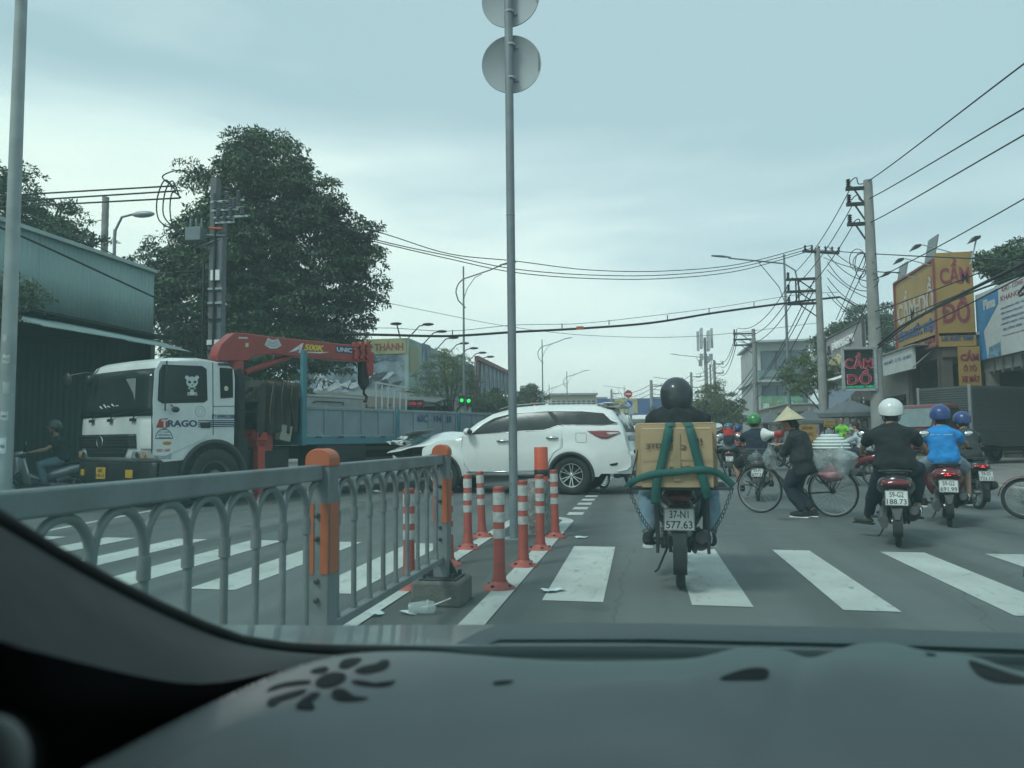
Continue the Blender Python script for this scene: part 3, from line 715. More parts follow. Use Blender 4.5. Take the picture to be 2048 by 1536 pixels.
 for s in (-1,1):
  mb = MB(); mb.tube([(s * 0.10,0.48,0.27),(s * 0.27,0.48,0.265)],0.014,8); mb.build('footpeg',rubber,t)
  mb = MB(); mb.tube([(s * 0.10,0.13,0.34),(s * 0.20,0.11,0.35)],0.012,8); mb.build('passenger_footpeg',rubber,t)
 mb = MB(); mb.tube([(-0.10,0.40,0.24),(-0.17,0.22,0.10),(-0.19,0.16,0.09)],0.009,6); mb.build('side_stand',dkmetal,t)
 return t
def rider_on(bike,label,P,name='person',group=None):
 """a person astride a bike, in the bike's own frame"""
 t = thing(name,label,'person',bike.location,bike.rotation_euler[2],group); t.scale = bike.scale
 Q = dict(hip=(0,0.24,0.87),chest=(0,0.33,1.27),head=(0,0.39,1.435),handL=(-0.31,0.77,1.02),handR=(0.31,0.77,1.02),
   footL=(-0.24,0.50,0.36),footR=(0.24,0.50,0.36),hdirL=(0.1,1,-0.15),hdirR=(-0.1,1,-0.15),curl=1.15)
 Q.update(P); J = person(t,Q); return t,J
# median fence
FX = -1.40
def fy(px): return onX(px,1000,FX).y
p1,p2 = fy(645),fy(884); step = p2 - p1
galv = M('fence_steel',(0.205,0.218,0.225),0.55,0.2,var=0.16,scale=7,dirt=0.6,dirtcol=(0.12,0.10,0.085),bump=0.12)
orange = M('orange_sticker',(0.46,0.105,0.035),0.5,var=0.12,scale=10,dirt=0.3,dirtcol=(0.3,0.1,0.05))
boltm = M('bolt_steel',(0.07,0.07,0.07),0.5,0.6)
fence = thing('median_fence','grey steel median fence with looped bars and orange capped posts','fence',(FX,p1,0))
ZT = 1.075
def fpost(y,zt=ZT - 0.05,blk=False):
 mb = MB(); mb.box((FX,y,(zt + 0.18) / 2),(0.105,0.105,zt - 0.18)); o = mb.build('post',galv,fence,world=True,bevel=0.006)
 mb = MB(); pts = [(FX - 0.0535,y + 0.056 * math.cos(R(a)),zt + 0.006 + 0.056 * math.sin(R(a))) for a in range(0,181,15)]
 pts = [(FX - 0.056,y + 0.058,zt - 0.015)] + [(FX - 0.056,y + 0.058 * math.cos(R(a)),zt + 0.012 + 0.050 * math.sin(R(a))) for a in range(0,181,12)] + [(FX - 0.056,y - 0.058,zt - 0.015)]
 # half round cap, flat face looking along the road
 pts = [(FX + (p[1] - y),y - 0.056,p[2]) for p in pts]
 mb.prism(pts,(0,0.112,0)); mb.build('cap',orange,o,bevel=0.004); ch = children(o)[-1]; 
 ch.location = Vector(fence.location) * -0 ; 
 for v_ in ch.data.vertices: v_.co -= fence.location
 for s in (-1,1):
  mb = MB(); mb.box((FX - 0.0 + s * 0.0325,y - 0.0545,0.70),(0.035,0.004,0.30)); mb.build('sticker',orange,o)
  for v_ in children(o)[-1].data.vertices: v_.co -= fence.location
 mb = MB(); mb.box((FX + 0.0545,y,0.70),(0.004,0.095,0.30)); q = mb.build('sticker',orange,o)
 for v_ in q.data.vertices: v_.co -= fence.location
 for z in (0.80,0.70,0.52,0.44,0.30):
  mb = MB(); mb.lathe([(0.012,0),(0.012,0.008),(0.006,0.014),(0.0,0.014)],8,(FX,y - 0.0555,z),(0,-1,0)); q = mb.build('bolt',boltm,o)
  for v_ in q.data.vertices: v_.co -= fence.location
 return o
def fpanel(y0,y1):
 y0 += 0.055; y1 -= 0.055
 mb = MB(); mb.box((FX,(y0 + y1) / 2,0.983),(0.055,y1 - y0,0.068)); mb.build('top_rail',galv,fence,world=True,bevel=0.008)
 mb = MB(); mb.box((FX,(y0 + y1) / 2,0.30),(0.05,y1 - y0,0.04)); mb.build('bottom_rail',galv,fence,world=True,bevel=0.005)
 n = 9; sp = (y1 - y0) / n
 for i in range(n):
  y = y0 + sp * (i + 0.5)
  mb = MB(); mb.tube([(FX,y,0.32),(FX,y,0.745)],0.0135,10); b_ = mb.build('bar',galv,fence,world=True,smooth=60)
  mb = MB(); mb.tube([(FX,y,0.735),(FX,y,0.80)],0.019,10); q = mb.build('sleeve',galv,b_,smooth=60); mb = MB(); mb.tube([(FX,y,0.31),(FX,y,0.35)],0.018,10); q2 = mb.build('foot_collar',galv,b_,smooth=60)
  for v_ in list(q.data.vertices) + list(q2.data.vertices): v_.co -= fence.location
 for i in range(-1,n):
  ya,yb = y0 + sp * (i + 0.5),y0 + sp * (i + 1.5)
  pts = []
  for k in range(13):
   a = math.pi * k / 12; yy = (ya + yb) / 2 - sp / 2 * math.cos(a)
   if yy < y0 - 0.005 or yy > y1 + 0.005: continue
   pts.append((FX,yy,0.795 + 0.145 * math.sin(a) ** 0.8 - (0.0)))
  if len(pts) > 2: mb = MB(); mb.tube(pts,[(0.0135,0.0135)] * len(pts),10); mb.build('arch',galv,fence,world=True,smooth=60)
for k in range(-1,2):
 if k > -1: pass
fpost(p2); fpost(p1); fpost(p1 - step)
fpanel(p1,p2); fpanel(p1 - step,p1)
# footing of the end post: a block that weighs it down
mb = MB(); mb.box((FX,p2,0.178),(0.26,0.26,0.012))
mb.prism([(FX + 0.05,p2,0.184),(FX + 0.12,p2,0.184),(FX + 0.05,p2,0.30)],(0,0.01,0)); mb.prism([(FX - 0.05,p2,0.184),(FX - 0.12,p2,0.184),(FX - 0.05,p2,0.30)],(0,0.01,0))
for a in (-1,1):
 for b in (-1,1): mb.lathe([(0.014,0),(0.014,0.03),(0.0,0.03)],8,(FX + a * 0.1,p2 + b * 0.1,0.184))
mb.build('base_plate',dkmetal,fence,world=True,bevel=0.003)
mb = MB(); rr_ = random.Random(3)
mb.box((FX,p2,0.085),(0.35,0.33,0.172)); fb = mb.build('footing',M('footing_concrete',(0.13,0.125,0.115),0.95,var=0.3,scale=9,bump=0.5,bscale=30,dirt=0.6,dirtcol=(0.05,0.05,0.045)),None,bevel=0.02,bseg=3)
fb.name = 'concrete_footing'; tag(recentre(fb),'dark stained concrete block under the end post of the median fence','concrete block')
# flexible delineator posts
dred = M('delineator_red',(0.41,0.082,0.062),0.5,var=0.14,scale=8,dirt=0.45,dirtcol=(0.20,0.06,0.05))
dwhite = M('reflective_band',(0.52,0.53,0.51),0.45,var=0.2,scale=25,dirt=0.55,dirtcol=(0.22,0.2,0.18))
def delineator(px,py,toppx,toppy,label,lean=0.0):
 p = G(px,py); s = (py - 877) / CAM_H; h = (py - toppy) / s * 0.985; h = max(0.66,min(0.8,h))
 t = thing('delineator_post',label,'bollard',p,random.uniform(0,6),'red flexible delineator posts round the traffic island')
 r = 0.043
 mb = MB(); mb.lathe([(0.125,0.002),(0.122,0.014),(0.085,0.035),(0.062,0.052),(0.058,0.065)],24)
 b_ = mb.build('base',dred,t,smooth=50)
 for k in range(4):
  a = math.pi / 4 + k * math.pi / 2
  mb = MB(); mb.lathe([(0.014,0),(0.014,0.014),(0.007,0.018),(0,0.018)],8,(0.092 * math.cos(a),0.092 * math.sin(a),0.026)); mb.build('bolt',boltm,b_)
 mb = MB(); mb.lathe([(0.052,0.03),(0.050,0.10),(r + 0.002,0.14),(r,0.35),(r,h - 0.015),(r - 0.008,h),(0.0,h + 0.002)],24); mb.lathe([(r + 0.001,h - 0.028),(r + 0.004,h - 0.02),(r + 0.002,h - 0.008)],24)
 tb = mb.build('tube',dred,t,smooth=50)
 for z0,z1 in ((h - 0.135,h - 0.045),(h - 0.265,h - 0.19),(h - 0.385,h - 0.315)):
  mb = MB(); mb.lathe([(r + 0.0005,z0),(r + 0.0022,z0 + 0.001),(r + 0.0022,z1 - 0.001),(r + 0.0005,z1)],24); mb.build('reflective_band',dwhite,tb,smooth=50)
 t.rotation_euler = (R(lean),R(lean * 0.6),t.rotation_euler[2])
 return t
delineator(999,1178,1001,970,'largest red and white delineator post, nearest right of the fence footing')
delineator(1047,1133,1047,958,'red and white delineator post just right of the tall grey sign pole')
delineator(1081,1100,1082,947,'red and white delineator post in front of the thick orange marker',0.8)
delineator(1111,1075,1107,938,'red and white delineator post furthest right, by the rounded end of the island line',-0.8)
delineator(936,1098,932,946,'red and white delineator post directly right of the fence end post',0.6)
delineator(965,1074,957,940,'slightly tilted red and white delineator post between two others left of the sign pole',2.2)
delineator(818,1178,812,972,'red and white delineator post seen close behind the last fence bars')
delineator(897,1131,832,980,'red and white delineator post hidden behind the fence end post')
# thick orange marker on the broken concrete end
p = G(1084,1064)
t = thing('marker_post','thick orange marker cylinder with one black band behind the delineator posts','marker post',(p.x,p.y,0.35))
mb = MB(); mb.lathe([(0.083,0.0),(0.083,0.66),(0.078,0.668),(0.0,0.668)],28); mb.build('cylinder',M('marker_orange',(0.60,0.10,0.05),0.4,var=0.08,dirt=0.2,dirtcol=(0.3,0.06,0.04)),t,smooth=50)
mb = MB(); mb.lathe([(0.0835,0.32),(0.0855,0.322),(0.0855,0.398),(0.0835,0.40)],28); mb.build('black_band',blackpl,t,smooth=50)
mb = MB(); rs = random.Random(5)
rows = []
for k in range(8):
 z = 0.0 + 0.62 * k / 7; row = []
 for j in range(17):
  a = 2 * math.pi * j / 16; c_,s_ = math.cos(a),math.sin(a)
  q = 0.5 * (abs(c_) ** 5 + abs(s_) ** 5) ** (-1 / 5.0)
  jit = 1 + 0.10 * mnoise.noise(Vector((c_ * 1.7,s_ * 1.7,z * 6)))
  row.append((p.x - 0.05 + 0.24 * 2 * q * c_ * jit * 0.62,p.y + 0.15 + 0.95 * q * s_ * jit * 0.9,z - (0.07 * max(0,mnoise.noise(Vector((c_ * 2,s_ * 2,3)))) * 3 if k == 7 else 0)))
 rows.append(row)
mb.grid(rows); mb.face([Vector(q) for q in rows[-1][:16]])
blk = mb.build('concrete_kerb_block',M('chipped_painted_concrete',(0.27,0.26,0.245),0.95,var=0.5,scale=14,bump=0.9,bscale=22,dirt=0.85,dirtcol=(0.07,0.065,0.06)),None,smooth=40)
tag(recentre(blk),'chipped grey concrete block of the broken median end behind the posts','concrete block')
# tall pole with the backs of two round signs
polem = M('pole_paint',(0.20,0.235,0.25),0.5,0.15,var=0.12,scale=5,dirt=0.35,bump=0.04)
sb = G(1028,1079); sY = sb.y
def zat(px,py,Y=None,X=None): return (onY(px,py,Y) if Y is not None else onX(px,py,X)).z
t = thing('sign_pole','tall thin grey pole on the island carrying two round signs','sign pole',sb)
mb = MB(); mb.lathe([(0.049,0.0),(0.049,6.9),(0.0,6.91)],20)
po = mb.build('pole',polem,t,smooth=50)
for z in (0.5,0.62,0.9,1.9,3.2): 
 mb = MB(); mb.lathe([(0.006,0),(0.006,0.004),(0,0.004)],8,(-0.02,-0.046,z),(-0.3,-1,0)); mb.build('bolt',boltm,po)
mb = MB(); mb.lathe([(0.0495,0),(0.052,0.004),(0.052,0.012),(0.0495,0.016)],20,(0,0,zat(1020,432,Y=sY))); mb.lathe([(0.15,0.0),(0.15,0.012),(0.05,0.014)],20,(0,0,0.004)); mb.build('collar',polem,po)
signback = M('sign_back',(0.34,0.38,0.39),0.75,0.0,var=0.08,scale=2)
for k,(cy_,nm) in enumerate(((129,'round blank grey back of the lower traffic sign on the tall pole'),(-2,'round blank grey back of the upper traffic sign cut by the top of the photo'))):
 c = onY(1023 if k == 0 else 1021,cy_,sY + 0.07)
 s_ = thing('round_sign',nm,'traffic sign',c,R(6 if k == 0 else -4),'round signs on the tall pole')
 mb = MB(); mb.lathe([(0.0,-0.002),(0.335,-0.002),(0.345,-0.012),(0.35,-0.012),(0.35,0.004),(0.0,0.004)],56,(0,0,0),(0,1,0)); dsc = mb.build('disc',signback,s_,smooth=50)
 mb = MB(); mb.lathe([(0.0,0.006),(0.335,0.006),(0.335,0.0045),(0,0.0045)],48,(0,0,0),(0,1,0)); mb.build('front_face',M('sign_red',(0.45,0.02,0.02),0.4) if k == 0 else M('sign_blue',(0.02,0.10,0.40),0.4),s_)
 mb = MB()
 for z in (-0.2,0.2): mb.box((0,-0.012,z),(0.16,0.012,0.03)); mb.lathe([(0.055,-0.012),(0.057,-0.012),(0.057,0.012),(0.055,0.012)],16,(0,-0.07,z))
 mb.box((0.315,-0.012,0.03),(0.008,0.01,0.24)); mb.build('bracket',signback,s_)
# litter
def litter_sheet(px,py,w,d,label,mat,seed,cat='litter'):
 p = G(px,py); rs = random.Random(seed); rows = []
 for i in range(9):
  row = []
  for j in range(9):
   x = (i / 8 - 0.5) * w; y = (j / 8 - 0.5) * d
   z = 0.012 + 0.022 * (mnoise.noise(Vector((x * 12 + seed,y * 12,seed))) + 0.35)
   row.append((x * (1 + 0.25 * mnoise.noise(Vector((y * 9,seed,1)))),y * (1 + 0.35 * mnoise.noise(Vector((x * 9,seed,2)))),max(z,0.006)))
  rows.append(row)
 mb = MB(); mb.grid(rows); o = mb.build('crumpled_paper',mat,None,smooth=25,solid=0.0008); o.location = p; o.rotation_euler = (0,0,rs.uniform(0,3))
 return tag(o,label,cat)
tissue = M('white_tissue',(0.62,0.68,0.70),0.9,var=0.08)
litter_sheet(1107,1184,0.17,0.10,'crumpled pale blue and white tissue at the corner of the crossing stripe',tissue,3)
litter_sheet(1163,1077,0.16,0.05,'small strip of white paper just beyond the nearest crossing stripe',tissue,8)
litter_sheet(928,1196,0.14,0.12,'torn white paper scrap beside the concrete footing',M('dirty_paper',(0.42,0.42,0.38),0.9,dirt=0.4),5)
litter_sheet(756,1232,0.10,0.06,'white paper scrap near the dropped plastic cup',tissue,12)
litter_sheet(817,1230,0.10,0.05,'thin white scrap lying under the plastic cup',tissue,15)
cp = G(836,1230)
t = thing('plastic_cup','clear plastic drink cup lying on its side with a white straw','cup',cp,R(-78))
cupm = M('clear_cup_plastic',(0.60,0.66,0.66),0.15,var=0.05,trans=0.62,coat=0.5)
mb = MB(); mb.lathe([(0.0,0.0),(0.030,0.0),(0.032,0.004),(0.045,0.115),(0.049,0.118),(0.049,0.124)],28,(0,-0.06,0.046),(0,1,0.0)); mb.build('cup_wall',cupm,t,smooth=50)
mb = MB(); mb.lathe([(0.050,0.118),(0.051,0.128),(0.046,0.132),(0.040,0.160),(0.02,0.175),(0.0,0.178)],28,(0,-0.06,0.046),(0,1,0)); mb.build('lid',cupm,t,smooth=50)
mb = MB(); mb.tube([(0.01,0.02,0.05),(0.0,0.10,0.06),(-0.012,0.21,0.10)],0.0045,8); mb.build('straw',white_ink,t)
# lamp posts
def lamp(px,X=None,Y=None,top=10.0,side=1,label='',arm=2.2,style='curved',r=0.09,name='street_lamp',group='street lamps along the road',ypx=900):
 p = onX(px,ypx,X) if X is not None else onY(px,ypx,Y)
 t = thing(name,label,'street lamp',(p.x,p.y,0),0,group)
 mb = MB(); mb.lathe([(r * 1.9,0),(r * 1.9,0.02),(r * 1.05,0.03),(r,1.0),(r * 0.55,top),(0,top)],14); mb.build('pole',polem,t,smooth=50)
 mb = MB(); zb = top - arm * 0.95
 if style == 'curved':
  pts = [(0.1 * side,0,zb - 0.25),(-0.28 * side,0,zb + 0.15)]
  for k in range(9):
   a = math.pi * (1.0 - 0.42 * k / 8); pts.append((side * (0.25 + 0.65 * math.cos(a)),0,zb + 0.55 + 0.75 * math.sin(a) + 0.0))
  pts += [(side * arm * 0.7,0,top - 0.25),(side * arm,0,top - 0.02)]
  mb.tube(pts,0.035,8)
  mb.tube([(0.0,0,zb + 0.2),(side * 0.2,0,zb + 0.75),(side * 0.6,0,zb + 1.3),(side * 0.95,0,top - 0.45)],0.02,6)
 elif style == 'flat':
  mb.tube([(0.4 * -side,0,zb + 0.1),(0.62 * -side,0,zb + 0.6),(0.45 * -side,0,top - 0.75),(0,0,top - 0.42),(side * arm,0,top - 0.05)],0.035,8)
  mb.tube([(0.0,0,zb),(side * 0.25,0,zb + 0.8),(side * 1.1,0,top - 0.30)],0.02,6)
 else:
  mb.tube([(0,0,top - 0.4),(side * 0.03,0,top),(side * 0.25,0,top + 0.42),(side * 0.7,0,top + 0.5)],0.04,8)
 mb.build('arm',polem,t,smooth=60)
 mb = MB()
 if style == 'cobra': mb.ell((side * 1.05,0,top + 0.47),(0.42,0.15,0.11),14,8)
 else: mb.tube([(side * (arm - 0.1),0,top - 0.02),(side * (arm + 0.3),0,top + 0.05),(side * (arm + 0.75),0,top + 0.10)],[(0.03,0.05),(0.05,0.14),(0.03,0.10)],12,side=(0,0,1))
 mb.build('lamp_head',steel,t,smooth=60)
 return t
def lampX(px,pytop,X,side,label,**k):
 q = onX(px,pytop,X); return lamp(px,X=X,top=q.z,side=side,label=label,**k)
lampX(929,535,-9.0,1,'street lamp with curved arm nearest left of the tall sign pole',arm=2.0,r=0.075)
lampX(1087,682,-9.0,1,'curved arm street lamp just right of the tall sign pole',arm=2.0,r=0.08)
lampX(1136,745,-9.2,1,'small distant curved arm street lamp above the far cream building',arm=2.0,r=0.085)
lampX(1100,770,-13.5,1,'faint distant street lamp low between the trees and the cream building',arm=2.0,r=0.08)
lampX(1582,490,6.3,-1,'street lamp with long arm reaching left above the right shops',arm=2.4,style='flat',r=0.08)
lampX(1419,700,6.6,-1,'distant street lamp beside the mobile phone mast',arm=3.0,style='flat',r=0.1)
lampX(1369,748,5.0,-1,'tiny street lamp directly above the helmet of the box carrier',arm=3.0,style='flat',r=0.1)
lampX(1251,778,-3.4,-1,'tiny street lamp behind the no entry sign',arm=3.0,style='flat',r=0.1)
lampX(862 - 644,455,-17.5,1,'curved neck street lamp behind the green shed roof',arm=1,style='cobra',r=0.09)
# near left lamp pole, with scraps of posters
q = G(5,1036)
t = thing('lamp_pole','pale grey lamp pole at the far left with torn paper notices','lamp pole',q)
mb = MB(); mb.lathe([(0.2,0),(0.2,0.03),(0.118,0.05),(0.112,1.5),(0.075,11.0),(0,11.0)],20); mb.tube([(0,0,10.9),(0.3,0,11.4),(2.2,0,11.7)],0.04,8); mb.tube([(2.1,0,11.7),(2.9,0,11.8)],[(0.05,0.12),(0.03,0.1)],10)
lp = mb.build('pole',M('lamp_pole_paint',(0.33,0.36,0.36),0.6,var=0.15,scale=3,dirt=0.4,bump=0.05),t,smooth=50)
sx = (1036 - 888) / CAM_H
for (z,h,w,ang,c,s_) in ((2.42,0.13,0.9,-62,(0.6,0.6,0.56),'CS 1.2'),(1.98,0.18,0.8,-55,(0.45,0.46,0.45),''),(1.55,0.13,0.9,-60,(0.6,0.62,0.6),'KHOAN BÊ TÔNG'),(1.10,0.24,1.0,-68,(0.62,0.68,0.72),'HÚT HẦM CẦU'),(2.75,0.10,0.6,-80,(0.5,0.5,0.5),'')):
 rr = 0.1145 - (z - 1.5) * 0.0039 + 0.001
 mb = MB(); rows = []
 for zz in (z - h / 2,z + h / 2): rows.append([(rr * math.cos(R(ang) + w * (k / 8 - 0.5)),rr * math.sin(R(ang) + w * (k / 8 - 0.5)),zz + 0.01 * math.sin(k)) for k in range(9)])
 mb.grid(rows); pp = mb.build('notice',M('paper_%d' % int(z * 100),c,0.9,dirt=0.35,var=0.2),lp)
 if s_: letters(s_,black_ink,pp,(rr * 1.02 * math.cos(R(ang)),rr * 1.02 * math.sin(R(ang)),z),(-math.sin(R(ang)),math.cos(R(ang)),0),(0,0,1),rr * w * 0.7,h * 0.3,0.01,0.0006)
# the car the photograph is taken from
from mathutils.bvhtree import BVHTree
carroot = thing('parked_viewpoint_car','dark car interior with windscreen, left pillar and lower windscreen edge along the bottom','car',(0,0,0))
carroot.name = 'car_interior'
trimm = M('pillar_fabric',(0.062,0.064,0.067),0.95,var=0.06,scale=30,bump=0.05,bscale=300,sheen=0.3)
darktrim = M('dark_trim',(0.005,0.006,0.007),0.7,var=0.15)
cowlm = M('cowl_plastic',(0.035,0.043,0.05),0.5,var=0.25,scale=4,dirt=0.35,dirtcol=(0.09,0.09,0.085))
# windscreen as a surfaceless teal volume; its scatter stands in for veiling glare
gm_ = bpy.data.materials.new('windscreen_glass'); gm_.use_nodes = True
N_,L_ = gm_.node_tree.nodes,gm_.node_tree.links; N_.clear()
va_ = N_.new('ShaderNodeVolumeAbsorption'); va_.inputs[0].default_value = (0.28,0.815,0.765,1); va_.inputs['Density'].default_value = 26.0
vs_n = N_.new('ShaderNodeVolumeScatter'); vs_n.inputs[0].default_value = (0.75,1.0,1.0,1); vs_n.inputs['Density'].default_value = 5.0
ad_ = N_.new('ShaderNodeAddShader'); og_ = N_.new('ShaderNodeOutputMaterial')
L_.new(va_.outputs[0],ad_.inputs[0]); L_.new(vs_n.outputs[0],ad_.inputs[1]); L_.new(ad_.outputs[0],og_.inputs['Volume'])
WB = [at(-250,1010,0.62),at(0,1040,0.70),at(200,1150,0.80),at(380,1240,0.90),at(560,1285,0.98),at(900,1303,1.04),at(1300,1305,1.05),at(1700,1312,1.03),at(2100,1325,1.0),at(2500,1330,0.96)]
top_y,top_z = 0.36,1.64
# planar: its lower edge lies in the seal, its upper edge in the roof
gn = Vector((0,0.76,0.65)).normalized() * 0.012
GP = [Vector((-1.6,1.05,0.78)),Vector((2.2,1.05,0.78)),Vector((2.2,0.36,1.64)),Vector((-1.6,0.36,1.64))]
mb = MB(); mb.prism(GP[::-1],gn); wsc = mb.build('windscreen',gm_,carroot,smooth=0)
# roof lining, rear and sides of the cabin
mb = MB(); mb.box((0.35,-0.70,top_z + 0.03),(1.85,2.2,0.04)); mb.build('roof_lining',trimm,carroot)
mb = MB(); mb.box((0.35,-1.8,0.95),(1.8,0.04,1.45)); mb.build('seat_back',darktrim,carroot)
mb = MB(); mb.box((-0.545,-0.70,0.95),(0.05,2.3,1.4)); mb.build('side_light_block',darktrim,carroot)  # unseen, raised to the roof and forward to block side window light
mb = MB(); mb.box((1.22,-1.0,0.95),(0.05,1.7,1.4)); mb.build('side_light_block',darktrim,carroot)  # right side, likewise closed to the roof to keep the cabin dark
mb = MB(); mb.box((0.35,-0.4,0.3),(1.7,2.9,0.03)); mb.build('floor_mat',darktrim,carroot)
mb = MB(); mb.prism([(-0.56,0.1,1.0),(-0.56,0.6,0.97),(-0.56,1.05,0.78),(-0.56,1.05,0.2),(-0.56,0.1,0.2)],(-0.04,0,0)); mb.build('door_light_block',darktrim,carroot)  # unseen door front, added to keep side light off the dashboard
# left pillar: grey cloth trim that narrows into the corner of the windscreen
up_ = [(-330,880,.50),(-120,985,.56),(0,1050,.62),(110,1118,.68),(210,1172,.74),(310,1222,.80),(400,1262,.86),(480,1291,.92),(580,1306,.97),(700,1312,1.0)]
lo_ = [(-500,1200,.34),(-250,1235,.38),(0,1285,.44),(110,1312,.51),(210,1338,.58),(310,1360,.66),(400,1372,.74),(480,1360,.82),(580,1335,.90),(700,1318,.97)]  # lower edge drawn where the trim falls off into shade
rows = []
for k in range(9):
 u = k / 8; row = []
 for a,b in zip(up_,lo_):
  A,B = at(*a),at(*b); p = A.lerp(B,u); bul = math.sin(math.pi * u) * 0.020
  row.append(p - CF * bul * 0.5 + Vector((0,0,bul * 0.3)))
 rows.append(row)
mb = MB(); mb.grid(rows); mb.build('pillar_trim',trimm,carroot,smooth=180,sub=1)
mb = MB(); mb.tube([at(a[0],a[1] - 6,a[2] + 0.012) for a in up_] + [at(1000,1312,1.06),at(1500,1316,1.06),at(2100,1330,1.02),at(2500,1338,.98)],[(0.009,0.009)] * 10 + [(0.010,0.010)] * 4,10); mb.build('windscreen_seal',darktrim,carroot,smooth=180)
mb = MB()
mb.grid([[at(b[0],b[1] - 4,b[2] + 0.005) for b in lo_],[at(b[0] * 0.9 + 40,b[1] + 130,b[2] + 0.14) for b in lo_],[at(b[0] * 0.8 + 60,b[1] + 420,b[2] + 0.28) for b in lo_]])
mb.build('dashboard_end_shade',darktrim,carroot,smooth=180)  # dashboard end in near black, with the corner's shade put into its colour
mb = MB(); mb.ell(at(-20,1530,0.33),(0.017,0.012,0.020),20,12); mb.build('air_vent_surround',M('vent_grey',(0.20,0.21,0.21),0.6),carroot,smooth=180)
mb = MB(); mb.lathe([(0.0185,-0.003),(0.0225,0),(0.0185,0.003)],28,at(-20,1530,0.335),(0.2,-1,0.1)); mb.build('vent_ring',darktrim,carroot)
# dark gap and cowl between the glass and the road
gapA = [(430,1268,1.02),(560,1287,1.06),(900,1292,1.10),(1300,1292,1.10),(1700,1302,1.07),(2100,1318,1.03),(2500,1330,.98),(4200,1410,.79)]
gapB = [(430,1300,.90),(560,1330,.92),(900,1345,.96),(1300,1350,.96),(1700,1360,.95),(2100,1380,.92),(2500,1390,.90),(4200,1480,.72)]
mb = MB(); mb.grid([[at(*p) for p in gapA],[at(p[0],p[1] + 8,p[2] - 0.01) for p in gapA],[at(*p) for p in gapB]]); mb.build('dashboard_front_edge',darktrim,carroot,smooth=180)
cA = [(440,1249,1.45),(620,1251,1.48),(980,1249,1.5),(1300,1252,1.5),(1700,1262,1.45),(2100,1274,1.4),(2500,1286,1.36),(4200,1370,1.12)]
mb = MB(); mb.grid([[at(p[0],p[1] + 60,p[2] + .3) for p in cA],[at(p[0],p[1] + 5,p[2] + .03) for p in cA],[at(p[0],p[1],p[2]) for p in cA],[at(q[0],q[1] + 6,q[2] + 0.02) for q in gapA]])
mb.build('bonnet_edge',M('bonnet_paint_grey',(0.16,0.17,0.18),0.35,var=0.2,scale=3,coat=0.5,dirt=0.4,dirtcol=(0.12,0.12,0.11)),carroot,smooth=180)
wA = [(905,1290,1.18),(960,1262,1.22),(1000,1247,1.26),(1300,1246,1.26),(1700,1255,1.23),(2100,1268,1.18),(2500,1280,1.14),(4200,1362,.93)]
mb = MB(); mb.grid([[at(p[0],p[1] + 40,p[2] + .25) for p in wA],[at(p[0],p[1] + 3,p[2] + .02) for p in wA],[at(*p) for p in wA],[at(q[0],q[1] + 32,q[2] - 0.06) for q in wA]])
mb.build('cowl_panel',cowlm,carroot,smooth=180)
# padded dashboard cover (lies loose on the dashboard: a thing of its own)
edge = [(100,1580,.545),(165,1536,.60),(230,1502,.635),(300,1465,.675),(370,1430,.715),(450,1392,.765),(530,1356,.815),(590,1333,.85),(640,1318,.875),(700,1308,.90),(770,1303,.92),(860,1303,.93),(940,1309,.935),
  (1040,1317,.94),(1150,1322,.945),(1290,1321,.945),(1380,1317,.945),(1430,1307,.94),(1470,1297,.935),(1520,1296,.93),(1570,1301,.93),(1618,1315,.93),(1665,1303,.925),(1710,1289,.92),(1755,1285,.915),(1800,1289,.91),
  (1850,1301,.905),(1920,1308,.895),(1965,1318,.885),(2010,1334,.875),(2060,1345,.865),(2150,1350,.85),(2300,1355,.82),(3200,1400,.74)]
fab = M('cover_fabric',(0.235,0.237,0.24),0.92,var=0.06,scale=10,bump=0.22,bscale=520)
ctrl = [Vector(at(*q)) for q in edge]
fine = []
for i in range(len(ctrl) - 1):
 for k in range(4):
  t_ = k / 4; p0,p1_,p2_,p3 = ctrl[max(i - 1,0)],ctrl[i],ctrl[i + 1],ctrl[min(i + 2,len(ctrl) - 1)]
  fine.append(0.5 * ((2 * p1_) + (p2_ - p0) * t_ + (2 * p0 - 5 * p1_ + 4 * p2_ - p3) * t_ * t_ + (3 * p1_ - p0 - 3 * p2_ + p3) * t_ ** 3))
fine.append(ctrl[-1])
rows = []; NR = 26
lx,rx_ = at(60,1640,.47),at(2400,1900,.36)
for j in range(-2,NR + 1):
 row = []
 for i,p in enumerate(fine):
  s_ = i / (len(fine) - 1)
  end = lx.lerp(rx_,s_) if s_ < 0.25 else lx.lerp(rx_,s_)
  if j < 0:
   q = p + CF * (0.012 if j == -1 else 0.018) + Vector((0,0,-0.008 if j == -1 else -0.035))
   if s_ < 0.3: q = p - CR * (0.010 if j == -1 else 0.013) * (1 - s_ / 0.3) + (q - p) * (s_ / 0.3) + Vector((0,0,(-0.008 if j == -1 else -0.03) * (1 - s_ / 0.3)))
   row.append(q); continue
  u = j / NR; q = p.lerp(end,u)
  w = math.sin(math.pi * min(1,u * 1.0))
  wr_ = mnoise.noise(Vector((q.x * 5.5,q.y * 3.0,0.3))) * 0.030 + mnoise.noise(Vector((q.x * 14,q.y * 6,2.3))) * 0.0065 + mnoise.noise(Vector((q.x * 40,q.y * 9,5))) * 0.0012
  wr_ -= 0.010 * math.exp(-((q.x - 0.02) / 0.14) ** 2) * math.exp(-((u - 0.10) / 0.07) ** 2)
  row.append(q + Vector((0,0,(wr_ - 0.004) * min(1,u * 5))))
 rows.append(row)
cov = thing('dashboard_cover','grey padded cloth dashboard cover with black sun-shaped cut-outs','dashboard cover',(0,0,0))
mb = MB(); mb.grid(rows); cs = mb.build('cloth',fab,cov,smooth=180)
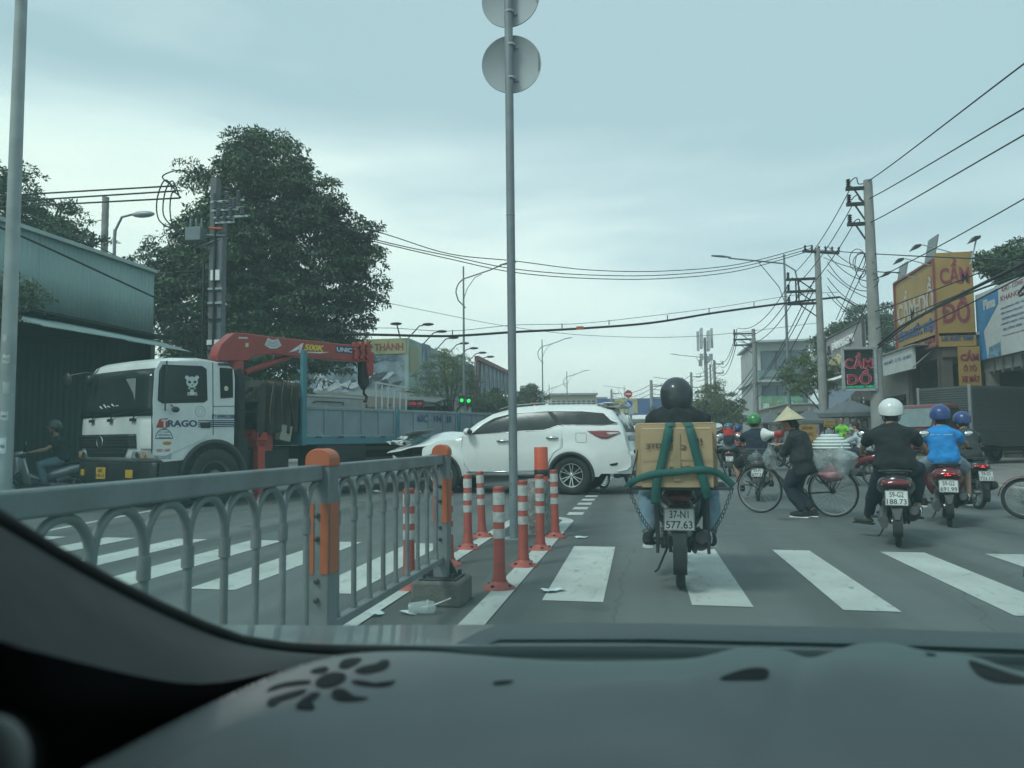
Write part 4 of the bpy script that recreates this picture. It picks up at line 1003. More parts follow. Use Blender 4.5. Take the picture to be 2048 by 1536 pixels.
# cloth below the cover so that the cabin is closed
mb = MB(); mb.box((0.35,0.45,0.62),(1.7,0.9,0.3)); mb.build('dashboard_body',darktrim,carroot,bevel=0.05)
bv = BVHTree.FromPolygons([tuple(v.co) for v in cs.data.vertices],[tuple(p.vertices) for p in cs.data.polygons])
cutm = M('cut_out_felt',(0.012,0.014,0.016),0.9,var=0.1)
def cutout(pts,closed_smooth=True):
 n = len(pts); out = []
 if closed_smooth:
  P_ = [Vector(p) for p in pts]
  for i in range(n):
   for k in range(5):
    t_ = k / 5; p0,p1_,p2_,p3 = P_[i - 1],P_[i],P_[(i + 1) % n],P_[(i + 2) % n]
    out.append(0.5 * ((2 * p1_) + (p2_ - p0) * t_ + (2 * p0 - 5 * p1_ + 4 * p2_ - p3) * t_ * t_ + (3 * p1_ - p0 - 3 * p2_ + p3) * t_ ** 3))
 else: out = [Vector(p) for p in pts]
 pp = []
 for p in out:
  h = bv.ray_cast(CAM_O,ray(p.x,p.y))
  if h[0] is None: continue
  pp.append(h[0] + Vector((0,0,0.0014)))
 if len(pp) > 4:
  mb = MB(); c = sum(pp,Vector()) / len(pp); mb.add([c] + pp,[(0,i + 1,(i + 1) % len(pp) + 1) for i in range(len(pp))]); mb.build('cut_out',cutm,cs,smooth=0)
Vector2 = lambda a: (a[0] / 2,a[1] / 2 + 1200,0)
shapes = [[(1262,345),(1272,318),(1310,298),(1355,294),(1382,304),(1378,325),(1345,345),(1300,355)],
  [(1240,290),(1262,278),(1300,270),(1314,280),(1295,294),(1262,297)],
  [(1354,268),(1372,245),(1408,236),(1445,237),(1430,256),(1400,272),(1368,278)],
  [(1418,288),(1450,270),(1500,260),(1530,245),(1555,246),(1554,268),(1525,285),(1460,298)],
  [(1404,330),(1440,325),(1500,338),(1545,335),(1582,326),(1560,345),(1510,350),(1440,344)],
  [(1326,375),(1345,360),(1378,362),(1410,384),(1440,395),(1478,396),(1440,405),(1370,408),(1335,396)],
  [(1252,374),(1280,376),(1268,395),(1250,410),(1258,440),(1220,442),(1184,432),(1200,408),(1230,385)],
  [(1222,362),(1215,375),(1165,395),(1110,412),(1092,430),(1068,424),(1076,402),(1120,385),(1180,368)],
  [(1240,326),(1235,338),(1190,344),(1140,350),(1085,362),(1064,370),(1090,350),(1140,334),(1200,326)]]
for s_ in shapes: cutout([Vector2(p) for p in s_])
cutout([(1440,1360,0),(1470,1346,0),(1505,1338,0),(1533,1340,0),(1538,1350,0),(1528,1360,0),(1490,1361,0)])
cutout([(1938,1324,0),(1965,1330,0),(2010,1345,0),(2060,1362,0),(2040,1369,0),(1990,1365,0),(1955,1350,0)])
cutout([(988,1366,0),(1010,1363,0),(1028,1364,0),(1010,1370,0),(990,1371,0)])
cutout([(1852,1308,0),(1868,1309,0),(1872,1312,0),(1856,1312,0)])
# stitching along the left edge
mb = MB()
for i in range(0,60):
 j = int(i * 0.62); p = rows[2][min(j,len(rows[2]) - 1)]; q = rows[2][min(j + 1,len(rows[2]) - 1)]
 a = p.lerp(q,(i * 0.62) % 1); b = p.lerp(q,min(1,(i * 0.62) % 1 + 0.35)); off = Vector((0.006,0,0.0015)); mb.tube([a + off,b + off],0.0009,4)
mb.build('stitching',M('thread',(0.10,0.085,0.06),0.9),cs)
# crane truck
TH = R(56)
T_O = cf(-5.87,12.75)
ex = CR * math.cos(TH) + CF * math.sin(TH); ey = -CR * math.sin(TH) + CF * math.cos(TH)
T_rz = math.atan2(ex.y,ex.x)
T_M = Matrix.Translation(T_O) @ Matrix.Rotation(T_rz,4,'Z'); T_I = T_M.inverted()
def tl_(px,py,y=0.0):
 o = T_I @ CAM_O; d = (T_I.to_3x3() @ ray(px,py)); t = (y - o.y) / d.y; return o + d * t
def tf_(px,py,x=0.0):
 o = T_I @ CAM_O; d = (T_I.to_3x3() @ ray(px,py)); t = (x - o.x) / d.x; return o + d * t
truck = thing('crane_truck','white cab flatbed truck with red folded crane and grey drop sides','truck',T_O,T_rz)
cabw = M('cab_white',(0.78,0.79,0.77),0.35,var=0.04,coat=0.4,dirt=0.28,dirtcol=(0.32,0.31,0.28),scale=3)
grille = M('grille_black',(0.02,0.022,0.024),0.5,var=0.2)
W = 2.45
RZ = tl_(309,709).z; print('cab roof',RZ,'cab back x',tl_(470,760).x,'bed x',tl_(606,800).x,tl_(1010,830).x,'wheel',tl_(425,960),'contact',G(425,1020))
CL = tl_(474,760).x
# cab shell: profile in (x, z) swept across with rounded edges
prof = [(0.08,0.80),(0.00,0.86),(-0.03,1.20),(-0.02,1.55),(0.0,1.72),(0.10,RZ - 0.24),(0.18,RZ - 0.09),(0.34,RZ - 0.01),(0.8,RZ + 0.03),(CL - 0.15,RZ - 0.02),(CL - 0.03,RZ - 0.09),(CL,RZ - 0.3),(CL,1.5),(CL,0.86)]
mb = MB(); ny = 15; rows = []
cxm,czm = CL / 2,1.65
for j in range(ny):
 v_ = -1 + 2 * j / (ny - 1); y = W / 2 + W / 2 * v_; e_ = abs(v_)
 sh_ = 1 - 0.06 * max(0,(e_ - 0.80) / 0.2) ** 2.2
 bow = 0.10 * (1 - e_ ** 2)
 rows.append([Vector((cxm + (p[0] - cxm) * sh_ - (bow if p[0] < cxm * 0.6 else 0),y,czm + (p[1] - czm) * (sh_ if p[1] > 1.2 else 1))) for p in prof])
mb.grid(rows)
for row,fl in ((rows[0],1),(rows[-1],-1)): mb.face(row if fl > 0 else list(reversed(row)))
mb.face([r_[0] for r_ in rows] + [r_[-1] for r_ in reversed(rows)])
cab = mb.build('cab',cabw,truck,smooth=50,bevel=0.035,bseg=3)
def front_x(z,y):
 zs = [p[1] for p in prof[:8]]; xs = [p[0] for p in prof[:8]]
 x = float(np.interp(z,zs,xs)); return x - 0.10 * (1 - (2 * y / W - 1) ** 2)
def fpatch(corners,off,name,mat,par,nx=8,nz=6,**k):
 mb = MB(); rows = []
 for i in range(nz + 1):
  v_ = i / nz; row = []
  for j in range(nx + 1):
   u = j / nx
   y = (corners[0][0] * (1 - u) + corners[1][0] * u) * (1 - v_) + (corners[3][0] * (1 - u) + corners[2][0] * u) * v_
   z = (corners[0][1] * (1 - u) + corners[1][1] * u) * (1 - v_) + (corners[3][1] * (1 - u) + corners[2][1] * u) * v_
   row.append((front_x(z,y) - off,y,z))
  rows.append(row)
 mb.grid(rows); return mb.build(name,mat,par,smooth=50,solid=0.008,**k)
# windscreen, bottom at 1.62; rubber surround below it
fpatch([(0.02,1.57),(W - 0.02,1.57),(W - 0.10,RZ - 0.20),(0.10,RZ - 0.20)],0.006,'windscreen_seal',rubber,truck)
ws = fpatch([(0.06,1.605),(W - 0.06,1.605),(W - 0.14,RZ - 0.235),(0.14,RZ - 0.235)],0.018,'windscreen',glassdk,truck)
mb = MB(); mb.prism([(front_x(1.85,0.7) - 0.028,0.55,1.66),(front_x(1.85,0.7) - 0.030,0.95,1.66),(front_x(2.2,0.7) - 0.028,0.95,2.22),(front_x(2.2,0.7) - 0.028,0.62,2.22)],(-0.003,0,0)); mb.build('sun_shade',M('sunshade_card',(0.25,0.28,0.27),0.6),ws)
for k in range(5):
 mb = MB(); y0 = 1.5 - k * 0.13; mb.tube([(front_x(1.72,y0) - 0.03,y0,1.72 + 0.01 * k),(front_x(1.80,y0) - 0.03,y0 + 0.10,1.76 + 0.03 * (k % 2))],[0.008,0.012],6); mb.build('dashboard_clutter',M('clutter_white',(0.6,0.6,0.58),0.6),ws)
for y in (0.55,1.2,1.85):
 mb = MB(); mb.tube([(front_x(1.6,y) - 0.03,y,1.52),(front_x(1.68,y) - 0.05,y - 0.1,1.60),(front_x(1.76,y) - 0.035,y - 0.5,1.63)],0.011,6); mb.box((front_x(1.6,y) - 0.03,y,1.51),(0.05,0.12,0.05)); mb.build('wiper',blackpl,truck)
# black grille trapezoid, emblem, header shelf line
fpatch([(0.80,0.88),(W - 0.40,0.88),(W - 0.34,1.03),(0.70,1.03)],0.015,'grille_lower',grille,truck)
gr = fpatch([(0.46,1.03),(W - 0.05,1.03),(W - 0.05,1.27),(0.46,1.27)],0.017,'grille',grille,truck)
for z in (0.95,1.08,1.13,1.18,1.23):
 ya_,yb_ = (0.78,W - 0.42) if z < 1.02 else (0.48,W - 0.07); fpatch([(ya_,z),(yb_,z),(yb_,z + 0.012),(ya_,z + 0.012)],0.028,'grille_slat',M('grille_slat',(0.05,0.052,0.055),0.45),gr,nz=1)
mb = MB(); c = (front_x(1.28,W / 2) - 0.035,W * 0.6,1.14); mb.lathe([(0.085,0),(0.10,0.0),(0.105,0.01),(0.10,0.02),(0.085,0.02)],28,c,(-1,0,0)); 
mb.bar((c[0] - 0.012,c[1] - 0.045,c[2] - 0.05),(c[0] - 0.012,c[1] - 0.02,c[2] + 0.05),0.02,0.016,up=(1,0,0)); mb.bar((c[0] - 0.012,c[1] + 0.02,c[2] - 0.05),(c[0] - 0.012,c[1] + 0.045,c[2] + 0.05),0.02,0.016,up=(1,0,0)); mb.bar((c[0] - 0.012,c[1] - 0.03,c[2] - 0.012),(c[0] - 0.012,c[1] + 0.03,c[2] + 0.012),0.018,0.016,up=(1,0,0))
mb.build('emblem',chrome,truck,smooth=50)
cp_ = fpatch([(0.06,1.02),(0.36,1.02),(0.36,1.50),(0.06,1.50)],0.024,'corner_panel',cabw,truck,bevel=0.008)
# headlamps at both lower corners wrapping into the sides
for s in (0,1):
 y0,y1 = (0.0,0.62) if s == 0 else (W - 0.36,W)
 hl = fpatch([(y0 + 0.01,0.845),(y1 - 0.01,0.845),(y1 - (0.0 if s else 0.07),0.985),(y0 + (0.07 if s else 0.0),0.985)],0.022,'headlight',clearlens,truck,bevel=0.01)
 yy = (y0 + y1) / 2
 for dy,m_,r_ in ((0.10 if s == 0 else -0.10,chrome,0.055),(-0.06 if s == 0 else 0.06,amber,0.042)):
  mb = MB(); mb.lathe([(r_,0),(r_ * 0.95,0.012),(0.0,0.022)],16,(front_x(0.95,yy + dy) - 0.03,yy + dy,0.915),(-1,0,0)); mb.build('reflector' if m_ is chrome else 'turn_lamp',m_,hl,smooth=50)
 mb = MB(); ys = -0.012 if s == 0 else W + 0.012
 mb.prism([(0.02,ys,0.85),(0.26,ys,0.85),(0.26,ys,0.985),(0.03,ys,0.985)],(0,0.02 if s == 0 else -0.02,0)); mb.build('side_lens',clearlens,hl,bevel=0.006)
# bumper
mb = MB(); rows = []
for z,o_ in ((0.40,0.10),(0.43,0.02),(0.50,-0.02),(0.68,-0.03),(0.78,-0.01),(0.805,0.08)):
 rows.append([(o_ + 0.02 - 0.10 * (1 - (2 * y / W - 1) ** 2),y,z) for y in [W * k / 12 for k in range(13)]])
mb.grid(rows)
bmp = mb.build('bumper',blackpl,truck,solid=0.02,smooth=50)
for s in (0,1):
 ys = -0.005 if s == 0 else W + 0.005
 mb = MB(); mb.prism([(0.03,ys,0.40),(CL * 0.34,ys,0.45),(CL * 0.36,ys,0.83),(0.06,ys,0.80)],(0,0.05 if s == 0 else -0.05,0)); mb.build('bumper_side',blackpl,bmp,bevel=0.015)
for y,m_,w_,h_ in ((0.62,amber,0.20,0.14),(W - 0.25,amber,0.10,0.11)):
 mb = MB(); mb.box((front_x(0.95,y) - 0.03,y,0.60),(0.03,w_,h_)); mb.build('fog_lamp',M('fog_lamp_yellow',(0.70,0.42,0.03),0.25,coat=0.6),truck,bevel=0.008)
mb = MB(); y = W * 0.60; mb.box((front_x(0.95,y) - 0.035,y,0.60),(0.012,0.30,0.20)); pt = mb.build('number_plate',M('plate_yellow',(0.60,0.36,0.05),0.45,dirt=0.2),truck,bevel=0.004)
letters('60C',black_ink,pt,(front_x(0.95,y) - 0.042,y,0.645),(0,-1,0),(0,0,1),0.17,0.065,0.01,0.001)
letters('194.10',black_ink,pt,(front_x(0.95,y) - 0.042,y,0.56),(0,-1,0),(0,0,1),0.25,0.065,0.01,0.001)
mb = MB(); mb.box((0.03,W * 0.45,0.42),(0.2,1.2,0.06)); mb.tube([(0.0,0.9,0.40),(-0.02,0.9,0.62)],0.03,8); mb.tube([(0.0,1.5,0.40),(-0.02,1.5,0.62)],0.03,8); mb.build('front_axle_beam',dkmetal,truck)
# roof-top visor rib, mirrors
for s,y in ((0,-0.02),(1,W + 0.02)):
 q = -1 if s == 0 else 1
 if s == 1:
  mb = MB(); mb.tube([(0.30,W,RZ - 0.18),(0.12,W + 0.10,RZ - 0.14),(-0.05,W + 0.34,RZ - 0.20)],0.014,8); ma = mb.build('mirror_arm',blackpl,truck)
  mb = MB(); mb.ell((-0.07,W + 0.40,RZ - 0.30),(0.05,0.12,0.16),16,10); mb.build('mirror',blackpl,ma)
 else:
  mb = MB(); p = tl_(333,724,-0.0); p2__ = tl_(350,724,-0.02)
  mb.tube([(p.x + 0.0,0,p.z),(p.x - 0.03,-0.06,p.z + 0.01),(p.x - 0.05,-0.08,p.z - 0.35),(tl_(326,822).x,-0.06,tl_(326,822).z)],0.012,8); mb.build('mirror_arm',blackpl,truck)
  q_ = tl_(343,817); mb = MB(); mb.tube([(q_.x - 0.02,0,q_.z + 0.07),(q_.x,-0.10,q_.z)],0.01,6); mb.ell((q_.x,-0.12,q_.z - 0.02),(0.075,0.03,0.05),14,8); mb.build('close_mirror',blackpl,truck)
mb = MB(); c = tf_(191,762,-0.02); mb.ell((c.x - 0.12,c.y,c.z),(0.05,0.09,0.10),14,8); mb.tube([(0.15,c.y + 0.2,c.z + 0.25),(c.x - 0.12,c.y,c.z)],0.01,6); mb.build('round_mirror',blackpl,truck)
# door, its window, quarter window, handles, seams (traced on the cab side plane)
YS = -0.004
def tside(pts,th,name,mat,par,y=YS,bevel=0.0,**k):
 P_ = [tl_(px,py,y) for px,py in pts]; mb = MB(); mb.prism([(p.x,y,p.z) for p in P_],(0,-th,0)); return mb.build(name,mat,par,bevel=bevel,**k)
door = tside([(320,722),(414,722),(415,870),(405,880),(330,912),(306,911),(305,800),(309,740)],0.010,'door',cabw,truck,bevel=0.006)
tside([(318,742),(325,729),(404,732),(413,738),(415,800),(408,805),(325,807),(315,801)],0.007,'window_seal',rubber,door,y=YS - 0.010,bevel=0.004)
dw = tside([(320,745),(328,733),(403,735),(410,741),(411,797),(405,801),(326,803),(319,798)],0.004,'window',glassdk,door,y=YS - 0.017)
tside([(400,846),(420,845),(420,856),(402,856)],0.02,'handle',blackpl,door,y=YS - 0.010,bevel=0.006)
qs = tside([(439,735),(465,737),(466,795),(441,797)],0.008,'quarter_window_seal',rubber,truck,bevel=0.006)
qw = tside([(442,739),(462,740),(463,791),(443,793)],0.004,'quarter_window',glassdk,truck,y=YS - 0.008)
c = tl_(452.5,777,YS - 0.013); mb = MB(); mb.lathe([(0.0,0.001),(0.045,0.001),(0.045,0)],20,(c.x,c.y,c.z),(0,-1,0)); mb.build('round_sticker',M('cream_sticker',(0.6,0.58,0.45),0.6,var=0.3,scale=60),qw)
tside([(436,726),(464,728),(464,732),(436,730)],0.03,'drip_handle',blackpl,truck,bevel=0.004)
for pts in ([(425,724),(426.2,724),(427,870),(425.8,870)],[(303.5,740),(304.8,740),(303.5,907),(302,907)],[(427,812),(478,812),(478,813),(427,813)]):
 tside(pts,0.003,'panel_gap',M('panel_gap',(0.03,0.03,0.03),0.8),cab)
# panda sticker on the window
pc = M('sticker_white',(0.62,0.66,0.64),0.6,var=0.05); yq = YS - 0.022
def disc(px,py,rx,ry,mat,par,y,rot=0.0,name='sticker'):
 pts = []
 for k in range(20):
  a = 2 * math.pi * k / 20; dx,dy = rx * math.cos(a),ry * math.sin(a)
  pts.append((px + dx * math.cos(rot) - dy * math.sin(rot),py + dx * math.sin(rot) + dy * math.cos(rot)))
 return tside(pts,0.001,name,mat,par,y=y)
st_ = disc(384,764,11.5,11,pc,dw,yq,name='panda_sticker')
for a in ((374,755,4,4),(394,755,4,4)): disc(*a,pc,st_,yq + 0.0005)
disc(384,782,10,9,pc,st_,yq)
for a in ((379,764,3.3,2.8,0.5),(390,764,3.3,2.8,-0.5),(384.5,770,1.8,1.2,0),(377,781,4,3.5,0.6),(391,781,4,3.5,-0.6),(384.5,777,5,2,0)): disc(a[0],a[1],a[2],a[3],black_ink,st_,yq - 0.0012,a[4])
for a in ((377,789,3,3,0),(392,789,3,3,0)): disc(a[0],a[1],a[2],a[3],M('sticker_pink',(0.5,0.3,0.3),0.6),st_,yq - 0.0012)
# lettering on the cab
def tletters(s,mat,par,px0,py0,px1,py1,h_px,y=YS - 0.012,bold=0.03,shear=0.0,depth=0.002,name='lettering'):
 a,b = tl_(px0,py0,y),tl_(px1,py1,y); hh = abs(tl_((px0 + px1) / 2,(py0 + py1) / 2 - h_px / 2,y).z - tl_((px0 + px1) / 2,(py0 + py1) / 2 + h_px / 2,y).z)
 return letters(s,mat,par,(a + b) / 2,(b - a),(0,0,1),(b - a).length,hh,bold,depth,shear=shear,name=name)
navy = M('navy_ink',(0.03,0.06,0.14),0.5,var=0.05); red_ink = M('red_ink',(0.45,0.03,0.03),0.5,var=0.05)
rs_ = tside([(312,855),(319,838),(335,836),(335,856)],0.0015,'red_flash',red_ink,door,y=YS - 0.0105)
tletters('T',pc,door,323,847,335,847,15,y=YS - 0.0125,bold=0.05)
tletters('RAGO',navy,door,336,847,394,847,13,bold=0.06)
tletters('ĐT:0909052088',navy,cab,424,833,469,833,9,y=YS - 0.001,bold=0.02)
for k in range(4):
 tside([(396,840.5 + k * 4),(470,840.5 + k * 3.6),(470,842.3 + k * 3.6),(396,842.5 + k * 4)],0.0015,'stripe',navy,door,y=YS - 0.0112)
tletters('HD 160',red_ink,door,313,901,340,900,6,bold=0.02,shear=0.25)
ring = [(313 + 17 * 1,0)]
mb = MB(); pts = [tl_(328 + 17 * math.cos(math.pi * k / 14),877 - 19 * math.sin(math.pi * k / 14),YS - 0.012) for k in range(15)]
mb.tube(pts + [pts[0]],0.006,4); mb.build('round_notice',navy,door)
for k,s_ in enumerate(('TẢI TRỌNG','HÀNG 8500 KG','TOÀN BỘ 15600')): tletters(s_,navy,door,316,864 + k * 5.5,341,864 + k * 5.5,3.4,bold=0.01)
tletters('28',navy,door,325,858,332,858,3.4)
disc(334,886.5,9,3.8,amber,door,YS - 0.011,name='side_marker')
mb = MB(); ctr = tl_(401,823,YS - 0.012); mb.tube([(ctr.x + 0.095 * math.cos(2 * math.pi * k / 24),ctr.y,ctr.z + 0.095 * math.sin(2 * math.pi * k / 24)) for k in range(25)],0.004,4); mb.tube([(ctr.x + 0.05 * math.cos(2 * math.pi * k / 24),ctr.y,ctr.z + 0.05 * math.sin(2 * math.pi * k / 24)) for k in range(25)],0.003,4); mb.build('faded_seal',M('faded_blue',(0.30,0.36,0.40),0.6),door)
# wheel arch, front wheel
fwc = tl_(427,958,0.0); WR = 0.50; fwc = Vector((fwc.x,0.0,WR)); print('front wheel x',fwc.x)
mb = MB(); rows = []
for rr in (WR + 0.07,WR + 0.17):
 rows.append([(fwc.x + rr * math.cos(R(a)) * 1.02,-0.03,fwc.z + rr * math.sin(R(a))) for a in range(-8,190,11)])
mb.grid(rows); mb.grid([rows[0],[(p[0],0.5,p[2]) for p in rows[0]]]); mb.build('wheel_arch',blackpl,truck,solid=0.02,smooth=50)
def twheel(x,y,par_name='wheel',r=WR,dual=False):
 mb = MB(); w = 0.27; mb.lathe([(r * 0.62,0.0),(r * 0.72,-0.01),(r * 0.93,0.0),(r,0.035),(r,w - 0.03),(r * 0.9,w),(r * 0.6,w)],36,(x,y,r),(0,1,0))
 for k in range(44):
  a = 2 * math.pi * k / 44; mb.box((x + (r + 0.002) * math.cos(a),y + w / 2,r + (r + 0.002) * math.sin(a)),(0.022,w - 0.06,0.035),rot=Matrix.Rotation(-a + math.pi / 2,3,'Y'))
 wv = mb.build(par_name,rubber,truck,smooth=50)
 mb = MB(); mb.lathe([(r * 0.62,0.01),(r * 0.60,0.03),(r * 0.52,0.05),(r * 0.50,0.12),(r * 0.28,0.13),(r * 0.26,0.02),(r * 0.14,-0.0),(r * 0.13,-0.03),(0,-0.035)] if not dual else [(r * 0.62,0.01),(r * 0.58,0.14),(r * 0.28,0.17),(r * 0.22,0.05),(0,0.04)],30,(x,y,r),(0,1,0))
 for k in range(10): mb.lathe([(0.016,0),(0.016,-0.03),(0,-0.03)],6,(x + r * 0.36 * math.cos(k * math.pi / 5),y + 0.125,r + r * 0.36 * math.sin(k * math.pi / 5)),(0,1,0))
 mb.build('rim',M('truck_rim',(0.16,0.16,0.15),0.6,0.2,dirt=0.7,dirtcol=(0.09,0.08,0.07)),wv,smooth=45)
 return wv
twheel(fwc.x,-0.075); twheel(fwc.x,W - 0.20)
mb = MB(); mb.box((fwc.x,W / 2,0.5),(0.15,W - 0.4,0.12)); mb.build('axle',dkmetal,truck)
# bed geometry from the photo
BY = -0.03
b0 = tl_(606,812,BY); bt = b0.z; bx0 = b0.x; fz = tl_(640,870,BY).z; bx1 = tl_(1090,830,BY).x + 1.2
fz = bt - 0.62; print('bed',bx0,bx1,bt,fz)
mb = MB(); 
for y in (0.55,W - 0.55): mb.box(((fwc.x - 0.3 + bx1) / 2,y,fz - 0.30),(bx1 - fwc.x + 0.3,0.09,0.26))
mb.build('chassis_rail',dkmetal,truck,bevel=0.01)
rearx = bx1 - 1.9
twheel(rearx,0.0,dual=True); twheel(rearx,0.29,dual=True); twheel(rearx,W - 0.6,dual=True); twheel(rearx,W - 0.28,dual=True)
mb = MB(); mb.tube([(rearx,0.2,WR),(rearx,W - 0.2,WR)],0.09,12); mb.ell((rearx,W / 2,WR),0.22,14,10); mb.build('rear_axle',dkmetal,truck)
teal = M('teal_paint',(0.06,0.20,0.24),0.5,var=0.12,scale=5,dirt=0.45,dirtcol=(0.10,0.13,0.13))
greyp = M('bed_grey',(0.24,0.29,0.32),0.55,var=0.1,scale=2.5,dirt=0.5,dirtcol=(0.13,0.14,0.14),bump=0.05)
mb = MB(); mb.box(((bx0 + bx1) / 2,W / 2,fz - 0.06),(bx1 - bx0,W + 0.02,0.10)); bed = mb.build('bed_floor',greyp,truck,bevel=0.01)
for y in (BY - 0.015,W + 0.03):
 mb = MB(); mb.box(((bx0 + bx1) / 2,y,fz - 0.075),(bx1 - bx0,0.06,0.14)); sl = mb.build('side_sill',teal,truck,bevel=0.008)
for k in range(int((bx1 - bx0) / 0.62)):
 x = bx0 + 0.35 + k * 0.62
 mb = MB(); mb.tube([(x - 0.06,BY - 0.05,fz - 0.01),(x - 0.04,BY - 0.08,fz + 0.01),(x + 0.04,BY - 0.08,fz + 0.01),(x + 0.06,BY - 0.05,fz - 0.01)],0.01,6); mb.build('tie_hook',dkmetal,truck)
# drop sides: gates between teal posts, each gate of recessed panels
posts = [bx0,tl_(793,840,BY).x,tl_(916,840,BY).x]; posts.append(posts[2] + (posts[2] - posts[1]) * 1.02); posts.append(bx1)
for far in (0,1):
 y = BY if not far else W + 0.03; q = -1 if not far else 1
 for a,b in zip(posts[:-1],posts[1:]):
  a_,b_ = a + 0.05,b - 0.05
  mb = MB(); mb.box(((a_ + b_) / 2,y - q * 0.012,(fz + bt) / 2),(b_ - a_,0.02,bt - fz - 0.01)); gt = mb.build('drop_side',greyp,truck)
  n = max(2,round((b_ - a_) / 0.58))
  for z,h in ((bt - 0.03,0.06),(fz + 0.03,0.06)):
   mb = MB(); mb.box(((a_ + b_) / 2,y + q * 0.012,z),(b_ - a_,0.03,h)); mb.build('gate_rail',greyp,gt,bevel=0.006)
  for i in range(n + 1):
   x = a_ + (b_ - a_) * i / n
   mb = MB(); mb.box((min(max(x,a_ + 0.03),b_ - 0.03),y + q * 0.012,(fz + bt) / 2),(0.055,0.028,bt - fz - 0.12)); mb.build('gate_rib',greyp,gt,bevel=0.006)
 for i,x in enumerate(posts):
  tall = 0.0 if i else (tl_(602,700,BY).z - bt)
  mb = MB(); mb.box((x,y + q * 0.01,(bt + fz - 0.16 + tall) / 2),(0.11,0.09,bt - fz + 0.16 + tall)); p_ = mb.build('bed_post',teal,truck,bevel=0.01)
  if i and not far:
   mb = MB(); mb.box((x,y + q * 0.04,fz - 0.10),(0.34,0.05,0.16)); mb.build('post_gusset',teal,p_,bevel=0.03)
   mb = MB(); mb.box((x,y + q * 0.05,fz + 0.30),(0.05,0.05,0.22)); mb.build('latch',teal,p_,bevel=0.006)
# headboard between the two tall posts with hung rubber mats and ropes
hz = tl_(602,700,BY).z
mb = MB(); mb.box((bx0 + 0.02,W / 2,(bt + fz) / 2),(0.05,W - 0.1,bt - fz + 0.3)); mb.build('headboard',teal,truck,bevel=0.01)
tarp = M('old_tarpaulin',(0.045,0.043,0.036),0.9,var=0.4,scale=6,bump=0.5,dirt=0.4,dirtcol=(0.12,0.10,0.07))
xb = bx0 - 0.42; rows = []
for i in range(14):
 u = i / 13; row = []
 for j in range(26):
  v_ = j / 25; x = xb - 0.62 + 0.94 * v_
  z = bt + 0.42 - u * 0.95 + 0.03 * math.sin(v_ * 14) - 0.10 * (v_ < 0.08); y = 0.02 + 0.05 * math.sin(v_ * 30 + u * 2) * (0.4 + u) - 0.02
  row.append((x,y,z))
 rows.append(row)
mb = MB(); mb.grid(rows); mb.build('hanging_tarpaulin',tarp,truck,smooth=180,solid=0.01)
mb = MB(); mb.grid([[(p[0],p[1],p[2]) for p in rows[0]],[(p[0],W * 0.5,p[2] + 0.03) for p in rows[0]],[(p[0],W - 0.1,p[2] - 0.03) for p in rows[0]]]); mb.build('folded_tarpaulin',tarp,truck,smooth=180,solid=0.02)
for k,x in enumerate((xb - 0.35,xb - 0.12,xb + 0.10)):
 mb = MB(); z = bt + 0.44; pts = [(x + 0.1,0.25,z),(x + 0.05,-0.04,z - 0.02),(x - 0.02,-0.06,z - 0.3),(x - 0.05 + 0.05 * k,-0.05,z - 0.62),(x - 0.02 + 0.06 * k,-0.03,z - 0.8)]
 mb.tube(pts,[(0.012,0.045)] * 5,8,side=(0,1,0)); mb.build('lifting_sling',M('sling_webbing',(0.13,0.10,0.06),0.9,var=0.4,scale=20,dirt=0.4),truck,smooth=60)
# black intake stack behind the cab
mb = MB(); z0 = 1.0
for k in range(26): mb.lathe([(0.085,0),(0.105,0.02),(0.085,0.04)],12,(CL + 0.13,0.10,z0 + k * 0.045))
mb.tube([(CL + 0.13,0.10,z0),(CL + 0.13,0.10,RZ - 0.25),(CL + 0.08,0.12,RZ - 0.12)],[0.10,0.10,0.07],12); mb.build('air_intake_stack',rubber,truck,smooth=50)
mb = MB(); mb.box((CL + 0.16,0.02,0.78),(0.22,0.03,0.75)); mb.build('mud_flap',rubber,truck)
mb = MB(); mb.box(((CL + bx0) / 2 + 0.1,W * 0.62,1.25),(bx0 - CL - 0.45,W * 0.6,0.95)); mb.box(((CL + bx0) / 2 + 0.15,W * 0.5,0.72),(bx0 - CL - 0.5,W * 0.8,0.55)); mb.build('crane_base',dkmetal,truck,bevel=0.03)
mb = MB(); mb.prism([(fwc.x + (WR + 0.09) * math.cos(R(a)),-0.003,fwc.z + (WR + 0.09) * math.sin(R(a))) for a in range(-10,191,12)],(0,-0.006,0)); mb.build('dark_arch_disc',darktrim,truck)  # flat dark disc added over the white cab side inside the arch
# crane: column, outrigger, boom
cred = M('crane_red',(0.36,0.045,0.035),0.45,var=0.12,scale=4,dirt=0.35,dirtcol=(0.14,0.04,0.03),coat=0.2)
cy = W * 0.42; 
o1 = tl_(524,850,0.05); xc = CL + 0.62
mb = MB(); mb.box((o1.x,0.12,1.22),(0.24,0.20,0.16)); mb.box((o1.x,0.13,0.72),(0.16,0.16,1.1)); mb.box((o1.x,0.13,0.19),(0.11,0.11,0.24)); mb.lathe([(0.12,0),(0.12,0.03),(0.05,0.05)],16,(o1.x,0.13,0.05)); mb.build('outrigger_leg',M('outrigger_red',(0.48,0.055,0.035),0.45,var=0.12,dirt=0.3),truck,bevel=0.008)
mb = MB(); mb.box((o1.x,W / 2,1.12),(0.22,W - 0.1,0.2)); mb.build('outrigger_beam',cred,truck,bevel=0.01)
mb = MB(); mb.box((o1.x,W - 0.13,0.72),(0.16,0.16,1.1)); mb.build('outrigger_leg',MATS['outrigger_red'],truck,bevel=0.008)
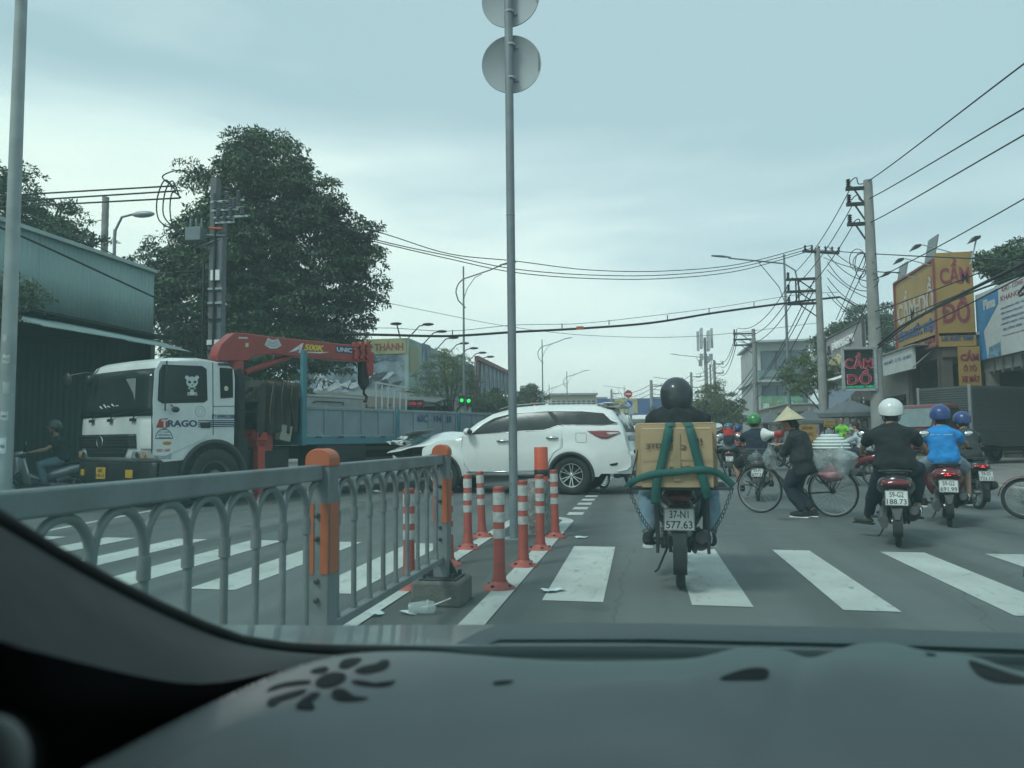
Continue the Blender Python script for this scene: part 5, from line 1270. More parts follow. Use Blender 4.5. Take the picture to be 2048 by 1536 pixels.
# boom traced on the plane through the crane column
BYc = 0.55
def bm(px,py,y=BYc): return tl_(px,py,y)
boomo = [(434,712),(441,690),(462,671),(470,665),(496,667),(560,675),(640,683),(705,690),(728,692),(742,700),(748,716),(740,724),(700,722),(640,716),(590,713),(545,708),(510,712),(494,722),(470,722),(440,722)]
P_ = [bm(*q) for q in boomo]; bw = 0.26
mb = MB(); mb.prism([(p.x,BYc,p.z) for p in P_],(0,bw,0)); boom = mb.build('crane_boom',cred,truck,bevel=0.015)
q = bm(481,722); mb = MB(); mb.tube([(q.x,BYc + bw / 2,fz - 0.1),(q.x,BYc + bw / 2,q.z + 0.1)],[0.17,0.13],16); mb.box((q.x,BYc + bw / 2,fz),(0.5,0.7,0.3)); mb.build('crane_column',cred,truck,smooth=50)
mb = MB(); mb.box((q.x + 0.26,0.25,1.15),(0.32,0.3,0.42)); 
for k in range(7): mb.tube([(q.x + 0.05 + k * 0.06,0.10,1.30),(q.x + 0.03 + k * 0.07,0.06,1.52 + 0.04 * (k % 3))],0.012,6)
mb.build('crane_controls',cred,truck,bevel=0.008)
for k in range(8):
 mb = MB(); a = Vector((q.x + 0.1,0.5,1.35 + k * 0.03)); mb.tube([a,a + Vector((0.15,-0.2 - 0.02 * k,0.18 + 0.03 * (k % 3))),a + Vector((0.42,-0.1,0.02 * k - 0.1)),a + Vector((0.55,0.1,-0.3))],0.012,6); mb.build('hydraulic_hose',rubber,truck,smooth=180)
pts = [bm(500,725,BYc + 0.1),bm(560,712,BYc + 0.1)]; mb = MB(); mb.tube([(q.x + 0.2,BYc + bw / 2,bm(500,745).z),(bm(585,712).x,BYc + bw / 2,bm(585,713).z)],0.06,12); mb.build('lift_ram',cred,truck)
# boom head, sheaves, hook
mb = MB()
for k in range(9):
 p = bm(712 + (k % 3) * 12,690 + (k // 3) * 11,BYc - 0.03); mb.box((p.x,BYc - 0.02,p.z),(0.16,0.07,0.11),rot=Matrix.Rotation(0.3 * k,3,'Y'))
mb.build('boom_head',cred,boom,bevel=0.01)
p = bm(745,725); mb = MB(); mb.prism([(bm(730,700).x,BYc + 0.02,bm(730,700).z),(bm(750,705).x,BYc + 0.02,bm(750,705).z),(bm(748,752).x,BYc + 0.02,bm(748,752).z),(bm(738,750).x,BYc + 0.02,bm(738,750).z)],(0,0.2,0)); mb.build('jib_tip',cred,boom,bevel=0.01)
hk = [bm(727,724),bm(741,724),bm(743,768),bm(735,780),bm(727,766)]
mb = MB(); mb.prism([(a.x,BYc + 0.06,a.z) for a in hk],(0,0.14,0)); hb = mb.build('hook_block',M('hook_black',(0.03,0.03,0.032),0.5,0.4),truck,bevel=0.02)
a = bm(736,778); mb = MB(); mb.tube([(a.x,BYc + 0.13,a.z),(a.x,BYc + 0.13,a.z - 0.10),(a.x + 0.09,BYc + 0.13,a.z - 0.17),(a.x + 0.06,BYc + 0.13,a.z - 0.28),(a.x - 0.05,BYc + 0.13,a.z - 0.27),(a.x - 0.08,BYc + 0.13,a.z - 0.2)],[0.03,0.03,0.035,0.035,0.03,0.015],10); mb.build('hook',MATS['hook_black'],hb,smooth=60)
yb = BYc - 0.003
def bpoly(pts,name,mat,y=yb,th=0.0015):
 P2 = [bm(px,py,y) for px,py in pts]; mb = MB(); mb.prism([(p.x,y,p.z) for p in P2],(0,-th,0)); return mb.build(name,mat,boom)
whs = M('decal_white',(0.66,0.68,0.66),0.5,var=0.08,dirt=0.2); yel = M('decal_yellow',(0.72,0.58,0.06),0.5,var=0.05)
fan = bpoly([(529,690),(536,675),(541,679),(549,680),(556,677),(563,691),(553,697),(540,697)],'load_chart_decal',whs)
for k in range(4):
 pts = [bm(532 + 1.6 * k + (28 - 3.2 * k) * u / 6,689 - k * 3 + 4.5 * math.sin(math.pi * u / 6),yb - 0.002) for u in range(7)]; mb = MB(); mb.tube(pts,0.004,4); mb.build('line',navy,fan)
bpoly([(477,674),(495,674.5),(495,677.5),(477,677)],'label_plate',whs); bpoly([(491,686),(497,686),(497,694),(491,694)],'label_plate',M('label_cream',(0.6,0.55,0.3),0.6))
bpoly([(577,705),(603,687),(607,686),(601,706),(597,706),(599,698),(590,702)],'letter_a_decal',whs)
bpoly([(588,703),(660,704),(640,707)],'underline_decal',whs)
def blet(s,mat,x0,y0,x1,y1,h,bold,shear=0.0,yy=yb - 0.002):
 a,b = bm(x0,y0,yy),bm(x1,y1,yy); hh = bm((x0 + x1) / 2,(y0 + y1) / 2 - h / 2,yy).z - bm((x0 + x1) / 2,(y0 + y1) / 2 + h / 2,yy).z
 letters(s,mat,boom,(a + b) / 2,b - a,(0,0,1),(b - a).length,hh,bold,0.002,shear=shear)
blet('500K',yel,608,694,648,697,12,0.05,0.3)
bpoly([(672,691),(706,694),(706,708),(672,705)],'maker_plate',navy); blet('UNIC',whs,674,698.3,704,701,8.5,0.05,yy=yb - 0.004)
letters('60C - 194 . 10',M('navy_stencil',(0.04,0.07,0.17),0.7),truck,(tl_(838,838,BY - 0.012) + tl_(900,838,BY - 0.012)) / 2,(1,0,0),(0,0,1),(tl_(902,838,BY).x - tl_(834,838,BY).x),0.17,0.02,0.002)
# jerrycan, silver tool box on the bed
q = tl_(574,866,-0.05); mb = MB(); mb.box((q.x,0.05,q.z),(0.26,0.16,0.30),rot=Matrix.Rotation(0.2,3,'Y')); mb.tube([(q.x - 0.03,0.05,q.z + 0.16),(q.x + 0.08,0.05,q.z + 0.17),(q.x + 0.1,0.05,q.z + 0.1)],0.02,8); jc = mb.build('jerrycan',M('jerrycan_plastic',(0.36,0.35,0.28),0.6,dirt=0.4),None,bevel=0.03,bseg=3)
jc.matrix_world = T_M; tag(jc,'dirty cream plastic jerrycan hung between the crane and the bed','jerrycan')
tb0,tb1 = tl_(613,793,0.25),tl_(727,812,0.25)
t = thing('tool_chest','silver metal chest standing on the truck bed under the crane boom','tool chest',T_M @ Vector(((tb0.x + tb1.x) / 2,0.5,fz)),T_rz)
hx = (tb1.x - tb0.x) / 2; hz_ = tb0.z - fz
mb = MB(); mb.box((0,0,hz_ / 2),(2 * hx,0.5,hz_)); mb.build('box',M('silver_sheet',(0.42,0.43,0.42),0.4,0.5,dirt=0.3),t,bevel=0.01)
mb = MB(); mb.box((0,0,hz_ + 0.02),(2 * hx + 0.04,0.54,0.05)); mb.build('lid',MATS['silver_sheet'],t,bevel=0.01)
mb = MB(); mb.tube([(-hx * 0.8,-0.27,hz_ - 0.12),(-hx * 0.7,-0.29,hz_ - 0.09),(hx * 0.2,-0.29,hz_ - 0.09),(hx * 0.25,-0.27,hz_ - 0.14)],0.012,8); mb.build('handle',blackpl,t)
# underbody
mb = MB(); mb.box((bx0 + 1.1,0.30,0.78),(1.4,0.6,0.6)); mb.build('fuel_tank',dkmetal,truck,bevel=0.04)
mb = MB(); mb.box((bx0 + 3.3,W / 2,0.80),(3.2,W - 0.9,0.5)); mb.build('underbody_dark_fill',dkmetal,truck)  # dark filler added so the space under the bed reads dark
mb = MB(); mb.box((bx0 + 2.6,0.26,0.70),(1.4,0.05,0.10)); mb.box((bx0 + 2.6,0.26,0.95),(1.4,0.05,0.08)); mb.build('side_guard',M('guard_faded',(0.16,0.15,0.10),0.7),truck)
# damaged white SUV
PHI = R(17); WB = 2.745
S_R = cf((1139 - 1024) / F * 15.35,15.35)
sx_ = -(CR * math.cos(PHI)) + CF * math.sin(PHI)
S_rz = math.atan2(-sx_.y,-sx_.x)
S_M = Matrix.Translation(S_R) @ Matrix.Rotation(S_rz,4,'Z'); S_I = S_M.inverted()
def sl_(px,py,y=0.0):
 o = S_I @ CAM_O; d = S_I.to_3x3() @ ray(px,py); t = (y - o.y) / d.y; return o + d * t
print('suv front wheel x',sl_(880,955).x,'roof z',sl_(1090,815,.15).z,'tail',sl_(1262,900,0).x,'hood tip',sl_(806,895,0).x)
suv = thing('damaged_suv','white SUV with its bonnet crumpled against the crane truck','car',S_R,S_rz)
FXW = sl_(880,955).x
HW = 0.92
# outlines in local (x back, z up)
def L2(px,py,y=0.02): p = sl_(px,py,y); return (p.x,p.z)
roofl = [L2(924,870,.05),L2(955,845,.10),L2(985,828,.16),L2(1020,817,.2),L2(1080,812,.22),L2(1150,811,.22),L2(1195,812,.22),L2(1225,822,.2),L2(1240,845,.12),L2(1250,868,.05),L2(1256,900,0),L2(1261,912,.0),L2(1262,930,0),L2(1256,940,0)]
front_low = [L2(900,880,.02)]
xs_r = [p[0] for p in roofl]; zs_r = [p[1] for p in roofl]
xF = FXW - 0.22; xR = max(xs_r)
def ztop(x):
 if x < xs_r[0]: return zs_r[0] - 0.05 - 0.30 * max(0,xs_r[0] - x - 0.1) ** 1.6
 i = np.searchsorted(xs_r,x); return float(np.interp(x,xs_r[:10],zs_r[:10])) if x < xs_r[9] else float(np.interp(x,[xs_r[9],xR - 0.06,xR],[zs_r[9],zs_r[10],0.78]))
AR = 0.42; wr = 0.385
def zbot(x):
 z = 0.36 + (0.06 if x > 0.6 else 0)
 for c in (0.0,FXW):
  d = abs(x - c)
  if d < AR: z = max(z,wr + math.sqrt(AR * AR - d * d))
 return z
BELT = L2(1000,864)[1]
def ys(x,z):
 t = 0.0
 if z > BELT: t += 0.30 * (z - BELT) ** 1.0 * 0.95
 t += 0.035 * ((z - 0.85) / 0.35) ** 2 * (1 if z < 1.0 else 0.3)
 t += 0.05 * max(0,(x - 0.75) / 0.5) ** 2 + 0.06 * max(0,(FXW + 0.1 - x) / 0.6) ** 2
 for c in (0.0,FXW):
  d = math.hypot(x - c,(z - wr)); t -= 0.035 * math.exp(-((d - 0.50) / 0.12) ** 2) * (1 if z < BELT else 0)
 return t
xs = sorted(set([round(v_,4) for v_ in list(np.linspace(xF,xR,86)) + [c + AR * math.cos(R(a)) * 0.9999 for c in (0,FXW) for a in range(0,181,10)]]))
NS,NRF = 14,9
rows = []
for x in xs:
 zt,zb_ = ztop(x),min(zbot(x),ztop(x) - 0.05); ring = []
 for k in range(NS + 1):
  u = k / NS; z = zb_ + (zt - zb_) * u; y = ys(x,z)
  if u > 0.9: y += 0.05 * ((u - 0.9) / 0.1) ** 2
  ring.append((x,y,z))
 ye = ring[-1][1]
 for k in range(1,NRF):
  v_ = k / NRF; y = ye + (2 * HW - 2 * ye) * v_
  ring.append((x,y,zt + 0.045 * math.sin(math.pi * v_) ** 0.7))
 ring += [(p[0],2 * HW - p[1],p[2]) for p in reversed(ring[:NS + 1])]
 rows.append(ring)
mb = MB(); mb.grid(rows); mb.face([Vector(p) for p in rows[-1]])
body = mb.build('body',white_paint,suv,smooth=42)
mb = MB(); mb.grid([[(x,0.12,max(0.42,zbot(x) - 0.02) if False else 0.40) for x in (xF + .2,xR - .1)],[(x,2 * HW - 0.12,0.40) for x in (xF + .2,xR - .1)]]); mb.box(((xF + xR) / 2,HW,0.62),(xR - xF - 0.5,1.0,0.45)); mb.build('underbody',darktrim,suv)
def spatch(pts,off,name,mat,par,n=26,m_=8,**k):
 P2 = [L2(px,py) for px,py in pts]; x0,x1 = min(p[0] for p in P2),max(p[0] for p in P2); rows = []
 for i in range(n + 1):
  x = x0 + (x1 - x0) * (0.002 + 0.996 * i / n); zs = []
  for a,b in zip(P2,P2[1:] + P2[:1]):
   if (a[0] - x) * (b[0] - x) <= 0 and a[0] != b[0]: zs.append(a[1] + (b[1] - a[1]) * (x - a[0]) / (b[0] - a[0]))
  lo,hi = min(zs),max(zs); rows.append([(x,ys(x,lo + (hi - lo) * j / m_) - off,lo + (hi - lo) * j / m_) for j in range(m_ + 1)])
 mb = MB(); mb.grid(rows); return mb.build(name,mat,par,smooth=60,**k)
def mirror_copy(o):
 c = o.copy(); c.data = o.data.copy(); COL.objects.link(c)
 for v_ in c.data.vertices: v_.co.y = 2 * HW - v_.co.y
 c.data.flip_normals(); return c
def both(o): mirror_copy(o); return o
seal = M('window_rubber',(0.012,0.013,0.014),0.6)
both(spatch([(944,868),(962,850),(985,836),(1015,828),(1090,822),(1160,822),(1205,826),(1222,842),(1236,846),(1200,851),(1130,850),(1100,857),(1090,861),(1016,865)],0.004,'window_surround',seal,suv,40))
both(spatch([(956,866),(972,850),(990,840),(1016,832),(1016,862)],0.007,'front_window',glassdk,suv))
both(spatch([(1023,863),(1023,829),(1050,826),(1092,824),(1112,848),(1086,859)],0.007,'rear_window',glassdk,suv))
both(spatch([(1102,824),(1165,824),(1200,828),(1214,840),(1218,845),(1190,848),(1124,847)],0.007,'quarter_window',glassdk,suv))
door1 = spatch([(926,872),(950,869),(1018,864),(1018,940),(940,944),(930,930),(924,895)],0.005,'front_door',white_paint,suv,30,10); both(door1)
door2 = spatch([(1022,864),(1086,860),(1118,851),(1124,852),(1124,895),(1108,904),(1097,925),(1094,940),(1022,940)],0.005,'rear_door',white_paint,suv,30,10); both(door2)
gapm = M('panel_gap',(0.03,0.03,0.03),0.8)
def sline(pts,r,name,mat,par,off=0.004):
 P2 = [L2(px,py) for px,py in pts]; mb = MB(); mb.tube([(x,ys(x,z) - off,z) for x,z in P2],r,6); return mb.build(name,mat,par,smooth=180)
for ln in ([(1020,822),(1020,864),(1020,940)],[(925,872),(924,895),(930,930),(940,945)],[(1125,851),(1125,895),(1109,905),(1098,925),(1096,941)],[(1096,824),(1120,850),(1125,853)]):
 sline(ln,0.004,'door_gap',gapm,body,0.003)
sline([(945,868.5),(1016,864),(1090,860),(1118,850.5),(1200,850.5),(1235,848)],0.005,'belt_moulding',chrome,suv,0.010)
sline([(934,944),(1000,943.5),(1097,941.5)],0.012,'sill_trim',chrome,suv,0.012)
for px in (1004,1103):
 dr = door1 if px < 1020 else door2
 P0 = L2(px - 10,882.5 if px < 1020 else 876); P1 = L2(px + 14,882 if px < 1020 else 876); x0,z0 = P0; x1,z1 = P1
 mb = MB(); mb.tube([(x0,ys(x0,z0) - 0.006,z0),(x0 + 0.04,ys(x0,z0) - 0.045,z0 + 0.004),(x1 - 0.04,ys(x1,z1) - 0.045,z1 + 0.004),(x1,ys(x1,z1) - 0.006,z1)],[(0.02,0.008),(0.022,0.012),(0.022,0.012),(0.02,0.008)],10,side=(0,0,1)); mb.build('handle',chrome,dr,smooth=60)
 mb = MB(); mb.ell(((x0 + x1) / 2,ys(x0,z0) - 0.002,z0),(0.12,0.008,0.042),20,6); mb.build('handle_cup',M('handle_recess',(0.35,0.36,0.36),0.35),dr)
# running board, arches, wheels
mb = MB(); rows2 = []
x0,x1 = L2(940,950)[0],L2(1094,950)[0]
mb.prism([(x0,-0.03,0.345),(x1,-0.03,0.345),(x1 + 0.02,-0.03,0.40),(x0 - 0.02,-0.03,0.40)],(0,0.16,0)); both(mb.build('running_board',dkmetal,suv,bevel=0.015))
archm = M('arch_plastic',(0.05,0.056,0.06),0.55,dirt=0.3,dirtcol=(0.10,0.10,0.10))
for c in (0.0,FXW):
 mb = MB(); r1,r2 = AR - 0.004,AR + 0.055; rs1,rs2 = [],[]
 for a in range(-12,193,8):
  ca,sa = math.cos(R(a)),math.sin(R(a))
  for lst,rr in ((rs1,r1),(rs2,r2)):
   x,z = c + rr * ca,wr + rr * sa; lst.append((x,ys(x,max(z,0.36)) - 0.008,z))
 mb.grid([rs1,rs2]); mb.grid([[(p[0],p[1] + 0.22,p[2]) for p in rs1],rs1]); both(mb.build('wheel_arch',archm,suv,smooth=60,solid=0.008))
def swheel(x,y,far,steer=0.0):
 wm = Matrix.Translation((x,y,wr)) @ Matrix.Rotation(steer,4,'Z')
 d = -1 if not far else 1
 mb = MB(); w = 0.25; k0 = mb.mark()
 mb.lathe([(wr * 0.62,-0.10),(wr * 0.66,-0.118),(wr * 0.86,-0.125),(wr * 0.97,-0.105),(wr,-0.075),(wr,0.075),(wr * 0.97,0.105),(wr * 0.66,0.118),(wr * 0.6,0.10)],44,(0,0,0),(0,1,0))
 for k in range(54):
  for q_,dy in ((0,-0.055),(0.5,0.055)):
   a = 2 * math.pi * (k + q_) / 54; mb.box(((wr + 0.001) * math.cos(a),dy,(wr + 0.001) * math.sin(a)),(0.016,0.07,0.028),rot=Matrix.Rotation(-a + math.pi / 2,3,'Y'))
 mb.xf(k0,wm); wv = mb.build('wheel',rubber,suv,smooth=50)
 mb = MB(); k0 = mb.mark(); ro = wr * 0.635
 mb.lathe([(ro,-0.098),(ro - 0.012,-0.108),(ro - 0.022,-0.10),(ro - 0.03,-0.03),(ro - 0.03,0.09)],44,(0,0,0),(0,1,0)); mb.mi = 0
 for k in range(6):
  a = 2 * math.pi * k / 6 + math.pi / 2
  for da in (-0.17,0.17):
   p0 = Vector((0.045 * math.cos(a + da * 0.9),-0.062,0.045 * math.sin(a + da * 0.9))); p1_ = Vector(((ro - 0.012) * math.cos(a + da),-0.092,(ro - 0.012) * math.sin(a + da)))
   mb.bar(p0,p1_,0.015,0.03,up=(0,1,0))
 mb.lathe([(0.062,-0.03),(0.06,-0.07),(0.035,-0.082),(0.03,-0.088),(0,-0.09)],20,(0,0,0),(0,1,0))
 mb.xf(k0,wm); rm = mb.build('rim',M('alloy_bright',(0.62,0.63,0.63),0.3,0.75,var=0.06),wv,smooth=40)
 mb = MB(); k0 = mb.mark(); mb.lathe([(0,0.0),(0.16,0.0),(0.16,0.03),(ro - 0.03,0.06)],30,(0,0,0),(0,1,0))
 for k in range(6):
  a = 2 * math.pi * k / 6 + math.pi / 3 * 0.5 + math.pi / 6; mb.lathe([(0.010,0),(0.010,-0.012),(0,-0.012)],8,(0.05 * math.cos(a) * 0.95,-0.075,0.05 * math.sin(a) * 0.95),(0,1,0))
 mb.xf(k0,wm); mb.build('brake_disc',M('rim_shadow_metal',(0.035,0.037,0.04),0.5,0.5),rm)  # disc coloured near black to put shade behind the spokes
 return wv
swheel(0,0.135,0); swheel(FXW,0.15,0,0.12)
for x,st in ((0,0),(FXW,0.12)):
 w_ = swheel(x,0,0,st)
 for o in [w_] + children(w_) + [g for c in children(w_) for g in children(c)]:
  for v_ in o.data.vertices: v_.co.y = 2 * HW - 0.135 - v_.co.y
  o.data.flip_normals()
# roof rails, spoiler, mirror
for y in (0.34,2 * HW - 0.34):
 mb = MB(); a0,a1 = L2(985,822)[0],L2(1185,808)[0]
 pts = [(x,y,ztop(x) + 0.065) for x in np.linspace(a0 + 0.1,a1,12)]; pts = [(pts[0][0] - 0.1,y,ztop(pts[0][0]) + 0.02)] + pts + [(pts[-1][0] + 0.08,y,ztop(pts[-1][0]) + 0.02)]
 mb.tube(pts,0.013,8); mb.build('roof_rail',M('rail_grey',(0.22,0.23,0.24),0.4,0.5),suv,smooth=180)
sx0,sx1 = L2(1186,812)[0],L2(1243,820)[0]
mb = MB(); rows = []
for y in np.linspace(0.26,2 * HW - 0.26,11):
 e_ = abs(y - HW) / (HW - 0.26); z0 = ztop(sx0) + 0.03
 rows.append([(sx0,y,z0 + 0.03 * (1 - e_ ** 3)),(sx0 + 0.2,y,z0 + 0.055 * (1 - 0.5 * e_ ** 4)),(sx1 - 0.06 * e_,y,z0 + 0.02),(sx1 + 0.02 - 0.10 * e_,y,z0 - 0.035),(sx1 - 0.1,y,z0 - 0.06),(sx0 + 0.15,y,z0 - 0.05)])
mb.grid(rows); mb.build('spoiler',white_paint,suv,smooth=60,solid=0.006)
mp_ = L2(941,868); mb = MB(); mb.ell((mp_[0] - 0.02,-0.12,mp_[1] + 0.045),(0.075,0.12,0.075),16,10); mb.build('mirror',white_paint,suv)
mb = MB(); mb.tube([(mp_[0],0.03,mp_[1] + 0.02),(mp_[0],-0.06,mp_[1] + 0.015)],[0.03,0.022],8); mb.ell((mp_[0] + 0.02,-0.12,mp_[1] + 0.045),(0.06,0.105,0.06),14,8); mb.ell((mp_[0] - 0.02,2 * HW + 0.12,mp_[1] + 0.045),(0.075,0.12,0.075),14,8); mb.build('mirror_housing',blackpl,suv)
# tail lamp, fuel flap, reflector, rear bumper, rear glass, tailgate details
tl2 = both(spatch([(1175,862),(1200,861),(1238,862),(1241,866),(1216,877),(1203,877),(1190,871)],0.012,'tail_light',M('tail_lamp_red',(0.22,0.012,0.02),0.15,coat=0.9),suv,24,6,solid=0.012))
both(spatch([(1213,864.5),(1238,864),(1240,866.5),(1218,869)],0.026,'clear_strip',clearlens,suv,8,3))
fl = [L2(1152,866),L2(1171,866),L2(1173,868),L2(1173,883),L2(1171,885),L2(1155,885),L2(1152,882)]
mb = MB(); mb.tube([(x,ys(x,z) - 0.001,z) for x,z in fl + fl[:1]],0.0035,5); mb.build('fuel_flap_gap',gapm,body)
both(spatch([(1219,928),(1236,925),(1236,930),(1222,932)],0.01,'rear_reflector',blackpl,suv,8,3))
def rearpatch(y0,y1,z0,z1,off,name,mat,par,n=10,m_=6):
 rows = []
 for i in range(n + 1):
  y = y0 + (y1 - y0) * i / n; row = []
  for j in range(m_ + 1):
   z = z0 + (z1 - z0) * j / m_
   zz = np.array([ztop(x) for x in np.linspace(xs_r[7],xR - 0.001,60)]); xx = np.linspace(xs_r[7],xR - 0.001,60)
   x = float(np.interp(-z,-zz,xx)); row.append((x + off,y,z))
  rows.append(row)
 mb = MB(); mb.grid(rows); return mb.build(name,mat,par,smooth=60)
zr0,zr1 = zs_r[8] - 0.18,zs_r[7] - 0.05
rearpatch(0.30,2 * HW - 0.30,zr0,zr1,0.02,'rear_window_glass',glassdk,suv)
rearpatch(0.32,2 * HW - 0.32,zr0 - 0.17,zr0 - 0.06,0.03,'tailgate_chrome',chrome,suv)
mb = MB(); rows = []
for y in np.linspace(0.02,2 * HW - 0.02,13):
 e_ = abs(y - HW) / HW; xo = -0.07 * e_ ** 4
 rows.append([(xR - 0.10 + xo,y,0.86),(xR + 0.03 + xo,y,0.84),(xR + 0.075 + xo,y,0.74),(xR + 0.06 + xo,y,0.58),(xR - 0.02 + xo,y,0.50),(xR - 0.22 + xo,y,0.46)])
mb.grid(rows); mb.build('rear_bumper',white_paint,suv,smooth=60)
mb = MB(); mb.box((xR - 0.15,HW,0.43),(0.34,2 * HW - 0.2,0.08)); mb.build('bumper_valance',archm,suv,bevel=0.02)
# windscreen and wiper
wy = [(xs_r[0] - 0.02,zs_r[0] - 0.0),(xs_r[3] + 0.05,zs_r[3] + 0.02)]
rows = []
for i in range(9):
 v_ = i / 8; row = []
 for j in range(7):
  u = j / 6; x = wy[0][0] + (wy[1][0] - wy[0][0]) * u; row.append((x - 0.02 - 0.10 * math.sin(math.pi * v_) * (1 - 0.5 * u),0.22 + (2 * HW - 0.44) * v_,ztop(x) + 0.05 * math.sin(math.pi * v_) + 0.012))
 rows.append(row)
mb = MB(); mb.grid(rows); mb.build('windscreen',glassdk,suv,smooth=60)
# crumpled front: buckled bonnet plate, torn grille, loose bumper, dark engine bay
h0 = L2(925,868,.0); htip = sl_(806,898,0.3)
rows = []; rh = random.Random(4)
xh0,xh1 = h0[0] + 0.03,sl_(800,897,0.1).x - 0.25
for i in range(19):
 u = i / 18; row = []
 for j in range(17):
  v_ = j / 16; y = 0.06 + (2 * HW - 0.12) * v_
  x = xh0 + (xh1 - xh0) * u + 0.10 * mnoise.noise(Vector((v_ * 4,1.3,7))) * u ** 2
  base = h0[1] + 0.015 - 0.24 * u ** 1.4
  fold_ = 0.10 * math.exp(-((u - 0.45) / 0.22) ** 2) - 0.10 * max(0,u - 0.62)
  z = base + fold_ * (0.5 + 0.6 * math.sin(math.pi * v_)) + 0.05 * (v_) * u + 0.045 * mnoise.noise(Vector((u * 5,v_ * 4,2))) * u * 1.5
  z -= 0.26 * max(0,0.55 - v_) / 0.55 * min(1,u * 2.5 + 0.15) * (1 - 0.45 * u)
  row.append((x,y,z))
 rows.append(row)
mb = MB(); mb.grid(rows); bon = mb.build('crumpled_bonnet',white_paint,suv,smooth=35,solid=0.018)
mb = MB()
for k in range(26):
 x = xh1 + 0.05 + rh.uniform(-0.06,0.30); y = rh.uniform(0.05,1.2); z = h0[1] - 0.16 + rh.uniform(-0.04,0.12)
 a = [Vector((x,y,z)) + Vector((rh.uniform(-.13,.13),rh.uniform(-.08,.08),rh.uniform(-.045,.045))) for _ in range(4)]
 c = sum(a,Vector()) / 4; a.sort(key=lambda p: math.atan2(p.z - c.z,p.x - c.x)); mb.prism(a,(0,0.008,0.004))
mb.build('torn_bonnet_edge',white_paint,suv,smooth=0,kind='stuff')
for k in range(7):
 mb = MB(); x = xh1 + 0.18 + 0.045 * k; z = h0[1] - 0.02 + 0.015 * k
 mb.bar((x,0.3,z),(x + 0.13,1.2,z + 0.05),0.03,0.012); mb.build('grille_slat',chrome if k % 2 == 0 else blackpl,suv,bevel=0.003)
mb = MB(); mb.prism([(xh1 + 0.10,0.25,h0[1] - 0.12),(xh1 + 0.5,0.25,h0[1] + 0.02),(xh1 + 0.56,0.25,h0[1] + 0.06),(xh1 + 0.14,0.25,h0[1] - 0.06)],(0.02,0.9,0.03)); mb.build('torn_grille',blackpl,suv,bevel=0.01)
mb = MB(); mb.box((FXW - 0.35,HW,0.62),(0.8,1.25,0.52)); mb.build('engine',dkmetal,suv,bevel=0.04)
mb = MB(); rows = []
for i in range(11):
 u = i / 10
 rows.append([(xh1 + 0.12 + 0.30 * u + 0.05 * mnoise.noise(Vector((u * 5,j,1))),0.02 + 0.02 * math.sin(u * 6 + j),0.80 - 0.10 * j - 0.16 * u + 0.04 * mnoise.noise(Vector((u * 4,j,5)))) for j in range(5)])
mb.grid(rows); mb.build('crushed_fender',M('fender_scuffed',(0.42,0.43,0.42),0.5,dirt=0.4),suv,smooth=30,solid=0.01)
mb = MB(); rows = []
for i in range(13):
 u = i / 12; rows.append([(FXW - 0.42 + 0.10 * math.sin(u * 3) + 0.03 * j,0.10 + 1.5 * u,0.66 - 0.13 * j + 0.05 * mnoise.noise(Vector((u * 5,j,3)))) for j in range(4)])
mb.grid(rows); mb.build('broken_bumper',white_paint,suv,smooth=40,solid=0.012)
for k in range(12):
 mb = MB(); a = Vector((FXW - 0.45 + rh.uniform(-.2,.2),rh.uniform(0,.4),rh.uniform(.30,.75))); mb.tube([a,a + Vector((rh.uniform(-.2,.2),rh.uniform(-.05,.1),rh.uniform(-.15,.05))),a + Vector((rh.uniform(-.3,.2),rh.uniform(-.05,.1),rh.uniform(-.3,-.1)))],0.008,5); mb.build('hanging_wire',blackpl,suv)
gp = G(560,968); 
for k,(px,py) in enumerate(((556,969),(600,968),(830,985),(1352 - 600,985))):
 p = G(px,py); mb = MB(); mb.ell((0,0,0.03),(0.07,0.05,0.03),8,5); mb.prism([(0.02,-0.05,0.01),(0.14,-0.02,0.012),(0.10,0.06,0.02)],(0,0,0.02)); o = mb.build('car_debris',white_paint,None,smooth=0); o.location = p
 tag(o,'small white broken car piece lying on the road by the crash','debris','broken car pieces on the road')
# riders and their motorbikes
blk = cloth('black_cotton',(0.014,0.016,0.019)); navyc = cloth('navy_cotton',(0.018,0.026,0.045)); jeans = cloth('faded_jeans',(0.13,0.20,0.25),dirt=0.3,dirtcol=(0.25,0.28,0.3))
skyb = cloth('bright_blue_cotton',(0.02,0.24,0.60)); greyc = cloth('dark_grey_cotton',(0.05,0.055,0.06)); whitec = cloth('white_shirt_cotton',(0.42,0.46,0.50)); greysh = cloth('grey_shorts_cotton',(0.22,0.25,0.30))
darkt = cloth('dark_trousers',(0.018,0.025,0.038)); limec = cloth('lime_cotton',(0.18,0.55,0.05)); pinkc = cloth('pink_cotton',(0.5,0.10,0.12)); lgrey = cloth('light_grey_cotton',(0.16,0.19,0.21)); beige = cloth('beige_sleeve',(0.45,0.43,0.37))
def hm(n,c,r=0.25): return M(n,c,r,var=0.06,coat=0.5,dirt=0.1)
h_black,h_white,h_blue,h_green,h_teal = hm('helmet_black',(0.020,0.026,0.034),0.55),hm('helmet_white',(0.70,0.72,0.70)),hm('helmet_blue',(0.015,0.045,0.19),0.45),hm('helmet_green',(0.03,0.22,0.05)),hm('helmet_teal',(0.02,0.12,0.16))
bkb = M('bike_black',(0.014,0.014,0.016),0.25,coat=0.6,dirt=0.3,dirtcol=(0.07,0.065,0.06)); bkr = M('bike_dark_red',(0.16,0.012,0.02),0.25,coat=0.7,dirt=0.2); bkw = M('bike_silver',(0.42,0.43,0.44),0.3,0.4,coat=0.6,dirt=0.2)
canvas = M('canvas_shoe',(0.02,0.02,0.025),0.9)
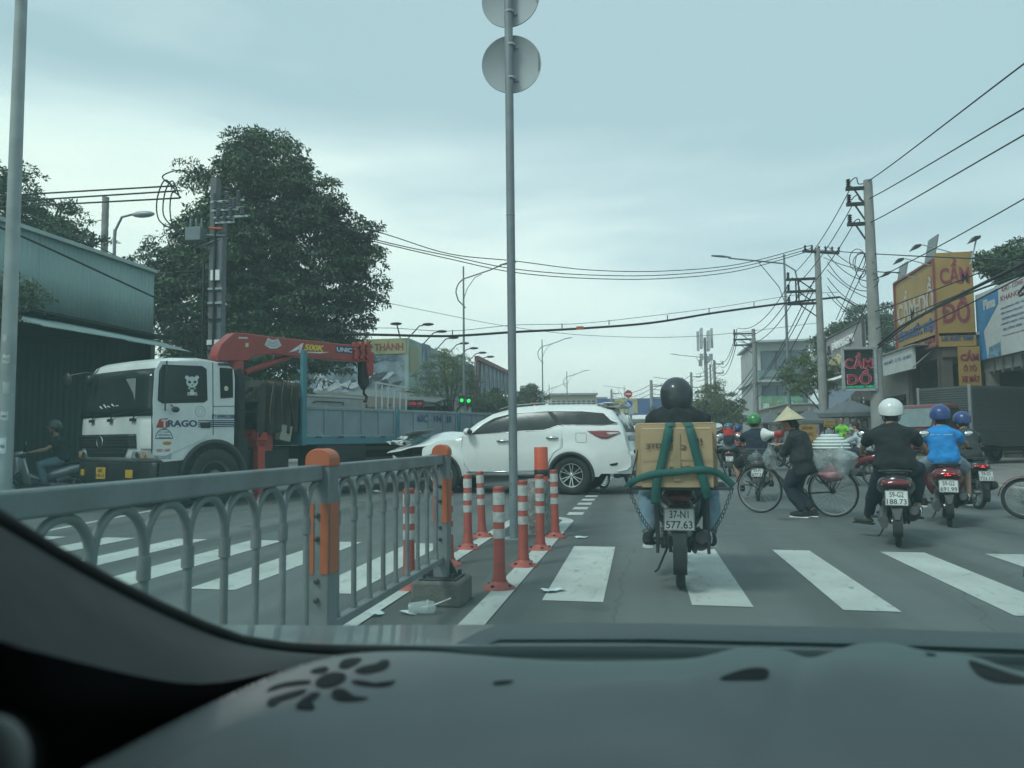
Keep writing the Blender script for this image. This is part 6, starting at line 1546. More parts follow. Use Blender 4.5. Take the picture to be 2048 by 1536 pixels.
def place(px,py): return G(px,py)
# 1 the box carrier
b1 = motorbike('black motorbike with plate 37-N1 577.63 and a steel cargo rack, nearest to the camera',['37-N1','577.63'],place(1362,1176),R(-2.5),bkb,bkb,'underbone',rail=False,platetilt=-0.12,scale=1.0)
rd,J1 = rider_on(b1,'motorcyclist in black shirt and black helmet behind the cardboard box',dict(hip=(0,0.37,0.88),chest=(0,0.43,1.345),head=(0.0,0.48,1.435),shirt=blk,pants=jeans,helmet=h_black,full=True,sh=0.20,fat=1.05,footL=(-0.25,0.42,0.33),footR=(0.24,0.42,0.33),shoe=canvas,sole=white_ink,kneeL=(-0.2,1,0.5),kneeR=(0.2,1,0.5),handL=(-0.30,0.80,1.02),handR=(0.30,0.80,1.02),elbowL=(0.0,0.1,-1),elbowR=(0.0,0.1,-1),sleeve=0.9))
rackm = M('rack_steel',(0.06,0.065,0.07),0.5,0.5,dirt=0.5,dirtcol=(0.12,0.09,0.07)); RZk = 0.765
mb = MB()
for x in (-0.345,0.345): mb.bar((x,-0.47,RZk),(x,0.12,RZk),0.03,0.022)
for y in (-0.47,-0.32,-0.17,-0.02,0.12): mb.bar((-0.36,y,RZk),(0.37,y,RZk),0.03,0.02)
for s,x in ((-1,-0.155),(1,0.20)):
 mb.bar((x,-0.38,RZk - 0.01),(x,-0.30,0.30),0.022,0.022); mb.bar((x,-0.02,RZk - 0.01),(x,-0.05,0.34),0.022,0.022); mb.bar((x,-0.38,RZk - 0.02),(x * 0.5,-0.25,RZk - 0.12),0.018,0.018); mb.bar((x,-0.30,0.31),(x,-0.05,0.34),0.022,0.022)
mb.build('cargo_rack',rackm,b1,bevel=0.003)
for x0,x1 in ((-0.335,-0.20),(0.355,0.23)):
 for k in range(11):
  u = k / 10; p = Vector((x0 + (x1 - x0) * u,-0.44 + 0.1 * u,RZk - 0.02 - 0.28 * u - 0.03 * math.sin(math.pi * u)))
  mb = MB(); pts = [p + Vector((0.009 * math.cos(t),0.009 * math.sin(t) * (1 if k % 2 else 0),0.017 * math.sin(t) if k % 2 == 0 else 0.017 * math.sin(t))) for t in [2 * math.pi * q / 8 for q in range(9)]]
  mb.tube(pts,0.0034,5); mb.build('chain_link',dkmetal,b1,smooth=60)
card = M('cardboard',(0.43,0.305,0.18),0.9,var=0.10,scale=4,bump=0.12,bscale=30,dirt=0.25,dirtcol=(0.22,0.16,0.10)); tape = M('parcel_tape',(0.36,0.27,0.15),0.35,var=0.1); inkf = M('box_print',(0.09,0.065,0.045),0.9,var=0.4,scale=40)
rzb = b1.rotation_euler[2]; BM = Matrix.Translation(b1.location) @ Matrix.Rotation(rzb,4,'Z')
def boxthing(c,size,label,tw,lines):
 t = thing('cardboard_box',label,'box',BM @ Vector((c[0],c[1],c[2])),rzb + tw,'cardboard boxes strapped on the motorbike'); w,d,h = size
 mb = MB(); rows = []
 def side(pts):
  r_ = [[pts[0].lerp(pts[1],i / 8).lerp(pts[3].lerp(pts[2],i / 8),j / 8) for i in range(9)] for j in range(9)]
  n = (pts[1] - pts[0]).cross(pts[3] - pts[0]).normalized()
  for j in range(9):
   for i in range(9):
    q = r_[j][i]; e_ = min(i,j,8 - i,8 - j) / 4; r_[j][i] = q + n * (0.010 * e_ * (1 + mnoise.noise(q * 7)) + 0.003 * mnoise.noise(q * 20) * (1 if e_ > 0 else 0))
  mb.grid(r_)
 a,b,e,f = (Vector((-w / 2,-d / 2,0)),Vector((w / 2,-d / 2,0)),Vector((w / 2,d / 2,0)),Vector((-w / 2,d / 2,0))); H_ = Vector((0,0,h))
 for p,q in ((a,b),(b,e),(e,f),(f,a)): side([p,q,q + H_,p + H_])
 side([a + H_,b + H_,e + H_,f + H_]); mb.face([a,f,e,b]); bx = mb.build('carton',card,t,smooth=35)
 for s in (-1,1):
  mb = MB(); x0 = s * w / 2; mb.prism([(-w / 2 + 0.004,s * d * 0.49,h + 0.002),(w / 2 - 0.004,s * d * 0.49,h + 0.002),(w / 2 - 0.01,s * 0.003,h + 0.012),(-w / 2 + 0.01,s * 0.003,h + 0.012)],(0,0,0.003)); mb.build('flap',card,t)
 for (s_,x,z,ww,hh,sh_) in lines: letters(s_,inkf,bx,(x,-d / 2 - 0.0125,z),(1,0,0.05),(0,0,1),ww,hh,0.02,0.0008,shear=sh_)
 return t
boxthing((-0.01,-0.16,RZk + 0.012),(0.56,0.50,0.435),'large cardboard box standing at the back of the cargo rack',0.0,[])
bx2 = boxthing((-0.005,-0.475,RZk + 0.012),(0.48,0.10,0.395),'smaller worn cardboard box in front with faded printing under green straps',0.02,[('ƎTD',-0.155,0.285,0.11,0.035,0.1),('82',-0.02,0.325,0.07,0.035,0.2),('EBQ',0.0,0.27,0.13,0.035,0),('!!',0.155,0.31,0.035,0.05,0),('BOYE',0.02,0.13,0.14,0.03,0)])
mb = MB(); mb.box((0,-0.064,0.19),(0.468,0.0015,0.004)); mb.box((0.0,-0.0635,0.21),(0.05,0.0012,0.33)); mb.build('tape',tape,bx2)
strapm = M('green_webbing',(0.018,0.10,0.085),0.75,var=0.15,scale=30,bump=0.15,bscale=200)
def strap(pts,w,label,wdir=(1,0,0)):
 P_ = [BM @ Vector(p) for p in pts]; fn = []
 for i in range(len(P_) - 1):
  for k in range(6):
   t_ = k / 6; p0,p1_,p2_,p3 = P_[max(i - 1,0)],P_[i],P_[i + 1],P_[min(i + 2,len(P_) - 1)]
   fn.append(0.5 * ((2 * p1_) + (p2_ - p0) * t_ + (2 * p0 - 5 * p1_ + 4 * p2_ - p3) * t_ * t_ + (3 * p1_ - p0 - 3 * p2_ + p3) * t_ ** 3))
 fn.append(P_[-1]); rows = []
 for i,p in enumerate(fn):
  d = (fn[min(i + 1,len(fn) - 1)] - fn[max(i - 1,0)]).normalized(); s_ = d.cross(Vector((0,-1,0.15))).normalized() if wdir == 0 or abs(d.y) < 0.8 else Vector((1,0,0))
  rows.append([p - s_ * w / 2,p,p + s_ * w / 2])
 mb = MB(); mb.grid(rows); o = mb.build('cargo_strap',strapm,None,solid=0.003,smooth=30); tag(recentre(o),label,'strap','green straps round the boxes'); return o
zt = RZk + 0.455
strap([(-0.035,-0.05,zt + 0.002),(-0.045,-0.40,zt),(-0.055,-0.545,RZk + 0.40),(-0.10,-0.552,RZk + 0.20),(-0.145,-0.552,RZk + 0.03),(-0.155,-0.53,RZk - 0.10)],0.06,'left upright green strap running down the front cardboard box')
strap([(0.055,-0.05,zt + 0.002),(0.075,-0.40,zt),(0.09,-0.545,RZk + 0.40),(0.135,-0.552,RZk + 0.20),(0.175,-0.552,RZk + 0.03),(0.20,-0.53,RZk - 0.06)],0.06,'right upright green strap running down the front cardboard box')
strap([(-0.355,-0.47,RZk + 0.0),(-0.30,-0.52,RZk + 0.055),(-0.16,-0.555,RZk + 0.105),(0.0,-0.556,RZk + 0.12),(0.17,-0.556,RZk + 0.135),(0.28,-0.50,RZk + 0.10),(0.37,-0.47,RZk + 0.02)],0.046,'lower green strap slung across the front of the cardboard boxes',0)
for x0,x1 in ((-0.34,-0.26),(0.36,0.24)):
 mb = MB(); mb.tube([BM @ Vector((x0,-0.45,RZk)),BM @ Vector((x1,-0.40,RZk + 0.32))],0.0045,5); o = mb.build('rope',cable_m); tag(recentre(o),'dark rubber cord tied from the rack corner up to the box, %s side' % ('left' if x0 < 0 else 'right'),'cord')
# 2 white helmet
b2 = motorbike('black scooter with plate 59-G2 188.73 ridden with one foot on the road',['59-G2','188.73'],place(1797,1093),R(-16),bkb,bkb,'scooter')
lf = (Matrix.Translation(b2.location) @ Matrix.Rotation(b2.rotation_euler[2],4,'Z') @ Matrix.Scale(0.94,4)).inverted() @ G(1722,1070)
rider_on(b2,'motorcyclist with white helmet and black polo shirt resting his left foot on the road',dict(hip=(0,0.20,0.87),chest=(-0.02,0.27,1.27),head=(-0.01,0.33,1.43),shirt=blk,pants=darkt,helmet=h_white,peak=h_white,sh=0.205,fat=1.12,footL=(lf.x + 0.03,lf.y - 0.02,0.09),footR=(0.22,0.55,0.40),kneeL=(-0.5,0.9,0.4),shoe=M('olive_slipper',(0.05,0.06,0.045),0.7),slippers=True,cuff=0.048,fdirL=(-0.75,0.6,0),elbowL=(-0.9,-0.2,-0.5),elbowR=(0.9,-0.2,-0.5),sleeve=0.75,handL=(-0.34,0.74,1.0),handR=(0.34,0.74,1.0)))
# 3 blue shirt
b3 = motorbike('black scooter with lit brake light and plate 59-G2 691.99',['59-G2','691.99'],place(1899,1053),R(-17),bkr,bkb,'scooter',lit=True)
r3,J3 = rider_on(b3,'motorcyclist in bright blue shirt, grey shorts and blue helmet',dict(hip=(-0.02,0.20,0.87),chest=(-0.04,0.26,1.26),head=(-0.03,0.31,1.42),shirt=skyb,pants=greysh,shorts=True,helmet=h_blue,peak=h_blue,sleeve=0.7,footL=(-0.27,0.42,0.30),footR=(0.26,0.45,0.33),kneeL=(-0.9,0.9,0.3),shoe=canvas,sole=white_ink,fat=1.02))
letters('GIẶT THẢM NGUYỄN',white_ink,r3,(-0.04,0.105,1.19),(1,0,0),(0,0.08,1),0.26,0.022,0.01,0.001)
# 4 grey shirt
b4 = motorbike('dark scooter turned left with one small lit brake light, beyond the blue shirted rider',['59-S3','723.12'],place(1957,1018),R(4),bkb,bkb,'scooter',lit=True)
rider_on(b4,'motorcyclist in dark grey shirt and navy helmet right of the blue shirted rider',dict(hip=(0,0.24,0.87),chest=(0,0.33,1.24),head=(0,0.40,1.40),shirt=greyc,pants=darkt,helmet=h_blue,peak=h_blue,sh=0.175,mask=whitec))
# 5 green helmet
b5 = motorbike('dark motorbike with chrome rail and tilted plate ridden by the green helmeted rider',['59-P1','677.31'],place(1516,1002),R(-7),bkb,bkb,'underbone')
r5,J5 = rider_on(b5,'delivery rider with green helmet, black shirt and shorts',dict(hip=(0,0.22,0.87),chest=(0.01,0.27,1.29),head=(-0.02,0.31,1.46),shirt=navyc,pants=blk,shorts=True,helmet=h_green,fat=1.12,sleeve=0.7,footL=(-0.27,0.38,0.24),footR=(0.26,0.45,0.33),kneeL=(-1,0.8,0.2),shoe=canvas,sh=0.205))
mb = MB(); mb.box((0.20,0.95,1.36),(0.10,0.012,0.18)); mb.box((0.20,0.92,1.2),(0.02,0.02,0.2)); o = mb.build('phone_holder',blackpl,b5,bevel=0.004)
b6 = motorbike('dark motorbike ridden by the rider with the red backpack',['59-T1','402.18'],place(1460,953),R(-6),bkb,bkr,'underbone')
r6,J6 = rider_on(b6,'motorcyclist with teal helmet, grey shirt and red and navy backpack',dict(shirt=lgrey,pants=greyc,helmet=h_teal,sleeve=0.7))
bp_ = thing('backpack','red and navy backpack on the back of the teal helmeted rider','backpack',b6.location,b6.rotation_euler[2])
mb = MB(); mb.tube([(0,0.10,0.95),(0,0.07,1.05),(0,0.09,1.14)],[(0.10,0.15),(0.11,0.16),(0.10,0.15)],14,side=(0,1,0)); mb.build('lower_pocket',navyc,bp_,smooth=60)
mb = MB(); mb.tube([(0,0.09,1.14),(0,0.12,1.26),(0,0.18,1.36)],[(0.10,0.15),(0.10,0.12),(0.05,0.06)],14,side=(0,1,0)); mb.build('upper_part',cloth('backpack_red',(0.42,0.03,0.03)),bp_,smooth=60)
for s in (-1,1): mb = MB(); mb.tube([(s * 0.10,0.18,1.20),(s * 0.14,0.22,1.34),(s * 0.13,0.32,1.385),(s * 0.13,0.40,1.28)],[(0.022,0.012)] * 4,8); mb.build('shoulder_strap',MATS['backpack_red'],bp_,smooth=60)
b7 = motorbike('small distant red motorbike just right of the red backpack',['59-X2','114.06'],place(1482,945),R(4),bkr,bkr,'scooter')
rider_on(b7,'distant motorcyclist with blue helmet and pink shirt',dict(shirt=pinkc,pants=greyc,helmet=h_blue,sh=0.165))
# 8 white shirt rider, turned left
b8 = motorbike('dark motorbike standing across behind the bicycle, plate half hidden',['59-Y1','551.20'],place(1748,972),R(48),bkr,bkb,'wire')
rider_on(b8,'motorcyclist without helmet in white shirt and face mask, behind the bicycle',dict(hip=(0,0.2,0.86),chest=(0,0.34,1.22),head=(0.0,0.42,1.40),shirt=whitec,pants=darkt,sleeve=1.9,mask=M('mask_blue',(0.3,0.5,0.5),0.9),yaw=0.5))
b9 = motorbike('distant motorbike left of the box carrier at the junction',['59-K1','300.71'],place(1279,938),R(6),bkb,bkb,'underbone')
rider_on(b9,'distant motorcyclist with white helmet and blue shirt, left of the cardboard boxes',dict(shirt=skyb,pants=darkt,helmet=h_white,sleeve=1.9))
b10 = motorbike('dark motorbike with raised handlebar close behind the white SUV tail',None,place(1262,972),R(150),bkb,bkb,'wire')
b11 = motorbike('maroon motorbike cut off by the right edge of the photo',None,G(2046,1038) + Vector((1.12,-0.42,0)),R(70),bkr,bkr,'wire')
rider_on(b11,'person at the right edge with a long beige sleeve reaching for a handlebar',dict(shirt=beige,pants=cloth('brown_trousers',(0.2,0.15,0.12)),helmet=h_white,sleeve=1.9))
b12 = motorbike('dark motorbike with only its front wheel and mudguard in view at the lower right edge',None,G(2150,1262) + Vector((1.12,-0.50,0)),R(66),bkb,bkb,'wire')
rider_on(b12,'motorcyclist outside the right edge of the photo',dict(shirt=blk,pants=darkt,helmet=h_black,full=True))
# left motorcyclist in front of the shed
b13 = motorbike('silver scooter facing the camera at the left behind the truck bumper',None,cf((150 - 1024) / F * 15.3,15.3),R(132),bkw,bkw,'scooter')
rider_on(b13,'man in black T-shirt and grey cap sitting on the silver scooter at the left',dict(shirt=blk,pants=jeans,helmet=hm('cap_grey',(0.07,0.075,0.07),0.7),peak=MATS['cap_grey'],chest=(0,0.33,1.31),head=(0,0.38,1.52),sh=0.2,fat=1.1))
# people under the parasols
def standing(px,d,label,P,rz=0.0,sit=False,z0=0.12):
 p = cf((px - 1024) / F * d,d,z0); t = thing('person',label,'person',p,rz)
 Q = dict(hip=(0,0,0.92),chest=(0,0.02,1.36),head=(0,0.05,1.56),handL=(-0.25,0.15,0.85),handR=(0.25,0.15,0.85),footL=(-0.10,0,0.08),footR=(0.10,0.06,0.08),hdirL=(0,0.2,-1),hdirR=(0,0.2,-1),curl=0.4,kneeL=(0,1,0),kneeR=(0,1,0))
 if sit: Q.update(hip=(0,0,0.50),chest=(0,0.06,0.93),head=(0,0.12,1.13),handL=(-0.2,0.35,0.6),handR=(0.2,0.35,0.6),footL=(-0.15,0.42,0.08),footR=(0.15,0.42,0.08),hdirL=(0,1,0),hdirR=(0,1,0),kneeL=(0,1,1),kneeR=(0,1,1))
 Q.update(P); person(t,Q); return t
standing(1682,28,'woman in bright lime green top standing under the parasol',dict(shirt=limec,pants=darkt,sh=0.16,bun=True,handL=(-0.15,0.3,1.1)),R(160))
standing(1700,30,'person in pale shirt beside the woman in lime green',dict(shirt=lgrey,pants=darkt,sh=0.16),R(200))
st = standing(1656,23.5,'person in light grey shirt with dark hair seated with the back turned',dict(shirt=lgrey,pants=greyc,hip=(0,0,0.72),chest=(0,0.04,1.13),head=(0,0.08,1.33),footL=(-0.15,0.3,0.08),footR=(0.15,0.3,0.08),kneeL=(0,1,0.4),kneeR=(0,1,0.4),handL=(-0.2,0.35,0.8),handR=(0.2,0.35,0.8)),R(-10))
standing(1664,31,'person in dark top standing at the stall left of the woman in lime green',dict(shirt=greyc,pants=darkt,sh=0.16),R(120))
standing(1648,34,'person in pink top behind the stall near the street tree',dict(shirt=pinkc,pants=darkt,sh=0.16,bun=True),R(170))
standing(1718,33,'person in navy shirt standing behind the large parasol pole',dict(shirt=navyc,pants=jeans,sh=0.17),R(150))
for px,py,a,lab in ((1640,932,70,'parked dark motorbike beyond the woman with the conical hat'),(1668,928,60,'parked maroon motorbike under the large parasol'),(1735,934,80,'parked motorbike behind the white shirted rider'),(1560,934,20,'dark motorbike far behind the bicycle basket')):
 q = G(px,py,0.12); motorbike(lab,None,q,R(a),bkr if 'maroon' in lab else bkb,bkb,'underbone',group='motorbikes parked by the stalls')
for px,py,lab,sc_,hc_ in ((1535,930,'distant rider in grey shirt and blue helmet behind the delivery rider',greyc,h_blue),(1443,930,'distant rider in white shirt and red helmet left of the backpack rider',whitec,hm('helmet_red',(0.3,0.02,0.02)))):
 q = motorbike(lab.replace('rider','motorbike under a rider',1),['59-H1','220.45'],G(px,py),R(-5),bkb,bkb,'underbone'); rider_on(q,lab,dict(shirt=sc_,pants=darkt,helmet=hc_))
t = thing('plastic_stool','tall stool under the person in light grey shirt','stool',st.location)
mb = MB(); mb.lathe([(0.16,0.60),(0.17,0.62),(0.0,0.63)],16); mb.build('seat',redlens,t)
for k in range(4): a = k * math.pi / 2 + 0.8; mb = MB(); mb.tube([(0.12 * math.cos(a),0.12 * math.sin(a),0.61),(0.17 * math.cos(a),0.17 * math.sin(a),0)],0.015,6); mb.build('leg',redlens,t)
# woman with conical hat and her laden bicycle
A_,B_ = G(1668,1034),G(1526,1026); dv = (B_ - A_); brz = math.atan2(-dv.x,dv.y); WBc = dv.length; print('bike wb',WBc)
bc = thing('bicycle','old black bicycle with a wire basket and large spoked wheels pushed to the left','bicycle',A_,brz)
rw = 0.345; WBc = min(max(WBc,1.05),1.2)
for y,nm in ((0,'rear_wheel'),(WBc,'front_wheel')):
 mb = MB(); mb.lathe([(rw - 0.03,-0.010),(rw - 0.012,-0.019),(rw,0),(rw - 0.012,0.019),(rw - 0.03,0.010)],48,(0,y,rw),(1,0,0)); w_ = mb.build(nm,rubber,bc,smooth=80)
 mb = MB(); mb.lathe([(rw - 0.028,-0.012),(rw - 0.045,-0.010),(rw - 0.045,0.010),(rw - 0.028,0.012)],48,(0,y,rw),(1,0,0)); mb.build('rim',alloy,w_,smooth=50)
 mb = MB(); mb.lathe([(0,-0.045),(0.028,-0.045),(0.015,-0.035),(0.015,0.035),(0.028,0.045),(0,0.045)],12,(0,y,rw),(1,0,0)); mb.build('hub',dkmetal,w_)
 for k in range(32):
  t_ = 2 * math.pi * k / 32; t2 = t_ + (0.9 if k % 2 else -0.9); sx = 0.035 if k % 4 < 2 else -0.035
  mb = MB(); mb.tube([(sx,y + 0.024 * math.cos(t2),rw + 0.024 * math.sin(t2)),(0,y + (rw - 0.04) * math.cos(t_),rw + (rw - 0.04) * math.sin(t_))],0.0018,4,caps=False); mb.build('spoke',alloy,w_)
frm = M('bicycle_paint',(0.02,0.025,0.022),0.45,dirt=0.5)
bb,st_,hdt,hdb = (0,0.45,0.30),(0,0.30,0.78),(0,WBc - 0.20,0.88),(0,WBc - 0.14,0.66)
mb = MB()
for a,b,r_ in ((bb,st_,0.016),(hdb,bb,0.018),(hdt,(0,0.40,0.50),0.016),(hdt,hdb,0.02)): mb.tube([a,b],r_,8)
for s in (-1,1): mb.tube([(0,0.45,0.30),(s * 0.05,0,rw)],0.010,8); mb.tube([(0,0.32,0.70),(s * 0.05,0,rw)],0.009,8)
mb.build('frame',frm,bc,smooth=60)
mb = MB()
for s in (-1,1): mb.tube([(s * 0.03,WBc - 0.13,0.70),(s * 0.045,WBc - 0.05,0.50),(s * 0.045,WBc,rw)],0.010,8)
mb.build('fork',frm,bc,smooth=60)
mb = MB(); mb.tube([(0,WBc - 0.20,0.86),(0,WBc - 0.22,1.0)],0.012,8); mb.tube([(-0.27,WBc - 0.50,0.98),(-0.26,WBc - 0.34,1.0),(-0.12,WBc - 0.20,1.01),(0.12,WBc - 0.20,1.01),(0.26,WBc - 0.34,1.0),(0.27,WBc - 0.50,0.98)],0.011,8); mb.build('handlebar',chrome,bc,smooth=60)
mb = MB(); mb.tube([(0,0.30,0.78),(0,0.28,0.88)],0.012,8); mb.tube([(0,0.12,0.90),(0,0.22,0.91),(0,0.40,0.90)],[(0.02,0.09),(0.035,0.10),(0.015,0.03)],12,side=(0,0,1)); mb.build('saddle',blackpl,bc,smooth=60)
for y in (0,WBc):
 rows = [[(x,y + (rw + 0.02) * math.cos(R(a)),rw + (rw + 0.02) * math.sin(R(a)) - abs(x) * 0.3) for x in (-0.025,0,0.025)] for a in range(15,166,10)]; mb = MB(); mb.grid(rows); mb.build('mudguard',frm,bc,solid=0.002)
mb = MB(); mb.lathe([(0.07,-0.003),(0.085,0),(0.07,0.003)],24,(0.04,0.45,0.30),(1,0,0)); mb.build('chainring',dkmetal,bc)
for s,a in ((1,0.9),(-1,0.9 + math.pi)):
 e = (s * 0.06,0.45 + 0.16 * math.cos(a),0.30 + 0.16 * math.sin(a)); mb = MB(); mb.bar((s * 0.06,0.45,0.30),e,0.014,0.02); cr_ = mb.build('crank',dkmetal,bc); mb = MB(); mb.box((e[0] + s * 0.05,e[1],e[2]),(0.09,0.06,0.022)); mb.build('pedal',rubber,cr_,bevel=0.004)
mb = MB()
for x in (-0.12,-0.06,0,0.06,0.12): mb.bar((x,-0.28,0.78),(x,0.22,0.78),0.012,0.012)
for y in (-0.28,0,0.22): mb.bar((-0.13,y,0.78),(0.13,y,0.78),0.012,0.012)
for s in (-1,1):
 for y in (-0.24,0.02,0.14): mb.bar((s * 0.12,y,0.78),(s * 0.06,0,rw),0.008,0.008)
mb.build('rear_rack',dkmetal,bc)
mb = MB(); z0,z1 = 0.66,0.93; y0 = WBc - 0.10
def bring(z,k): w,d = 0.13 + 0.05 * k,0.10 + 0.04 * k; return [(-w,y0 + 0.04,z),(w,y0 + 0.04,z),(w,y0 + 0.04 + 2 * d,z),(-w,y0 + 0.04 + 2 * d,z)]
for i in range(8):
 u = i / 7; q = bring(z0 + (z1 - z0) * u,u); mb.tube(q + q[:1],0.003 if i < 7 else 0.007,5)
qa,qb = bring(z0,0),bring(z1,1)
for e in range(4):
 for k in range(9): u = k / 9; mb.tube([Vector(qa[e]).lerp(Vector(qa[(e + 1) % 4]),u),Vector(qb[e]).lerp(Vector(qb[(e + 1) % 4]),u)],0.0022,4)
for k in range(7): mb.tube([(-0.13 + k * 0.043,y0 + 0.04,z0),(-0.13 + k * 0.043,y0 + 0.24,z0)],0.0025,4)
mb.build('basket',M('basket_wire',(0.10,0.11,0.11),0.5,0.4),bc)
BC = Matrix.Translation(A_) @ Matrix.Rotation(brz,4,'Z')
def onb(name,label,cat,group=None): return thing(name,label,cat,A_,brz,group)
bagm = M('thin_plastic_bag',(0.50,0.55,0.56),0.25,var=0.15,scale=12,trans=0.62,coat=0.4,bump=1.0,bscale=22)
def bag(c,r,label,mat=bagm,seed=1,name='plastic_bag'):
 mb = MB(); k = mb.mark(); mb.ell(c,r,22,16)
 for i in range(k,len(mb.v)):
  q = mb.v[i]; d = (q - Vector(c)); f_ = 1 + 0.34 * mnoise.noise(Vector((q.x * 13 + seed,q.y * 13,q.z * 8))) + 0.24 * mnoise.noise(q * 31)
  up = max(0,(d.z / r[2] - 0.3) / 0.7); mb.v[i] = Vector(c) + Vector((d.x * f_ * (1 - 0.75 * up),d.y * f_ * (1 - 0.75 * up),d.z * (1 + 0.35 * up)))
 o = mb.build(name,mat,None,smooth=50); o.matrix_world = BC; tag(recentre_w(o),label,'bag'); return o
def recentre_w(o): return o
bag((0.02,y0 + 0.14,0.80),(0.13,0.11,0.09),'thin white bag inside the bicycle basket',seed=2)
bag((-0.06,y0 - 0.10,0.80),(0.09,0.10,0.17),'full clear plastic bag hanging from the bicycle handlebar behind the basket',seed=5)
bag((-0.20,-0.05,0.80),(0.16,0.32,0.22),'large crinkled clear plastic bag round the load on the bicycle rack',seed=9)
bag((-0.22,0.16,0.72),(0.10,0.13,0.17),'clear plastic bag at the front of the bicycle load',seed=12)
bag((-0.24,-0.22,0.74),(0.12,0.10,0.22),'limp clear plastic bag hanging behind the bicycle load',seed=14)
bag((-0.20,-0.06,0.60),(0.11,0.16,0.11),'pinkish bag hanging low beside the rear bicycle wheel',M('pink_bag',(0.40,0.20,0.22),0.4,trans=0.15,bump=0.5,bscale=14),20)
bagm2 = M('white_steamed_cake',(0.66,0.70,0.68),0.6,var=0.08)
for k in range(5):
 r_ = (0.27,0.26,0.23,0.19,0.13)[k]; z = 0.93 + k * 0.042
 mb = MB(); mb.lathe([(0.0,0),(r_ * 0.85,0),(r_ * 0.97,0.008),(r_,0.02),(r_ * 0.97,0.032),(r_ * 0.86,0.042),(0.0,0.045)],36); o = mb.build('round_tray',bagm2,None,smooth=50); o.matrix_world = BC @ Matrix.Translation((-0.10,-0.02,z)) @ Matrix.Diagonal((0.75,1,1,1))
 tag(o,('widest white round tray at the bottom of the stack on the bicycle','second white round tray from the bottom of the stack','middle white round tray of the stack on the bicycle','second white round tray from the top of the stack','smallest white round tray on top of the stack')[k],'tray','white round trays stacked on the bicycle')
t = onb('megaphone','white and red loudhailer fixed at the bicycle handlebar','megaphone')
mb = MB(); mb.lathe([(0.03,0),(0.04,0.06),(0.06,0.12),(0.10,0.19),(0.103,0.195),(0.09,0.185),(0.03,0.10),(0.0,0.10)],24,(0.0,WBc - 0.28,1.15),(0.15,1,-0.05)); mb.build('horn',white_ink,t,smooth=60)
mb = MB(); mb.lathe([(0.0,-0.10),(0.045,-0.10),(0.05,-0.06),(0.045,0.01),(0.03,0.02)],20,(0.0,WBc - 0.28,1.15),(0.15,1,-0.05)); mb.tube([(0,WBc - 0.30,1.12),(0,WBc - 0.28,1.02)],0.02,8); mb.build('driver',M('loudhailer_red',(0.45,0.04,0.04),0.4),t,smooth=60)
wg = G(1607,1035); t = thing('person','woman with conical straw hat and dark patterned blouse pushing a bicycle','person',wg,brz)
loc = (Matrix.Translation(wg) @ Matrix.Rotation(brz,4,'Z')).inverted() @ BC
hL = loc @ Vector((-0.27,WBc - 0.46,1.0)); hR = loc @ Vector((0.27,WBc - 0.46,1.0))
pat = M('patterned_blouse',(0.020,0.022,0.026),0.85,var=0.9,scale=40,bump=0.15); strawm = M('straw',(0.52,0.45,0.30),0.75,var=0.12,scale=5,bump=0.2,bscale=90)
Jw = person(t,dict(hip=(0,-0.02,0.80),chest=(0,0.08,1.17),head=(0,0.16,1.30),shirt=pat,pants=darkt,sleeve=1.9,long=True,apron=True,handL=tuple(hL),handR=tuple(hR),footL=(-0.04,-0.02,0.085),footR=(0.09,-0.10,0.09),kneeL=(0,1,0),kneeR=(0,1,0),sh=0.175,scale=0.94,fat=1.2,shoe=canvas,sole=white_ink,bun=True,hdirL=(0.1,1,-0.2),hdirR=(-0.1,1,-0.2),fdirL=(0,1,0)))
hd = Jw['hd']; hat = thing('conical_hat','pale conical straw hat worn by the woman with the bicycle','hat',t.location,brz)
mb = MB(); mb.lathe([(0.0,0.205)] + [(0.215 * k / 12,0.205 - 0.205 * (k / 12) ** 0.97 + (0.0015 if k % 2 else 0)) for k in range(1,13)] + [(0.205,-0.002),(0.0,0.18)],48,hd + Vector((0,-0.01,0.035)),(0.0,0.10,1)); mb.build('hat_cone',strawm,hat,smooth=60)
mb = MB()
for s in (-1,1): mb.tube([hd + Vector((s * 0.12,0,0.09)),hd + Vector((s * 0.085,0.03,-0.03)),hd + Vector((0,0.06,-0.125))],0.006,5)
mb.build('chin_ribbon',pinkc,hat)
